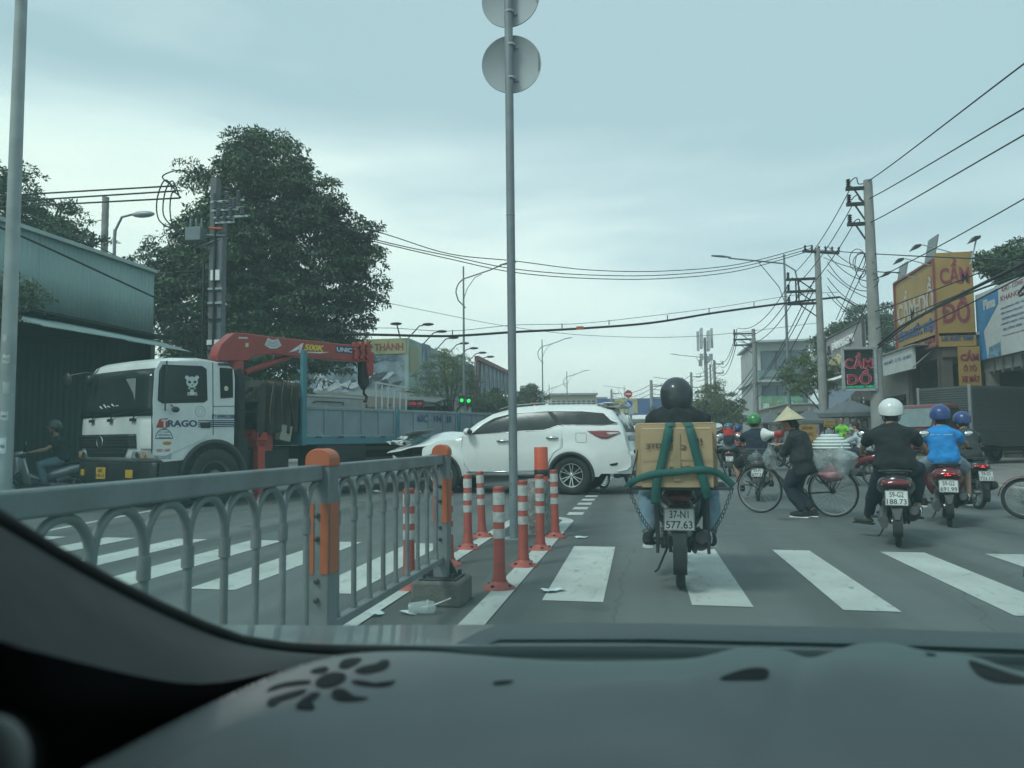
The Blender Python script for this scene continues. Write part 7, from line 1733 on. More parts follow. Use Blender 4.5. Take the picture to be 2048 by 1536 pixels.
# trees
leafm = M('leaf_dark',(0.050,0.092,0.040),0.6,var=0.35,scale=0.8,island=0.45); leafm2 = M('leaf_mid',(0.075,0.11,0.05),0.6,var=0.35,scale=0.8,island=0.45); leafm3 = M('leaf_olive',(0.10,0.135,0.06),0.6,var=0.3,scale=1.0,island=0.4)
bark = M('bark',(0.075,0.065,0.055),0.95,var=0.3,scale=6,bump=0.6,bscale=25)
def leaves(name,lobes,n,size,mat,parent,droop=0.5,shell=0.75,aspect=0.38,seed=1,clump=0):
 rg = np.random.RandomState(seed); L_ = np.array([[*l[0],*(l[1] if isinstance(l[1],tuple) else (l[1],) * 3)] for l in lobes],float)
 vol = np.array([(l[3] * l[4] + l[4] * l[5] + l[3] * l[5]) for l in L_]); pick = rg.choice(len(L_),n,p=vol / vol.sum())
 if clump:
  k = max(1,n // clump); cpick = rg.choice(len(L_),k,p=vol / vol.sum()); d = rg.normal(size=(k,3)); d /= np.linalg.norm(d,axis=1)[:,None]
  r_ = np.where(rg.rand(k) < shell,rg.uniform(0.82,1.06,k),rg.uniform(0.3,0.85,k)); cc = L_[cpick,:3] + d * r_[:,None] * L_[cpick,3:]
  idx = rg.randint(0,k,n); e = rg.normal(size=(n,3)); e /= np.linalg.norm(e,axis=1)[:,None]; e[:,2] = np.abs(e[:,2]) * 0.8 - 0.25
  cr = size * math.sqrt(clump) * 0.30 * rg.uniform(0.6,1.25,k)[idx,None]; c = cc[idx] + e * cr * rg.uniform(0.75,1.1,n)[:,None] * np.array([1.0,1.0,0.62]); d = d[idx] * 0.3 + e
 else:
  d = rg.normal(size=(n,3)); d /= np.linalg.norm(d,axis=1)[:,None]
  r_ = np.where(rg.rand(n) < shell,rg.uniform(0.8,1.08,n),rg.uniform(0.25,0.85,n)); c = L_[pick,:3] + d * r_[:,None] * L_[pick,3:]
 ax = d * 0.6 + rg.normal(size=(n,3)) * 0.7; ax[:,2] -= droop; ax /= np.linalg.norm(ax,axis=1)[:,None]
 t = rg.normal(size=(n,3)); b = np.cross(ax,t); b /= np.linalg.norm(b,axis=1)[:,None]; nn = np.cross(ax,b)
 s = size * rg.uniform(0.6,1.3,n)[:,None]
 v = np.stack([c,c + ax * s * 0.45 + b * s * aspect * 0.5 - nn * s * 0.06,c + ax * s - nn * s * 0.18,c + ax * s * 0.45 - b * s * aspect * 0.5 - nn * s * 0.06],1).reshape(-1,3)
 if parent is not None: v = v - np.array(parent.location)
 me = bpy.data.meshes.new(name); me.vertices.add(4 * n); me.vertices.foreach_set('co',v.ravel()); me.loops.add(4 * n); me.loops.foreach_set('vertex_index',np.arange(4 * n,dtype=np.int32))
 me.polygons.add(n); me.polygons.foreach_set('loop_start',np.arange(0,4 * n,4,dtype=np.int32)); me.polygons.foreach_set('loop_total',np.full(n,4,np.int32)); me.update(calc_edges=True); me.materials.append(mat)
 o = bpy.data.objects.new(name,me); COL.objects.link(o)
 if parent is not None: o.parent = parent
 return o
def tree(name,label,base,lobes,n,size,mat,tr=0.25,seed=1,droop=0.5,clump=0,group=None,cat='tree',shell=0.75,aspect=0.38,limbs=9):
 t = thing(name,label,cat,base,0,group); rg = random.Random(seed); base = Vector(base)
 cc = sum((Vector(l[0]) for l in lobes),Vector()) / len(lobes); fk = base.lerp(Vector((cc.x,cc.y,cc.z)),0.5)
 mb = MB(); mb.tube([base,base.lerp(fk,0.5) + Vector((rg.uniform(-.1,.1),rg.uniform(-.1,.1),0)),fk],[tr * 1.2,tr,tr * 0.8],10)
 for i in range(limbs):
  l = lobes[i % len(lobes)]; e = Vector(l[0]); m_ = fk.lerp(e,0.5) + Vector((rg.uniform(-.4,.4),rg.uniform(-.4,.4),rg.uniform(-.1,.4))) * tr * 2; mb.tube([fk - Vector((0,0,tr)),m_,e],[tr * 0.55,tr * 0.35,tr * 0.12],7)
  rr = l[1] if not isinstance(l[1],tuple) else l[1][0]
  for k in range(4): d = Vector((rg.uniform(-1,1),rg.uniform(-1,1),rg.uniform(-.3,1))).normalized() * rr * 0.85; mb.tube([m_.lerp(e,0.5 + k * 0.12),e + d * 0.5,e + d],[tr * 0.16,tr * 0.1,tr * 0.03],5)
 mb.build('trunk',bark,t,world=True,smooth=80)
 leaves('crown',lobes,n,size,mat,t,droop,shell,aspect,seed,clump); return t
def lobes_px(lst,Y,dz=1.0):
 out = []
 for i,(px,py,r_) in enumerate(lst):
  c = onY(px,py,Y); s = (onY(px + 10,py,Y) - c).length / 10; rr = r_ * s
  out.append((tuple(c + Vector((0,(math.sin(i * 2.4)) * rr * 0.7,0))),(rr,rr * 1.0,rr * dz)))
 return out
# big tree left of the sign pole
YB = 31.0
bl = lobes_px([(500,300,42),(470,340,60),(560,345,75),(440,400,62),(530,420,95),(620,420,80),(420,470,70),(500,520,110),(620,520,110),(690,480,62),(375,530,62),(690,570,62),(430,610,110),(560,630,120),(650,640,75),(355,610,48),(345,680,42),(450,700,90),(580,720,95),(660,700,55),(400,360,32),(715,530,36),(560,285,24)],YB,0.85); bl = [(c_,tuple(q * 0.88 for q in r_)) for c_,r_ in bl]
bs = onX(530,900,bl[7][0][0]); 
tree('large_tree','large dense dark tree rising behind the crane truck',(bl[7][0][0],YB,0.0),bl,170000,0.185,leafm,tr=0.42,seed=3,droop=0.7,clump=110,shell=0.72,aspect=0.36,limbs=20)
YL = 25.0
ll = lobes_px([(-60,420,110),(20,345,35),(50,400,50),(110,425,40),(60,460,60),(150,465,34),(180,480,22),(-40,330,40),(0,500,70),(120,490,36)],YL,0.55)
tree('tree','dark flat-layered tree above the green shed at the far left',(ll[0][0][0],YL,0),ll,26000,0.15,leafm,tr=0.3,seed=5,droop=0.2,clump=60)
yl = 12.5; ll = lobes_px([(10,560,42),(45,600,36),(20,625,30),(-30,590,50),(70,580,18)],yl,0.5)
tree('sapling','thin feathery branches poking in beside the lamp pole at the left edge',(ll[3][0][0] - 1.2,yl,0),ll,1500,0.10,leafm2,tr=0.05,seed=6,droop=0.3,clump=9)
Y1 = 43.0
tree('street_tree','feathery green street tree in front of the painted billboard',(onX(895,860,-10.8).x,Y1,0),lobes_px([(890,740,42),(860,760,38),(925,745,36),(900,785,46),(850,790,28),(945,785,30),(880,715,22),(910,720,22)],Y1,0.85),14000,0.13,leafm3,tr=0.12,seed=7,droop=0.1,clump=30,aspect=0.25)
for k,(px,py,rr,Y,lab) in enumerate(((985,805,24,60,'low bushy tree half behind the white SUV roof left of the sign pole'),(1060,790,20,75,'small tree between the sign pole and the far cream building'),(1045,815,22,70,'bushy tree low behind the SUV right of the sign pole'))):
 c = lobes_px([(px,py,rr),(px + rr,py + 6,rr * 0.8),(px - rr,py + 8,rr * 0.8),(px + 2,py - rr * 0.7,rr * 0.5)],Y,0.8); tree('street_tree',lab,(c[0][0][0],Y,0),c,3500,0.24,leafm2,tr=0.1,seed=20 + k,droop=0.1,clump=9)
c = lobes_px([(1425,815,36),(1400,825,28),(1455,812,30),(1420,790,24),(1470,830,22),(1440,845,34),(1395,850,24),(1432,770,12)],62,0.85)
tree('street_tree','round leafy tree behind the helmet of the box carrier',(c[0][0][0],62,0),c,15000,0.18,leafm3,tr=0.16,seed=31,droop=0.2,clump=40)
c = lobes_px([(1600,740,34),(1635,760,34),(1590,775,28),(1655,735,26),(1620,720,22),(1570,750,18),(1660,775,18)],33,0.8)
tree('street_tree','young feathery street tree on the pavement left of the black illuminated sign',(onX(1630,850,8.0).x,33,0.12),c,9000,0.11,leafm3,tr=0.06,seed=33,droop=0.1,clump=25,aspect=0.28)
c = lobes_px([(1690,670,36),(1650,690,30),(1740,660,40),(1780,650,36),(1720,630,24),(1765,690,34),(1775,615,14)],60,0.8)
tree('tree','dark green tree growing between the shop signs on the right',(c[3][0][0] + 1,60,0.12),c,18000,0.2,leafm,tr=0.15,seed=35,droop=0.4,clump=50)
c = lobes_px([(2010,520,36),(2050,505,40),(1975,535,28),(2080,540,44),(2030,560,36),(1960,520,16)],36,0.8)
tree('tree','dark tree crown above the white shop sign at the right edge',(c[3][0][0] + 1,36,0.12),c,14000,0.15,leafm,tr=0.15,seed=37,clump=45)
# shops on the right
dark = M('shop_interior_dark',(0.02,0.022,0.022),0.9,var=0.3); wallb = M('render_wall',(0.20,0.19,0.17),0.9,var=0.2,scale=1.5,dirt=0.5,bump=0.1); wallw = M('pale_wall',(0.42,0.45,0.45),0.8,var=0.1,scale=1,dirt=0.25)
yelm = M('sign_yellow',(0.34,0.205,0.055),0.6,var=0.14,scale=1.2,dirt=0.7,dirtcol=(0.18,0.12,0.04)); sred = M('sign_red_letters',(0.21,0.03,0.05),0.5,var=0.15,scale=8); sblue = M('sign_blue_letters',(0.03,0.06,0.17),0.5); frred = M('frame_red',(0.22,0.05,0.05),0.6,dirt=0.3); signw = M('sign_white',(0.48,0.50,0.49),0.55,var=0.08,scale=1.5,dirt=0.35)
SX = 12.5
def boardX(px0,px1,X,zt,zb,name,label,mat,cat='sign',th=0.12,frame_=None,row=640):
 y0,y1 = onX(px1,row,X).y,onX(px0,row,X).y; t = thing(name,label,cat,(X,(y0 + y1) / 2,zb))
 mb = MB(); mb.box((th / 2,0,(zt - zb) / 2),(th,y1 - y0,zt - zb)); mb.build('board',mat,t)
 if frame_:
  for a,b,c,d in ((0,0.0,y1 - y0,0.09),(0,zt - zb,y1 - y0,0.09),(-(y1 - y0) / 2,(zt - zb) / 2,0.09,zt - zb),((y1 - y0) / 2,(zt - zb) / 2,0.09,zt - zb)):
   mb = MB(); mb.box((-0.02,a,b),(0.14,c,d)); mb.build('frame',frame_,t)
 return t,y0,y1,zt - zb
def boardY(px0,px1,Y,zt,zb,name,label,mat,cat='sign',th=0.12,frame_=None,row=650):
 x0,x1 = onY(px0,row,Y).x,onY(px1,row,Y).x; t = thing(name,label,cat,((x0 + x1) / 2,Y,zb)); w = x1 - x0
 mb = MB(); mb.box((0,th / 2,(zt - zb) / 2),(w,th,zt - zb)); mb.build('board',mat,t)
 if frame_:
  for a,b,c,d in ((0,0.0,w,0.07),(0,zt - zb,w,0.07),(-w / 2,(zt - zb) / 2,0.07,zt - zb),(w / 2,(zt - zb) / 2,0.07,zt - zb)):
   mb = MB(); mb.box((a,-0.02,b),(c,0.12,d)); mb.build('frame',frame_,t)
 return t,w,zt - zb
def tX(t,s,mat,y,z,w,h,bold=0.03,d=0.04,out=0.0): letters(s,mat,t,(-0.001 - out,y,z),(0,-1,0),(0,0,1),w,h,bold,d)
def tY(t,s,mat,x,z,w,h,bold=0.04,d=0.03,out=0.0): letters(s,mat,t,(x,-0.001 - out,z),(1,0,0),(0,0,1),w,h,bold,d)
def both_(t,s,m1,m2,x,z,w,h,f=tY):
 q = s.replace('Đ','D'); f(t,q,m2,x,z,w * 1.02,h * 1.03,0.05,0.010); f(t,q,m1,x,z,w,h,0.028,0.028)
 if q != s:
  a,b = (-0.54,-0.27) if len(s) < 4 else (0.045,0.15)
  c = w * (a + b) / 2; zz = z - h * 0.14; bw = w * (b - a); mb = MB()
  if f is tY: mb.box((x + c,-0.03,zz),(bw,0.012,h * 0.09))
  else: mb.box((-0.03,x - c,zz),(0.012,bw,h * 0.09))
  mb.build('letter_bar',m1,t)
yc = onX(1875,640,SX).y
z_ = lambda px,py,X=SX: onX(px,py,X).z
# facades
def facade(name,label,x0,y0,y1,h,mat,opens,back=9.0,lintel=3.0):
 t = thing(name,label,'building',(x0,(y0 + y1) / 2,0.12)); w = y1 - y0
 mb = MB(); mb.box((back / 2 + 2.0,0,h / 2),(back,w,h)); mb.build('interior_wall',mat,t)
 mb = MB(); mb.box((1.0,0,lintel + (h - lintel) / 2),(2.0,w,h - lintel)); mb.build('upper_wall',mat,t)
 mb = MB(); mb.box((1.0,0,h + 0.06),(2.3,w + 0.2,0.12)); mb.build('roof',concrete,t)
 for y in opens: mb = MB(); mb.box((0.2,y - (y0 + y1) / 2,lintel / 2),(0.4,0.35,lintel)); mb.build('pier',mat,t)
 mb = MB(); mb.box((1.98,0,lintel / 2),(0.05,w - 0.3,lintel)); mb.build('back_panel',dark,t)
 n = int(w / 1.1)
 for k in range(n): mb = MB(); mb.box((1.2,-w / 2 + 0.5 + k * 1.1,1.1 + 0.3 * (k % 2)),(0.5,0.9,2.0 - 0.4 * (k % 3))); mb.build('shelf_unit',(wallb,dkmetal,M('brick_brown',(0.14,0.08,0.05),0.9))[k % 3],t)
 return t
wnt = z_(1875,505)
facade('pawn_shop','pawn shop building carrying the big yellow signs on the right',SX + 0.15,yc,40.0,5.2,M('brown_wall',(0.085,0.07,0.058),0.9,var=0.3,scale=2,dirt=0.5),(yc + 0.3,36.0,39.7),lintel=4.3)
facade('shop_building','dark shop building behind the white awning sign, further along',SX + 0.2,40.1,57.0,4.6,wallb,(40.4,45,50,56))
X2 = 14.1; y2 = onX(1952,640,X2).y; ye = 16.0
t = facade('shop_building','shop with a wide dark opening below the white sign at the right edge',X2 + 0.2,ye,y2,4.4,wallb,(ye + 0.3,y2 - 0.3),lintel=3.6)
for k in range(24): mb = MB(); mb.box((-0.05,-(y2 - ye) / 2 + 0.3 + k * (y2 - ye - 0.6) / 24,3.75),(0.04,0.10,0.55)); mb.build('canopy_slat',M('canopy_slat_grey',(0.10,0.11,0.11),0.7),t)
# big yellow sign: long face along the road, short face towards us
t,y0,y1,h = boardX(1793,1874,SX,z_(1870,518),z_(1872,692),'pawn_shop_sign','long yellow sign face with faded white letters and blue writing, angled along the road',yelm,frame_=frred); w = y1 - y0
both_(t,'CẦM ĐỒ',M('faded_white_letters',(0.45,0.42,0.36),0.7,dirt=0.4),sred,0,h * 0.62,w * 0.9,h * 0.42,tX); tX(t,'HÙNG PHƯỚC THIỆN',sblue,0,h * 0.26,w * 0.92,h * 0.17,0.05); tX(t,'NHÀ ĐẤT - Ô TÔ - XE MÁY',sred,0,h * 0.09,w * 0.9,h * 0.08,0.02)
t,w,h = boardY(1877,1951,yc - 0.1,z_(1875,503),z_(1875,695),'pawn_shop_sign','tall yellow sign face with large dark red letters turned towards the junction',yelm)
both_(t,'CẦM',sred,M('letter_rim',(0.40,0.22,0.10),0.6),0,h * 0.80,w * 0.80,h * 0.27); both_(t,'ĐỒ',sred,MATS['letter_rim'],0,h * 0.42,w * 0.72,h * 0.34); tY(t,'LÃI XUẤT THẤP',sblue,0,h * 0.10,w * 0.86,h * 0.075,0.03)
t,w,h = boardY(1914,1957,yc - 0.25,z_(1875,697),z_(1875,775),'pawn_shop_sign','small upright yellow sign hanging below the big yellow sign',yelm)
tY(t,'CẦM',sred,0,h * 0.78,w * 0.84,h * 0.26,0.05); tY(t,'Ô TÔ',sred,0,h * 0.47,w * 0.6,h * 0.17,0.03); tY(t,'XE MÁY',sred,0,h * 0.20,w * 0.82,h * 0.19,0.03)
t,y0,y1,h = boardX(1746,1822,SX - 0.6,z_(1821,693,SX - .6),z_(1823,738,SX - .6),'shop_sign','long pale grey awning sign with blue and red lettering beside the utility pole',signw); w = y1 - y0
tX(t,'NHÀ ĐẤT - Ô TÔ - XE MÁY',sblue,-w * 0.12,h * 0.62,w * 0.70,h * 0.24,0.02,0.01); tX(t,'CẦM',M('faded_red',(0.35,0.2,0.2),0.7),w * 0.37,h * 0.6,w * 0.18,h * 0.42,0.03,0.01)
mb = MB(); mb.box((0.65,0,h + 0.02),(1.5,w + 0.6,0.06)); mb.build('canopy',M('canopy_grey',(0.2,0.21,0.2),0.7),t); mb = MB(); mb.bar((-0.05,-w / 2,0.05),(1.4,-w / 2 - 0.1,h * 1.3),0.04,0.04); mb.build('stay',steel,t)
# white sign with blue panel at the right edge
t,y0,y1,h = boardX(1953,2300,X2,z_(1953,590,X2),z_(1955,722,X2),'building_supplies_sign','big white shop sign with red and blue lettering at the right edge',M('sign_offwhite',(0.50,0.53,0.53),0.6,var=0.07,dirt=0.25)); w = y1 - y0
blu = M('sign_azure',(0.04,0.20,0.42),0.5,var=0.2,scale=2); bw_ = (onX(1953,650,X2).y - onX(1999,650,X2).y)
P3 = lambda u,v: (-0.004,w / 2 - bw_ * u,h * v)
mb = MB(); mb.prism([P3(0,0),P3(0,0.93),P3(1,0.97),P3(1,0.75),P3(0.3,0.42),P3(0.42,0.0)],(-0.006,0,0)); mb.build('blue_panel',blu,t); mb = MB(); mb.prism([P3(0.45,0),P3(1,0),P3(1,0.2),P3(0.5,0.16)],(-0.006,0,0)); mb.build('picture_strip',M('sign_photo',(0.14,0.26,0.36),0.5,var=0.7,scale=4),t)
tX(t,'Pima',signw,w / 2 - bw_ * 0.62,h * 0.80,bw_ * 0.5,h * 0.15,0.06,0.01,0.012)
ty = w / 2 - bw_ - 1.45
for s_,z,hh,m_,ww in (('KHO - CÔNG TY',.93,.085,sred,2.2),('KHANG LỘC',.80,.12,sred,2.5),('GẠCH BÔNG KIỂU TÂM TRẦN',.66,.045,sblue,2.6),('SƠN PHAN VẠN DỤ TƯỜNG',.585,.045,sblue,2.6),('CHUYÊN KINH DOANH SỈ LẺ',.51,.045,sblue,2.5),('LÀM RÊ THẠCH, VÁCH NGĂN',.435,.045,sblue,2.6),('GIA CÔNG KÍNH - NHÔM',.36,.045,sblue,2.4),('ĐC: 123 QUỐC LỘ, H. BÌNH CHÁNH',.27,.03,sred,2.4)):
 tX(t,s_,m_,ty,h * z,ww,h * hh,0.02,0.008)
# cake shop sign, black illuminated sign on the pole
t,y0,y1,h = boardX(1650,1726,SX - 0.3,z_(1724,640,SX - .3),z_(1724,735,SX - .3),'cake_shop_sign','pinkish grey sign with white raised lettering further along the right shops',M('sign_pinkgrey',(0.27,0.245,0.26),0.6,dirt=0.3),frame_=M('frame_dark',(0.06,0.06,0.06),0.6)); w = y1 - y0
tX(t,'BÁNH KEM',white_ink,0,h * 0.74,w * 0.55,h * 0.22,0.04,0.12); tX(t,'NHÂN',M('cream_letters',(0.55,0.48,0.25),0.6),w * 0.18,h * 0.36,w * 0.4,h * 0.26,0.05,0.12); tX(t,'Á',black_ink,w * 0.4,h * 0.68,w * 0.1,h * 0.2,0.05,0.1)
mb = MB(); mb.box((-0.03,0,0.06),(0.1,w,0.12)); mb.build('yellow_strip',yelm,t)
Yp = onX(1757,800,6.6).y; 
t,w,h = boardY(1682,1746,Yp - 0.05,onY(1712,697,Yp).z,onY(1712,780,Yp).z,'illuminated_sign','black sign with red outlined letters and small bulbs beside the utility pole',M('led_board_black',(0.012,0.014,0.013),0.5),frame_=steel)
lr = M('led_red_glow',(0.55,0.09,0.10),0.5,emit=0.18); lg = M('led_green_glow',(0.02,0.5,0.22),0.5,emit=0.35); pk = M('led_pink_rim',(0.6,0.25,0.3),0.5,emit=0.3)
for s_,z,hh in (('CẦM',0.70,0.36),('ĐỒ',0.32,0.36)): both_(t,s_,M('led_letter_red',(0.24,0.02,0.04),0.5),pk,0,h * z,w * (0.84 if 'C' in s_ else 0.72),h * hh)
tY(t,'HÙNG PHƯỚC THIỆN',lg,0,h * 0.075,w * 0.88,h * 0.075,0.02,0.008)
bulbm = M('tiny_bulb',(0.6,0.62,0.6),0.4,emit=0.4)
for k in range(12):
 for x,z in ((-w * 0.45 + k * w * 0.9 / 11,h * 0.96),(-w * 0.45,h * 0.03 + k * h * 0.93 / 11),(w * 0.45,h * 0.03 + k * h * 0.93 / 11)): mb = MB(); mb.ell((x,-0.01,z),0.008,6,4); mb.build('bulb',bulbm,t)
# flood lamps on the signs
def flood(px,py,label,X=SX - 1.2,ln=1.3,up=False):
 p = onX(px,py,X); t = thing('flood_lamp',label,'lamp',p,0,'flood lamps on the shop signs')
 if up: mb = MB(); mb.tube([(0.0,0.0,0),(-0.1,0,-0.4),(-0.25,0,-0.9)],0.03,6)
 else: mb = MB(); mb.tube([(0,0,0.06),(0.2,-0.1,0.12),(ln,-0.2,-0.3)],0.025,6)
 mb.build('arm',steel,t); mb = MB(); mb.prism([(-0.28,-0.16,-0.10),(0.10,-0.16,0.04),(0.14,-0.16,0.16),(-0.10,-0.16,0.14)],(0,0.32,0)); mb.build('lamp_head',dkmetal,t,bevel=0.02)
for a in ((1834,497,'flood lamp left of the grey board above the yellow sign'),(1800,524,'flood lamp above the left end of the long yellow sign'),(1775,550,'lowest flood lamp left of the long yellow sign')): flood(*a)
flood(1952,481,'flood lamp on a mast above the tall yellow sign',SX,up=True)
for px,py,ww,hh,lab in ((1862,505,1.2,1.4,'plain grey board rising above the yellow signs'),(1805,545,1.2,0.9,'low grey board left of the yellow sign top')):
 p = onX(px,py,SX + 0.5); mb = MB(); mb.box((0,0,0),(0.06,ww,hh),rot=Matrix.Rotation(0.2,3,'Y')); o = mb.build('roof_board',M('board_grey',(0.16,0.19,0.20),0.6),None); o.location = p; tag(o,lab,'board')
# awning, parasols, menu boards, traffic sign
aw = M('awning_blue_grey',(0.12,0.15,0.19),0.8,var=0.12,scale=2,bump=0.1)
A = onX(1725,767,12.2); B = onX(1668,775,12.2) ; C_ = onX(1600,842,8.6); D_ = onX(1642,838,8.6)
mb = MB(); rows = []
for i in range(9):
 u = i / 8; rows.append([A.lerp(D_,u).lerp(B.lerp(C_,u),j / 8) - Vector((0,0,0.12 * math.sin(math.pi * u) + 0.03 * math.cos(j * 1.6))) for j in range(9)])
mb.grid(rows); o = mb.build('awning',aw,None,solid=0.01,smooth=60); tag(recentre(o),'sloping blue grey cloth awning below the black illuminated sign','awning')
def parasol(px,d,zt,r,label):
 p = cf((px - 1024) / F * d,d,0.12); t = thing('parasol',label,'parasol',p,0.3,'grey parasols on the right pavement')
 mb = MB(); mb.tube([(0,0,0),(0,0,zt)],0.025,8); mb.tube([(0,0,zt),(0,0,zt + 0.12)],0.03,6); mb.lathe([(0.28,0),(0.28,0.06),(0.05,0.10)],16); mb.build('pole',steel,t)
 for k in range(8):
  a0,a1 = k * math.pi / 4,(k + 1) * math.pi / 4; zc = zt - r * 0.42; A_ = [Vector((r * u * math.cos(a),r * u * math.sin(a),zt - r * 0.42 * u ** 1.1)) for a in (a0,a1) for u in (0.04,0.35,0.7,1.0)]
  mb = MB(); mb.grid([A_[:4],[(p + q) / 2 - Vector((0,0,0.03)) * (i / 3) for i,(p,q) in enumerate(zip(A_[:4],A_[4:]))],A_[4:]]); mb.grid([[A_[3],A_[7]],[A_[3] - Vector((0,0,0.12)),A_[7] - Vector((0,0,0.12))]]); mb.build('canopy_panel',M('parasol_cloth',(0.115,0.125,0.135),0.85,var=0.1,bump=0.1),t,smooth=60)
parasol(1700,24.0,2.10,0.98,'large dark grey parasol in front of the shops right of centre'); parasol(1618,30,2.0,1.0,'smaller grey parasol half hidden left of the larger one'); parasol(1540,40,2.25,1.3,'pale beige parasol behind the green helmeted rider')
def menu(px,d,z0,z1,w,lines,label,mat=yelm):
 p = cf((px - 1024) / F * d,d,0.12); t = thing('menu_board',label,'board',p,R(-4)); mb = MB(); mb.box((0,0,(z0 + z1) / 2),(w,0.05,z1 - z0)); mb.build('board',mat,t)
 for s in (-1,1): mb = MB(); mb.box((s * w * 0.45,0.04,z1 / 2),(0.03,0.03,z1)); mb.build('leg',dkmetal,t)
 for k,s_ in enumerate(lines): letters(s_,M('menu_letters',(0.10,0.04,0.02),0.7),t,(0,-0.03,z1 - (z1 - z0) * (k + 0.5) / len(lines)),(1,0,0),(0,0,1),w * (0.8 if k % 2 else 0.65),(z1 - z0) / len(lines) * 0.55,0.02,0.002)
menu(1612,20,0.1,1.30,0.42,('NƯỚC MÍA','10K','CƠM TẤM','35K','CÀ PHÊ','BÚN BÒ','45K'),'tall yellow menu board behind the woman with the conical hat'); menu(1657,22,1.25,1.45,0.30,('CƠM TẤM','BÚN'),'small yellow board hanging under the parasol')
p = cf((1577 - 1024) / F * 34,34,0.12); t = thing('bend_warning_sign','triangular yellow warning sign with a bent arrow above the conical hat','traffic sign',p,R(-8))
mb = MB(); mb.tube([(0,0.03,0),(0,0.03,2.3)],0.035,8); mb.build('pole',steel,t)
for r_,y,m_ in ((0.42,0,frred),(0.33,-0.006,M('warning_yellow',(0.62,0.38,0.04),0.5))):
 mb = MB(); mb.prism([(r_ * math.cos(R(a)),y,2.03 + r_ * math.sin(R(a))) for a in (90,210,330)],(0,0.005,0)); mb.build('plate',m_,t)
mb = MB(); mb.bar((0.05,-0.012,1.86),(0.05,-0.012,2.05),0.045,0.01,up=(0,1,0)); mb.bar((0.06,-0.013,2.04),(-0.08,-0.013,2.12),0.045,0.01,up=(0,1,0)); mb.prism([(-0.06,-0.012,2.17),(-0.04,-0.012,2.08),(-0.14,-0.012,2.13)],(0,-0.005,0)); mb.build('arrow',black_ink,t)
mb = MB(); mb.prism([onY(1672 + a,815 + b,27) for a,b in ((-8,9),(2,9),(3,-9),(0,-7))],(0,0.02,0)); o = mb.build('pennant',yelm); tag(recentre(o),'small yellow triangular pennant above the large parasol','pennant')
for k in range(12):
 p = onX(1700 + (k % 4) * 9,796 + (k // 4) * 8,12.0); mb = MB(); mb.box((0,0,0),(0.02,0.14,0.10 + 0.03 * (k % 3))); o = mb.build('hanging_card',white_ink); o.location = p; tag(o,'small white card hanging in the dark shop below the illuminated sign','card','white cards in the dark shop')
# parked lorry with red cab
d0 = 25.2; LO = cf((1940 - 1024) / F * d0,d0,0.12); ang = R(9.74) + R(24); lor = thing('red_cab_lorry','small lorry with dark red cab and ribbed grey box body parked on the pavement','truck',LO,ang)
boxg = M('lorry_box_grey',(0.10,0.115,0.115),0.5,0.3,var=0.15,scale=2,dirt=0.4); cabr = M('lorry_red',(0.20,0.03,0.035),0.4,coat=0.4,dirt=0.3); bh0,bh1 = 0.62,2.60
mb = MB(); mb.box((2.3,0.95,(bh0 + bh1) / 2),(4.6,1.85,bh1 - bh0)); bxo = mb.build('box_body',boxg,lor)
for k in range(24): mb = MB(); z = bh0 + 0.08 + k * (bh1 - bh0 - 0.16) / 23; mb.box((2.3,0.012,z),(4.5,0.03,0.045)); mb.build('rib',boxg,bxo,bevel=0.01)
for k in range(24): mb = MB(); z = bh0 + 0.08 + k * (bh1 - bh0 - 0.16) / 23; mb.box((-0.008,0.95,z),(0.03,1.75,0.045)); mb.build('rib',boxg,bxo,bevel=0.01)
for x,y in ((0,0),(4.6,0),(0,1.88)): mb = MB(); mb.box((x,y,(bh0 + bh1) / 2),(0.09,0.09,bh1 - bh0 + 0.04)); mb.build('corner_post',M('post_pale',(0.24,0.25,0.25),0.5),bxo,bevel=0.01)
mb = MB(); pr_ = [(-0.12,0.45),(-0.12,1.55),(-0.35,1.95),(-0.5,2.0),(-1.1,2.0),(-1.28,1.85),(-1.62,1.2),(-1.66,0.9),(-1.66,0.45)]; mb.prism([(x,0.14,z) for x,z in pr_],(0,1.6,0)); cb = mb.build('cab',cabr,lor,bevel=0.06,bseg=3)
mb = MB(); mb.prism([(-0.38,0.13,1.28),(-0.42,0.13,1.86),(-1.08,0.13,1.86),(-1.35,0.13,1.28)],(0,-0.012,0)); mb.build('window',glassdk,cb); mb = MB(); mb.prism([(-1.29,0.22,1.84),(-1.62,0.22,1.24),(-1.62,1.66,1.24),(-1.29,1.66,1.84)],(-0.03,0,0.02)); mb.build('windscreen',M('pale_windscreen',(0.22,0.27,0.27),0.08,coat=0.5),cb)
for x in (-1.1,3.4):
 for y in (0.12,1.5): mb = MB(); mb.lathe([(0.2,0),(0.36,-0.01),(0.38,0.04),(0.38,0.2),(0.2,0.22)],28,(x,y,0.38),(0,1,0)); w_ = mb.build('wheel',rubber,lor); mb = MB(); mb.lathe([(0.2,0.0),(0.1,0.03),(0,0.0)],20,(x,y,0.38),(0,1,0)); mb.build('rim',steel,w_)
mb = MB(); mb.box((2.2,0.9,0.48),(4.6,0.9,0.14)); mb.box((2.4,0.15,0.48),(1.6,0.05,0.06)); mb.box((2.4,0.15,0.34),(1.6,0.05,0.06)); mb.build('chassis',dkmetal,lor)
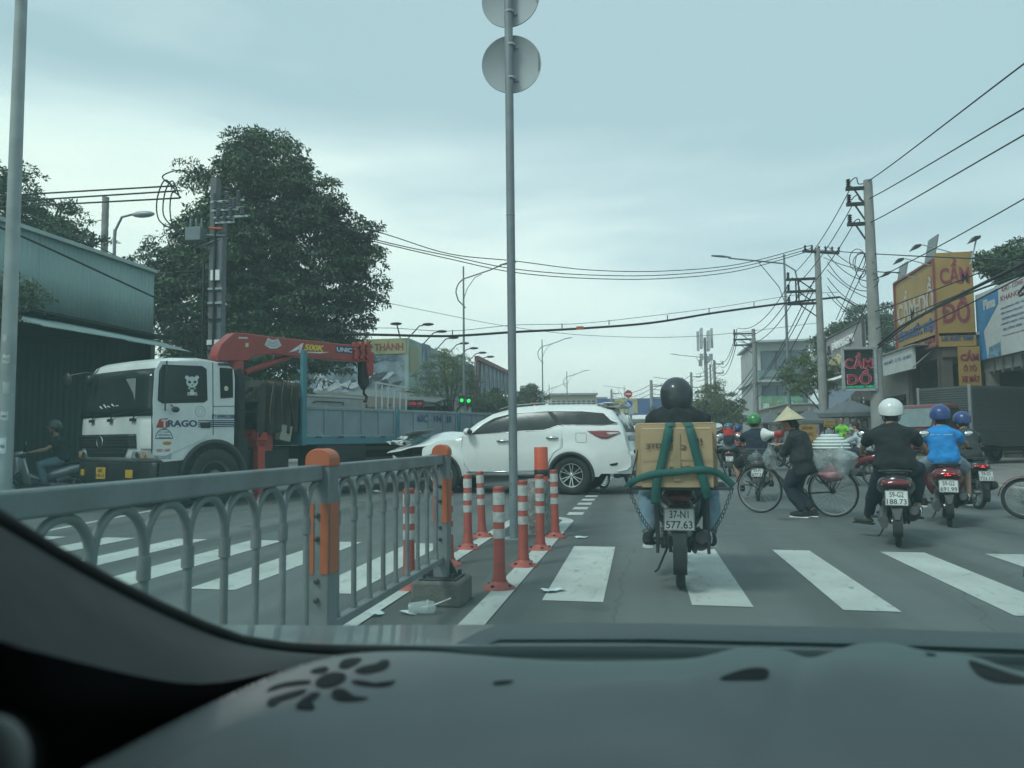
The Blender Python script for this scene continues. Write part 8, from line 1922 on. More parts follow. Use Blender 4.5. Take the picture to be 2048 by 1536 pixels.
# modern white building further along
xb_ = onX(1515,850,12.6); Yw = xb_.y; zt_ = onY(1515,688,Yw).z; w1 = onY(1628,800,Yw).x - 12.6
t = thing('modern_house','modern white flat roofed building with dark glass beyond the street trees','building',(12.6,Yw,0.12))
mb = MB(); mb.box((w1 / 2,7,zt_ / 2),(w1 - 0.6,13.4,zt_)); mb.build('wall',wallw,t)
for z in (zt_ + 0.1,zt_ * 0.62,zt_ * 0.30): mb = MB(); mb.box((w1 / 2,6.4,z),(w1 + 0.8,14.6,0.22)); mb.build('slab',wallw,t)
for i,(z0,z1) in enumerate(((0.66,0.92),(0.35,0.58))):
 for k in range(3): mb = MB(); x = 0.6 + (w1 - 1.2) * (k + 0.5) / 3; mb.box((x,0.26,zt_ * (z0 + z1) / 2),((w1 - 1.2) / 3 - 0.06,0.12,zt_ * (z1 - z0))); f_ = mb.build('window_frame',dkmetal,t); mb = MB(); mb.box((x,0.18,zt_ * (z0 + z1) / 2),((w1 - 1.2) / 3 - 0.2,0.05,zt_ * (z1 - z0) - 0.15)); mb.build('pane',M('blue_glass',(0.06,0.10,0.12),0.1,coat=0.4),f_)
mb = MB(); mb.box((w1 / 2,-0.1,zt_ * 0.66 + 0.4),(w1,0.04,0.8)); mb.build('glass_balustrade',M('balustrade_glass',(0.2,0.27,0.28),0.1,trans=0.3),t)
for k in range(9): mb = MB(); mb.box((-0.05,1.0 + k * 1.4,zt_ / 2),(0.08,0.9,zt_ - 0.6)); mb.build('wall_panel',wallw,t)
g_ = M('green_banner',(0.12,0.27,0.17),0.7,var=0.5,scale=1.5)
t,w,h = boardY(1517,1600,Yw - 9,onY(1560,792,Yw - 9).z,onY(1560,832,Yw - 9).z,'shop_banner','pale green shop banner below the modern white building',g_)
for k in range(5): tY(t,('GARA','PHỞ','Ô TÔ','RỬA XE','CÀ PHÊ')[k],(white_ink,yelm,sblue,white_ink,sred)[k],-w * 0.38 + k * w * 0.19,h * (0.5 + 0.12 * (k % 2)),w * 0.14,h * 0.3,0.02,0.02)
facade('shop_building','row of low dark shopfronts under the green banner',11.6,Yw - 24,Yw - 8.5,3.6,wallb,(Yw - 23,Yw - 16,Yw - 9))
facade('shop_building','low shopfronts beyond the modern white building',12.6,Yw + 16,Yw + 60,4.5,wallw,(Yw + 20,Yw + 30))
# green shed on the left
SHX = -13.3; cx0 = onX(308,545,SHX); ztA = cx0.z; zbA = onX(302,685,SHX).z; Ysh = cx0.y
shedm = M('shed_teal_sheet',(0.27,0.36,0.345),0.5,0.15,var=0.08,scale=0.8,dirt=0.25,dirtcol=(0.16,0.22,0.21)); shedp = M('shed_canopy_sheet',(0.40,0.47,0.45),0.5,var=0.12,scale=1.5,dirt=0.3)
shed = thing('corrugated_shed','teal corrugated metal shed with dark open front behind the truck','building',(SHX,Ysh - 7,0))
def corr(p0,p1,p2,p3,pitch,amp,name,mat,par,nrm,ln=None):
 p0,p1,p2,p3 = map(Vector,(p0,p1,p2,p3)); L_ = (p1 - p0).length; n = int(L_ / pitch * 6); nrm = Vector(nrm); rows = [[],[]]
 for i in range(n + 1):
  o_ = nrm * (amp * max(-0.4,min(0.6,math.sin(2 * math.pi * i / 6)))); rows[0].append(p0.lerp(p1,i / n) + o_); rows[1].append(p3.lerp(p2,i / n) + o_)
 mb = MB(); mb.grid(rows); return mb.build(name,mat,par,world=True,smooth=30,solid=0.003)
for k in range(26):
 ya,yb_ = Ysh - k * 1.35,Ysh - (k + 1) * 1.35 - 0.03; rise = 0.045
 corr((SHX,yb_,zbA),(SHX,ya,zbA),(SHX,ya,ztA + rise * 0),(SHX,yb_,ztA + 0),0.15,0.018,'wall_sheet',shedm,shed,(1,0,0))
for k in range(8):
 corr((SHX - 1.4 * (k + 1) - 0.03,Ysh + 0.02,0),(SHX - 1.4 * k,Ysh + 0.02,0),(SHX - 1.4 * k,Ysh + 0.02,ztA + 0.05 * k),(SHX - 1.4 * (k + 1),Ysh + 0.02,ztA + 0.05 * k),0.2,0.02,'wall_sheet',shedm,shed,(0,1,0))
mb = MB(); mb.prism([(SHX - 0.02,Ysh - 19,ztA),(SHX - 0.02,Ysh,ztA),(SHX - 11,Ysh,ztA + 0.5),(SHX - 11,Ysh - 19,ztA + 0.5)],(0,0,0.05)); mb.build('roof',shedm,shed,world=True)
mb = MB(); mb.bar((SHX + 0.03,Ysh - 19,ztA + 0.03),(SHX + 0.03,Ysh + 0.05,ztA + 0.03),0.09,0.09); mb.build('eaves_flashing',shedp,shed,world=True)
e0 = onX(383,704,SHX + 1.35); ce = e0.z
for k in range(12):
 ya,yb_ = e0.y - k * 1.3,e0.y - (k + 1) * 1.3 - 0.03; dz = 0.0 if k < 3 else -0.02
 corr((SHX + 1.35,yb_,ce - 0.02 + dz),(SHX + 1.35,ya,ce + dz),(SHX,ya,zbA + 0.10 + dz),(SHX,yb_,zbA + 0.10 + dz),0.11,0.022,'canopy_sheet',shedp,shed,(0,0,1))
for y,x in ((Ysh - 0.1,SHX),(Ysh - 6,SHX),(Ysh - 12,SHX),(Ysh - 18,SHX)): mb = MB(); mb.box((x,y,zbA / 2),(0.18,0.18,zbA)); mb.build('post',dkmetal,shed,world=True)
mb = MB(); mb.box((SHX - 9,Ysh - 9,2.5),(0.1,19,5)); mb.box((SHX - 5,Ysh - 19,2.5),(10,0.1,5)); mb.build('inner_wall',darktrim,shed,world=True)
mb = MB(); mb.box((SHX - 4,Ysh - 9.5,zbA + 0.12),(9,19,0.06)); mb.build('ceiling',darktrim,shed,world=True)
mb = MB(); mb.box((SHX - 4.6,Ysh - 9.5,-0.0),(9,19,0.04)); mb.build('dark_floor',M('dark_floor_finish',(0.03,0.03,0.03),0.8),shed,world=True)  # floor sheet in one even, very dark colour
# spiral concrete pillar behind the shed
p = onY(208,520,27.0); zt_ = onY(208,395,27).z; t = thing('ribbed_pillar','ribbed concrete pillar standing behind the teal shed roof','pillar',(p.x,27,0)); mb = MB(); prf = []
for k in range(60): z = zt_ * k / 59; prf.append((0.125 + (0.012 if k % 2 else 0),z))
mb.lathe(prf + [(0,zt_)],14); mb.build('shaft',concrete,t,smooth=30)
mb = MB(); mb.bar((-1.6,0,zt_ - 1.9),(0.1,0,zt_ - 1.9),0.04,0.04); mb.tube([(-1.0,0,1),(-1.0,0,zt_ - 1.5),(-0.7,0,zt_ - 1.0),(-0.1,0,zt_ - 0.9)],0.02,6); mb.build('bracket',steel,t)
# utility poles and their wires
insm = M('insulator_brown',(0.05,0.04,0.04),0.3,coat=0.5); poc = M('pole_concrete',(0.27,0.275,0.265),0.9,var=0.15,scale=3,dirt=0.35,bump=0.1)
def upole(x,y,top,label,arms,r=0.15,side=-1,L_=1.3,sq=False):
 t = thing('utility_pole',label,'utility pole',(x,y,0.1),0,'concrete utility poles'); mb = MB()
 mb.lathe([(r * 1.25,0),(r * 0.72,top),(0,top)],16 if not sq else 4); mb.build('pole',poc,t,smooth=50)
 for z in arms:
  a = 0 if side else 0; mb = MB(); mb.bar((side * L_,0,z),(-side * 0.12,0,z),0.09,0.10); ar = mb.build('crossarm',dkmetal,t,bevel=0.005); mb = MB(); mb.bar((side * L_ * 0.62,0,z - 0.02),(side * 0.08,0,z - 0.55),0.04,0.04); mb.build('brace',dkmetal,ar)
  mb = MB()
  for q in range(4): mb.lathe([(0.025,0),(0.075,0.02),(0.03,0.06)],12,(side * (L_ - 0.08),0,z + 0.06 + q * 0.06))
  mb.build('insulator',insm,ar,smooth=50)
 return t
PX = 6.6
def pp(px,py): q = onX(px,py,PX); return q
A1 = onX(1757,850,PX); top1 = onX(1734,362,PX).z - 0.1
zs1 = [onX(1740,y_,PX).z - 0.1 for y_ in (371,404,446)]
upole(PX,A1.y,top1,'tall nearest concrete utility pole with three short arms beside the shop signs',zs1,0.17,-1,0.62)
A2 = onX(1648,850,6.9); top2 = onX(1643,487,6.9).z - 0.1; zs2 = [onX(1645,y_,6.9).z - 0.1 for y_ in (549,575,601)]
t2 = upole(6.9,A2.y,top2,'second concrete utility pole with three long arms and a cluster of wires on top',zs2,0.15,-1,1.22)
mb = MB(); mb.bar((-0.6,-0.3,top2 - 0.15),(0.9,0.4,top2 - 0.15),0.09,0.09); 
for k in range(6): mb.lathe([(0.02,0),(0.06,0.03),(0.02,0.1),(0.06,0.13),(0.02,0.2)],10,(-0.5 + 0.28 * k,-0.25 + 0.12 * k,top2 - 0.1))
mb.build('top_arm',dkmetal,t2)
for z0_,z1_ in ((zs2[0],zs2[2]),):
 for x in (-0.75,-0.85): mb = MB(); mb.bar((x,0.02,z0_ + 0.05),(x,0.02,z1_ - 0.05),0.04,0.04); mb.build('tie_bar',dkmetal,t2)
A3 = onX(1513,850,6.9); top3 = onX(1513,655,6.9).z; zs3 = [onX(1513,y_,6.9).z - 0.1 for y_ in (661,673,685)]
upole(6.9,A3.y,top3,'third concrete utility pole in front of the modern white building',zs3,0.15,-1,1.25)
A4 = onX(1432,850,6.9); top4 = onX(1432,718,6.9).z; upole(6.9,A4.y,top4,'distant utility pole right of the mobile phone mast',[top4 - .4,top4 - 1.3,top4 - 3],0.17,1,0.9)
A5 = onX(1385,850,6.2); top5 = onX(1385,742,6.2).z; upole(6.2,A5.y,top5,'far utility pole just above and right of the box carrier helmet',[top5 - .6,top5 - 2.0,top5 - 3.6],0.2,1,1.3)
for px,tp,d,lab in ((1303,762,88,'far utility pole in front of the blue billboard'),(1223,780,120,'far utility pole at the left end of the blue billboard')):
 c = cf((px - 1024) / F * d,d); zt_ = at(px,tp,d).z; upole(c.x,c.y,zt_,lab,[zt_ - .7,zt_ - 2,zt_ - 3.4],0.22,1,1.2)
# mobile phone mast
d = 85; c = cf((1413 - 1024) / F * d,d); zt_ = at(1413,657,d).z; t = thing('phone_mast','tall mobile phone mast with a cluster of antennas','mast',(c.x,c.y,0))
mb = MB(); mb.tube([(0,0,0),(0,0,zt_ - 1)],[0.22,0.14],10); mb.tube([(0.5,0,0),(0.5,0,zt_ - 4)],[0.1,0.1],8); mb.build('mast',poc,t)
for k in range(6):
 a = k * math.pi / 3; mb = MB(); mb.box((0.75 * math.cos(a),0.75 * math.sin(a),zt_ - 1.1 - 0.3 * (k % 2)),(0.28,0.14,2.2)); mb.bar((0,0,zt_ - 1.5),(0.75 * math.cos(a),0.75 * math.sin(a),zt_ - 1.5),0.06,0.06); mb.build('antenna',wallw,t)
for k in range(5): a = k * 1.3; mb = MB(); mb.box((0.6 * math.cos(a),0.6 * math.sin(a),zt_ - 3.2 - 0.3 * (k % 3)),(0.4,0.3,0.7)); mb.build('radio_unit',steel,t)
# left double pole with switch gear
uX = -10.4; q = onX(430,850,uX); uY = q.y; zt_ = onY(430,358,uY).z; lu = thing('double_utility_pole','double grey utility pole with switch gear in front of the large tree','utility pole',(q.x,uY,0))
for dx in (-0.09,0.095): mb = MB(); mb.box((dx,0,zt_ / 2 - (0.0 if dx < 0 else 0.55)),(0.165,0.22,zt_ - (0 if dx < 0 else 1.1))); mb.build('pole',M('square_pole_concrete',(0.14,0.155,0.165),0.9,var=0.15,dirt=0.3),lu,bevel=0.015)
zz = lambda py: onY(430,py,uY).z
for py,hh,m_ in ((553,0.26,white_ink),(686,0.12,white_ink),(608,0.06,steel),(580,0.05,steel),(640,0.03,dkmetal),(702,0.04,dkmetal)):
 mb = MB(); mb.box((0.02,-0.14,zz(py)),(0.37 if hh < 0.2 else 0.24,0.04,hh)); mb.build('notice' if m_ is white_ink else 'band',m_,lu)
mb = MB(); mb.tube([(0.0,-0.16,1),(0.0,-0.16,zz(420))],0.03,6); mb.tube([(-0.3,-0.12,1),(-0.3,-0.12,zz(525)),(-0.34,-0.12,zz(518))],0.035,6); mb.build('cable_duct',dkmetal,lu)
for k,(px,py,ww) in enumerate(((455,402,0.9),(450,420,0.7),(462,434,0.9),(450,445,0.5),(470,415,0.3))):
 c = onY(px,py,uY - 0.2) - lu.location; mb = MB(); mb.bar(c - Vector((ww / 2,0,0)),c + Vector((ww / 2,0,0.0)),0.05,0.05); ar = mb.build('crossarm',steel,lu)
 mb = MB()
 for j in range(3):
  for q in range(4): mb.lathe([(0.02,0),(0.055,0.02),(0.02,0.05)],8,c + Vector((-ww * 0.35 + j * ww * 0.35,-0.05,0.03 + q * 0.05)))
 mb.build('insulator',M('insulator_grey',(0.16,0.18,0.19),0.3),ar)
c = onY(392,470,uY - 0.2) - lu.location; mb = MB(); mb.box(c,(0.42,0.3,0.34)); mb.bar(c,c + Vector((0.75,0.1,-0.03)),0.05,0.05); mb.bar(c + Vector((0,0,-0.15)),c + Vector((0.75,0.1,0.1)),0.04,0.04); mb.bar(c + Vector((0.1,0,-0.3)),c + Vector((0.6,0.1,-0.1)),0.04,0.04)
for j in range(3): mb.tube([c + Vector((-0.15 + 0.15 * j,0,0.15)),c + Vector((-0.15 + 0.15 * j,0,0.42))],0.03,6)
mb.build('switch_box',M('switch_grey',(0.15,0.19,0.2),0.5),lu,bevel=0.02); mb = MB(); mb.tube([c + Vector((0.35,0,0.16)),c + Vector((0.7,0,0.12))],0.03,6); mb.build('orange_tag',orange,lu)
# wires
def cable(pts,label,r=0.012,group='overhead wires',sag=0.0,name='overhead_wire',n=10):
 P_ = [Vector(p) for p in pts]; out = []
 if len(P_) == 2:
  for i in range(n + 1): u = i / n; out.append(P_[0].lerp(P_[1],u) - Vector((0,0,sag * 4 * u * (1 - u))))
 else:
  for i in range(len(P_) - 1):
   for k in range(6):
    t_ = k / 6; a,b,c_,d_ = P_[max(i - 1,0)],P_[i],P_[i + 1],P_[min(i + 2,len(P_) - 1)]; out.append(0.5 * ((2 * b) + (c_ - a) * t_ + (2 * a - 5 * b + 4 * c_ - d_) * t_ * t_ + (3 * b - a - 3 * c_ + d_) * t_ ** 3))
  out.append(P_[-1])
 mb = MB(); mb.tube(out,r,6); o = mb.build(name,cable_m,None,smooth=180); tag(recentre(o),label,'cable',group); return o
pa = lambda px,py,d: at(px,py,d)
# three conductors from the near pole to beyond the camera on the right
for (x0,y0_),(x1,y1_),lab in (((1700,357),(2100,88),'topmost wire rising from the near utility pole to the upper right corner'),((1703,392),(2100,186),'second wire rising from the near utility pole to the right edge'),((1705,440),(2100,240),'third wire rising from the near utility pole to the right edge')):
 a = onX(x0 + 40,y0_ + 3,PX); cable([onX(x0,y0_ + 8,PX),onX(x0 + 12,y0_ - 2,PX),a,onX(x1,y1_,PX - 0.2),a + (onX(x1,y1_,PX - 0.2) - a) * 2.2],lab,0.016)
for k,((x0,y0_),(x1,y1_)) in enumerate((((1703,372),(1590,545)),((1706,408),(1590,572)),((1706,450),(1592,598)))):
 cable([onX(x0,y0_,PX),onX(x1,y1_,6.0)],('upper','middle','lower')[k] + ' conductor between the near pole and the long arms of the second pole',0.014,sag=0.25)
for k,((x0,y0_),(x1,y1_)) in enumerate((((1585,555),(1476,656)),((1585,583),(1478,668)),((1585,606),(1478,682)))):
 cable([onX(x0,y0_,6.0),onX(x1,y1_,5.6)],('upper','middle','lower')[k] + ' conductor between the second and the third pole on the right',0.018,sag=0.7)
for k,((x0,y0_),(x1,y1_)) in enumerate((((1474,658),(1440,722)),((1474,670),(1440,732)),((1474,684),(1440,748)))):
 cable([onX(x0,y0_,5.6),onX(x1,y1_,6.9)],('upper','middle','lower')[k] + ' conductor between the third pole and the distant pole',0.022,sag=0.8)
for k in range(3): cable([onX(1432,724 + 9 * k,6.9),onX(1392,748 + 7 * k,6.5)],'thin wire between the distant poles right of the box carrier helmet',0.03,sag=0.3)
for k in range(4): cable([pa(1385,748 + 12 * k,92),pa(1303,768 + 9 * k,88)],('topmost','second','third','lowest')[k] + ' thin wire crossing behind the helmet of the box carrier',0.03,sag=0.6,group='far thin wires')
for k in range(3): cable([pa(1303,768 + 9 * k,88),pa(1225,785 + 8 * k,120)],'thin wire passing above the blue billboard',0.03,sag=0.6,group='far thin wires')
# long span over the road: three insulated conductors from the tree side to the second pole
D2 = (A2.y - 0.0)
for (pts,lab) in (([(430,372,19),(600,420,21),(770,468,23.5),(900,508,25.5),(1030,522,27),(1180,540,29),(1330,542,30.5),(1480,528,32),(1625,490,32.5)],'top conductor of the long span over the road'),
    ([(430,388,19),(600,438,21),(770,484,23.5),(900,512,25.5),(1030,538,27),(1180,550,29),(1330,550,30.5),(1480,534,32),(1625,496,32.5)],'middle conductor of the long span over the road'),
    ([(430,400,19),(600,446,21),(770,488,23.5),(900,518,25.5),(1030,545,27),(1180,557,29),(1330,557,30.5),(1480,541,32),(1625,500,32.5)],'lowest conductor of the long span over the road')):
 cable([pa(*q) for q in pts],lab,0.016)
bun = [(690,668,26),(780,670,27),(900,672,28),(1030,664,29),(1160,657,30),(1300,646,31),(1440,624,32),(1590,604,32.5),(1680,594,33),(1757,640,24)]
cable([pa(*q) for q in bun[:9]] ,'thick twisted cable bundle sagging across the whole road',0.045,group='cable bundles'); cable([pa(q[0],q[1] - 10 - (4 if i % 2 else 0),q[2]) for i,q in enumerate(bun[:9])],'thin carrier wire just above the thick cable bundle',0.010)
cable([pa(1680,594,33),pa(1710,612,30),pa(1735,640,26),pa(1755,665,Yp * 1.0)],'cable bundle dropping from the road span to the near pole',0.04,group='cable bundles')
for px,py,d in ((905,668,28),(1124,655,29.6),(1218,648,30.3),(1335,638,31.2),(1418,624,31.8),(1508,612,32.2)): mb = MB(); mb.tube([pa(px,py - 8,d),pa(px,py + 2,d)],0.02,5); o = mb.build('cable_clamp',dkmetal); tag(recentre(o),'small clamp on the thick cable bundle %s' % {905: 'left of the tall sign pole',1124: 'just left of the orange tag',1218: 'just right of the orange tag',1335: 'above the box carrier helmet',1418: 'above the phone mast',1508: 'nearest to the right street lamp'}[px],'clamp','clamps on the cable bundle')
mb = MB(); mb.box(pa(1160,656,29.9),(0.28,0.1,0.12)); o = mb.build('cable_tag',orange); tag(recentre(o),'small orange tag hanging on the thick cable bundle over the road','tag')
cable([pa(700,590,30),pa(860,623,31),pa(1030,655,32),pa(1200,672,33),pa(1400,672,34),pa(1640,645,34)],'faint thin wire crossing below the thick bundle',0.010); cable([pa(455,520,18.5),pa(700,590,30)],'thin wire running from the double pole through the large tree',0.012,sag=0.2)
# thick cable bundle along the right shops and others
cable([onX(1757,690,PX),onX(1800,655,PX + .1),onX(1880,610,PX + .1),onX(1960,570,PX),onX(2060,520,PX - .1),onX(2200,440,PX - .2),Vector((PX - .3,-14,7.5))],'thickest black cable bundle running in front of the yellow signs',0.036,group='cable bundles')
cable([onX(1757,695,PX),onX(1830,640,PX),onX(1930,590,PX),onX(2060,545,PX - .1),onX(2200,500,PX - .2),Vector((PX - .3,-14,7.0))],'second black cable bundle just below the thickest one',0.02,group='cable bundles')
for k,(a,b) in enumerate((((1745,625),(2100,470)),((1745,660),(2100,488)),((1748,700),(2100,506)),((1748,560),(2100,350)),((1640,500),(2100,505)),((1648,515),(1800,545)))):
 b_ = onX(a[0],a[1],PX) + (onX(b[0],b[1],PX + 0.2) - onX(a[0],a[1],PX)) * (2.0 if b[0] > 2000 else 1); cable([onX(a[0],a[1],PX),b_],('fourth','fifth','lowest','second','topmost','third')[k] + ' thin wire crossing in front of the yellow signs, counted from the top',0.014,sag=0.15,group='thin wires in front of the signs')
for k in range(7):
 cable([onX(1655,492 + 16 * k,6.9),onX(1745,545 + 18 * k,PX)],('topmost','second','third','fourth','fifth','sixth','lowest')[k] + ' of the slack wires hung between the two nearest right poles',0.014,sag=0.15 + 0.1 * (k % 3),group='slack wires between the right poles')
for k,(cx_,cy_,rx__,ry__) in enumerate(((1715,520,16,22),(1722,530,12,26),(1726,525,20,18),(1738,560,20,16))):
 cable([onX(cx_ + rx__ * math.cos(t_ / 8 * 2 * math.pi),cy_ + ry__ * math.sin(t_ / 8 * 2 * math.pi),PX) for t_ in range(9)],('widest upper','narrow upright','round middle','lowest')[k] + ' coil of spare cable hanging beside the near right pole',0.012,group='coils of spare cable')
for k,(a,b) in enumerate((((1730,508),(1672,640)),((1738,520),(1680,640)),((1742,580),(1700,690)))): cable([onX(a[0],a[1],PX),onX(b[0],b[1],PX + 1)],('left','middle','right')[k] + ' straight stay wire slanting down from the near right pole',0.014,group='stay wires')
for k,(a,b) in enumerate((((1628,560),(1510,770)),((1628,580),(1505,780)),((1628,610),(1510,800)))): cable([onX(a[0],a[1],6.9),onX(b[0],b[1],6.9)],'low wire running along the street past the modern building',0.02,sag=0.4,group='low street wires')
for k in range(4): cable([onX(1510,730 + 12 * k,6.9),onX(1432,800 + 6 * k,6.9)],'low wire sagging between the third pole and the round street tree',0.025,sag=0.6,group='low street wires')
# left wires and loops
for k,(a,b) in enumerate((((-60,395),(345,372)),((-60,408),(352,382)),((-60,418),(360,396)))): cable([onY(a[0],a[1],uY - 1),onY(b[0],b[1],uY - 0.3)],('upper','middle','lower')[k] + ' wire running left from the double pole above the shed',0.022); 
for k,pts in enumerate((((345,372),(325,355),(338,345),(360,341),(380,350)),((352,382),(330,360),(314,400),(318,440),(345,458)),((360,396),(345,362),(330,385),(327,430),(348,456)),((362,395),(345,385),(340,420),(348,457),(372,470)))): cable([onY(a,b,uY - 0.3) for a,b in pts],'curled jumper cable looping left of the double pole, loop %s' % ('at the top','largest','second largest','smallest')[k],0.018)
cable([onX(-40,440,-11.2),onX(60,480,-11.2),onX(310,595,-11.2)],'thick wire slanting down across the teal shed wall',0.022); cable([onY(60,430,22),onY(180,485,22),onY(275,535,22)],'wire slanting down behind the pillar to the shed corner',0.018); cable([onY(305,547,20.5),onY(415,540,uY)],'thin wire from the shed corner to the double pole',0.01)
# billboard shop and the rest of the left side
BX = -14.3; cB = onX(813,700,BX); YBB = cB.y; ztB = onX(813,676,BX).z; zbB = onX(813,782,BX).z
byel = M('billboard_yellow',(0.30,0.30,0.15),0.6,var=0.12,scale=0.5); bgray = M('billboard_picture',(0.17,0.22,0.26),0.6,var=0.9,scale=1.1); bpale = M('billboard_pale',(0.26,0.34,0.32),0.6,var=0.3,scale=0.7)
t = thing('painted_billboard','billboard on a corner shop with red lettering on yellow and a grey picture below','billboard',(BX,YBB,0)); wB = 7.5
mb = MB(); mb.box((-wB / 2,0.15,(ztB + zbB) / 2),(wB,0.25,ztB - zbB)); mb.build('front_panel',bgray,t); mb = MB(); mb.box((-wB / 2,-0.0,ztB - 0.48),(wB,0.06,0.95)); mb.build('yellow_band',byel,t)
tx = M('billboard_red',(0.25,0.04,0.05),0.6); letters('TÂN THÀNH',tx,t,(-1.75,-0.035,ztB - 0.46),(1,0,0),(0,0,1),3.1,0.55,0.03,0.01); letters('HONDA',M('billboard_blue',(0.1,0.16,0.22),0.6),t,(-1.4,-0.015,ztB - 1.25),(1,0,0),(0,0,1),1.7,0.28,0.02,0.01)
rg = random.Random(9)
for k in range(26):
 c = Vector((-wB * rg.random() * 0.75 - 0.3,0.02,zbB + 0.3 + rg.random() * (ztB - zbB - 2.4))); pts = []
 for j in range(9): a = 2 * math.pi * j / 9; rr = rg.uniform(0.25,0.7); pts.append(c + Vector((0.8 * rr * math.cos(a),0,0.42 * rr * math.sin(a) + 0.3 * rr * math.cos(a))))
 mb = MB(); mb.prism(pts,(0,-0.003 - 0.001 * k,0)); mb.build('print',(M('print_dark',(0.04,0.06,0.08),0.6,var=0.5),M('print_light',(0.4,0.45,0.48),0.6,var=0.3))[k % 2],t)
ln = onX(908,712,BX).y - YBB + 10
mb = MB(); mb.box((0.0,ln / 2,(ztB + zbB) / 2),(0.25,ln,ztB - zbB)); mb.build('side_panel',bpale,t)
for k in range(8): mb = MB(); mb.box((0.14,1.2 + k * ln / 8,(ztB + zbB) / 2 + 0.4),(0.02,ln / 8 - 0.8,(ztB - zbB) * (0.5 + 0.3 * (k % 2)))); mb.build('poster',(byel,bgray,bpale)[k % 3],t)
mb = MB(); mb.box((-wB / 2,6,zbB / 2),(wB,12,zbB)); mb.build('shop_wall',wallb,t)
for k in range(9):
 if k < 2: c = Vector((-2.6 + k * 2.2,0,ztB)); v_ = Vector((0,-1.0,0.75))
 else: c = Vector((0,0.3 + (k - 2) * 3.2,ztB)); v_ = Vector((1.3,-0.3,0.8))
 mb = MB(); mb.tube([c,c + v_ * 0.6 + Vector((0,0,0.25)),c + v_],0.04,6); ob = mb.build('lamp_arm',dkmetal,t); mb = MB(); mb.ell(c + v_ + Vector((0.1,-0.1,-0.02)),(0.38,0.25,0.09),10,6); mb.build('lamp_head',dkmetal,ob)
# gate of white bars, awning roofs, red neon box
Yg = 38.0; a,b = onY(752,765,Yg),onY(812,775,Yg); t = thing('white_bar_gate','tall white barred gate panel above the truck bed','gate',(a.x,Yg,0)); w = b.x - a.x
for k in range(6): mb = MB(); x = w * k / 5; mb.box((x,0,a.z / 2 - 0.12 * k / 2),(0.07,0.07,a.z - 0.13 * k)); mb.build('bar',white_ink,t)
mb = MB(); mb.bar((0,0,a.z),(w,0,b.z),0.08,0.08); mb.bar((0,0,a.z * 0.4),(w,0,a.z * 0.4),0.06,0.06); mb.build('rail',white_ink,t); mb = MB(); mb.box((w / 2,0.06,a.z * 0.35),(w,0.02,a.z * 0.7)); mb.build('sheet',M('gate_sheet',(0.3,0.35,0.35),0.7),t)
Ya = 40.0; a,b = onY(685,790,Ya),onY(870,806,Ya); t = thing('roadside_stall','low roadside stall with grey sloping roof left of the street tree','stall',(a.x,Ya,0)); w = b.x - a.x
mb = MB(); mb.prism([(0,0,a.z),(w,0,b.z),(w,4,b.z + 0.5),(0,4,a.z + 0.5)],(0,0,0.06)); mb.build('roof',M('stall_roof',(0.15,0.17,0.17),0.8,var=0.2),t)
for k in range(5): mb = MB(); mb.box((w * k / 4,0.2,b.z / 2),(0.1,0.1,b.z)); mb.build('post',dkmetal,t)
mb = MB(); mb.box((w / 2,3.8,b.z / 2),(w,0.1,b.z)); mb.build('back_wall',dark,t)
c = onY(832,806,Ya - 0.2); t = thing('neon_sign','small red neon sign box above the truck side','sign',c); mb = MB(); mb.box((0,0,0),(0.85,0.1,0.32)); mb.build('box',dkmetal,t); letters('rửa xe',M('neon_red',(0.8,0.04,0.08),0.5,emit=0.4),t,(0,-0.06,0),(1,0,0),(0,0,1),0.7,0.2,0.0,0.01)
grn = M('signal_green',(0.02,1.0,0.15),0.5,emit=0.6)
def signal(px,py,d,label,mat,n=1,z0=0):
 c = cf((px - 1024) / F * d,d); zc = at(px,py,d).z; t = thing('traffic_light',label,'traffic light',(c.x,c.y,0)); mb = MB(); mb.tube([(0,0.15,0),(0,0.15,zc)],0.06,8); mb.build('pole',steel,t); mb = MB(); mb.box((0,0,zc),(0.26,0.2,0.5)); mb.build('housing',blackpl,t,bevel=0.04)
 for k in range(n): mb = MB(); mb.lathe([(0.085,0),(0.07,0.03),(0,0.04)],16,(0,-0.10,zc - 0.0),(0,-1,0)); mb.build('lens',mat,t)
signal(938,802,34,'green traffic light glowing above the truck side, right one',grn); signal(924,801,35,'green traffic light glowing above the truck side, left one',grn); signal(1069,813,44,'red traffic light just above the SUV roof',M('signal_red',(1,0.03,0.03),0.5,emit=1.2)); signal(1232,823,40,'green traffic light just right of the SUV spoiler',M('signal_cyan',(0.02,0.9,0.5),0.5,emit=0.7))
# framed hoarding further left side
c = onX(1014,746,-13.6); Yh = c.y; zt_,zb_ = c.z,onX(1014,790,-13.6).z; y0h = onX(950,720,-13.6).y; t = thing('framed_hoarding','tall hoarding with a dark red frame behind the SUV left of the sign pole','billboard',(-13.6,(y0h + Yh) / 2,0)); L_ = Yh - y0h
mb = MB(); mb.box((0,0,(zt_ + zb_) / 2),(0.1,L_,zt_ - zb_)); mb.build('panel',M('hoarding_blue_grey',(0.2,0.26,0.3),0.7,var=0.5,scale=0.5),t)
for k in range(9): mb = MB(); y = -L_ / 2 + L_ * k / 8; mb.bar((0.12,y,zb_ - 1),(0.12,y + (L_ / 8 if k < 8 else 0),zt_),0.10,0.10); mb.bar((0.12,y,0),(0.12,y,zt_),0.1,0.1); mb.build('truss_bar',frred if k in (0,8) else steel,t)
mb = MB(); mb.bar((0.14,-L_ / 2,zt_),(0.14,L_ / 2,zt_),0.35,0.35); mb.build('frame',frred,t)
mb = MB(); mb.box((-4,0,zb_ / 2),(7,L_,zb_)); mb.build('building_wall',wallb,t)
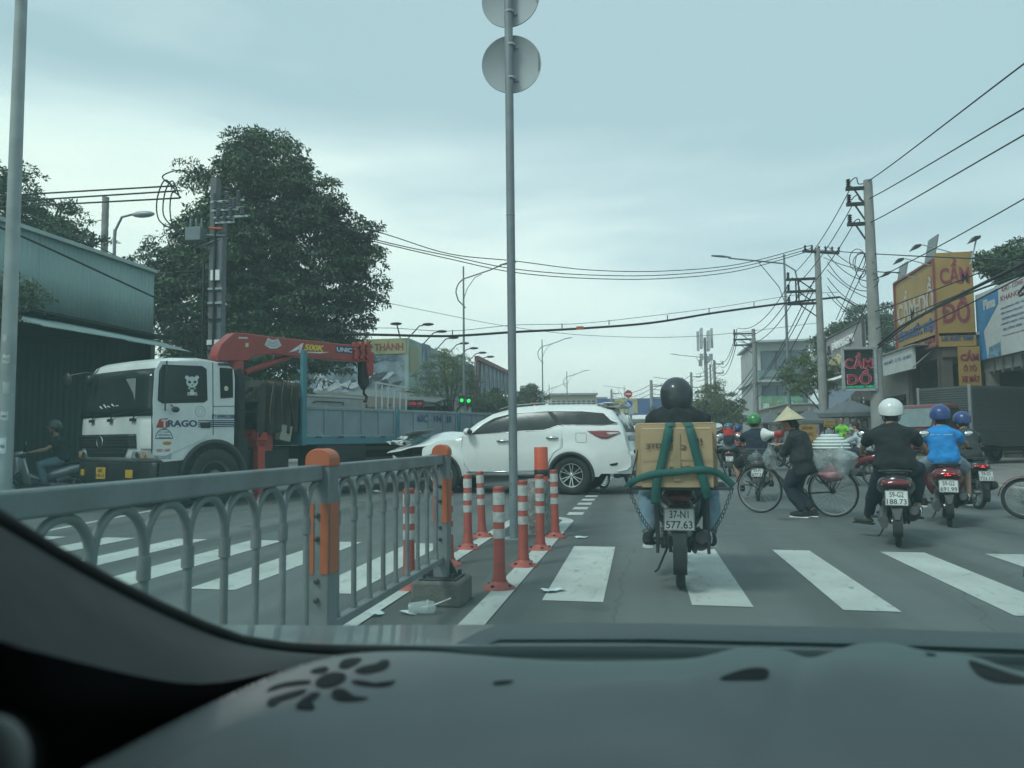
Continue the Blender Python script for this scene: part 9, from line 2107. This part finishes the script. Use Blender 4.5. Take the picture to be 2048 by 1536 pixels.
# far left and centre buildings
def block(px0,px1,ytop,d,label,mat,win=6,flo=2,dp=10,name='building'):
 a,b = cf((px0 - 1024) / F * d,d),cf((px1 - 1024) / F * d,d); h = at((px0 + px1) / 2,ytop,d).z; c = (a + b) / 2; t = thing(name,label,'building',c,math.atan2((b - a).y,(b - a).x)); w = (b - a).length
 mb = MB(); mb.box((0,dp / 2,h / 2),(w,dp,h)); mb.build('wall',mat,t); mb = MB(); mb.box((0,dp / 2 - 0.2,h + 0.12),(w + 0.5,dp + 0.5,0.3)); mb.build('roof',concrete,t)
 for i in range(win):
  for j in range(flo): mb = MB(); mb.box((-w / 2 + w * (i + 0.5) / win,-0.03,h * (j + 0.55) / flo),(w / win * 0.6,0.1,h / flo * 0.45)); mb.build('window',glassdk,t)
 return t
block(1102,1192,790,120,'long cream building with a row of windows far behind the SUV',M('cream_wall',(0.42,0.40,0.30),0.8,var=0.1),9,2); block(1045,1072,776,92,'brown roofed yellowish building right of the sign pole',M('ochre_wall',(0.30,0.24,0.12),0.8),3,2); block(1190,1212,797,150,'small bluish white building beside the blue billboard',wallw,2,2)
for i,(a,b,y_,d,m_) in enumerate(((560,690,800,60,wallb),(700,760,790,75,wallw),(330,560,810,55,wallb),(870,960,770,70,wallw),(940,1040,812,100,wallb),(1330,1400,812,170,wallw),(1150,1330,840,210,wallb))):
 block(a,b,y_,d,('low building behind the large tree, brown walled','pale house behind the large tree and the crane','low brown walled building behind the truck cab','pale building hidden behind the street tree and billboard','low building row behind the SUV roof','faint pale building far down the road right of the billboard','long low building closing the far end of the road')[i],m_,5,2)
# blue billboard at the far end
d = 135; c = cf((1262 - 1024) / F * d,d); zt_,zb_ = at(1262,797,d).z,at(1262,830,d).z; t = thing('blue_billboard','wide blue billboard with a yellow picture at the far end of the road','billboard',(c.x,c.y,0),R(9.7)); w = (1329 - 1194) / F * d
mb = MB(); mb.box((0,0,(zt_ + zb_) / 2),(w,0.3,zt_ - zb_)); mb.build('panel',M('billboard_deep_blue',(0.03,0.09,0.26),0.6),t); mb = MB(); mb.box((-w * 0.08,-0.2,(zt_ + zb_) / 2 + 0.1),(w * 0.34,0.04,(zt_ - zb_) * 0.86)); yp_ = mb.build('yellow_picture',M('billboard_bright_yellow',(0.55,0.45,0.08),0.6,var=0.25,scale=1),t)
mb = MB(); mb.ell((-w * 0.0,-0.25,zb_ + 1.0),(0.75,0.05,1.0),12,8); mb.ell((-w * 0.0,-0.25,zb_ + 2.1),(0.4,0.05,0.45),12,8); mb.build('printed_figure',wallw,yp_)
letters('KHUYẾN MÃI',M('billboard_orange_ink',(0.4,0.12,0.03),0.6),yp_,(-w * 0.17,-0.23,(zt_ + zb_) / 2),(1,0,0),(0,0,1),w * 0.13,0.6,0.02,0.01)
for x in (-w * 0.4,0,w * 0.4): mb = MB(); mb.tube([(x,0.3,0),(x,0.3,zb_)],0.2,8); mb.build('leg',steel,t)
# no entry and keep-right signs on the far island
d = 72; c = cf((1257 - 1024) / F * d,d); z1_,z2_ = at(1257,788,d).z,at(1257,808,d).z; t = thing('no_entry_sign','red no entry sign on a thin pole at the far island','traffic sign',(c.x,c.y,0),R(8)); mb = MB(); mb.tube([(0,0.05,0),(0,0.05,z1_)],0.05,8); mb.build('pole',steel,t)
mb = MB(); mb.lathe([(0,0.03),(0.36,0.03),(0.36,0),(0,0)],28,(0,0,z1_),(0,-1,0)); ds = mb.build('disc',M('traffic_red',(0.45,0.03,0.04),0.5),t); mb = MB(); mb.box((0,-0.04,z1_),(0.5,0.01,0.12)); mb.build('white_bar',white_ink,ds)
mb = MB(); mb.lathe([(0,0.03),(0.36,0.03),(0.36,0),(0,0)],28,(0,0,z2_),(0,-1,0)); ds = mb.build('blue_disc',M('traffic_blue',(0.03,0.12,0.42),0.5),t); mb = MB(); mb.bar((-0.18,-0.04,z2_ + 0.18),(0.16,-0.04,z2_ - 0.16),0.01,0.08); mb.build('white_arrow',white_ink,ds)
c = cf((1250 - 1024) / F * 46,46,0); t = thing('white_barrier','white barred barrier standing on the far island behind the SUV tail','fence',c,0); 
for k in range(9): mb = MB(); mb.box((k * 0.35,0,0.75),(0.05,0.05,1.5)); mb.build('bar',white_ink,t)
mb = MB(); mb.box((1.4,0,1.5),(2.9,0.06,0.07)); mb.box((1.4,0,0.3),(2.9,0.06,0.07)); mb.build('rail',white_ink,t)
for k,(px,d) in enumerate(((1308,55),(1338,80))): c = lobes_px([(px,835 + 6 * k,9),(px + 4,850,10),(px - 2,820 + 12 * k,6)],d,1.3); tree('sapling',('thin dark sapling on the far island right of the no entry sign','far small tree right of the blue billboard')[k],(c[0][0][0],d,0),c,1200,0.12,leafm,tr=0.05,seed=60 + k)
def hedge(name,label,x0,x1,y0,y1,h,n,seed):
 rg = np.random.RandomState(seed); lob = [((x0 + (x1 - x0) * rg.rand(),y0 + (y1 - y0) * i / 14,h * 0.5),(1.5,(y1 - y0) / 22,h * (0.4 + 0.25 * rg.rand()))) for i in range(15)]
 t = thing(name,label,'hedge',((x0 + x1) / 2,(y0 + y1) / 2,0)); leaves('foliage',lob,n,0.35,leafm2,t,0.2,0.8,0.4,seed,8)['kind'] = 'stuff'
hedge('far_trees','distant row of trees along the left pavement beyond the hoarding',-12.5,-11,80,150,4.5,6000,71); hedge('far_trees','distant row of trees along the right pavement beyond the white building',9,11,90,180,5.0,6000,72)
# haze
hm_ = bpy.data.materials.new('haze'); hm_.use_nodes = True; N_,L_ = hm_.node_tree.nodes,hm_.node_tree.links; N_.clear()
pv = N_.new('ShaderNodeVolumePrincipled'); pv.inputs['Color'].default_value = (0.86,0.90,0.92,1); pv.inputs['Density'].default_value = 0.0019; og_ = N_.new('ShaderNodeOutputMaterial'); L_.new(pv.outputs[0],og_.inputs['Volume'])
mb = MB(); mb.box((0,150,9.5),(260,460,23)); hz_o = mb.build('haze',hm_,None,smooth=0,kind='stuff')
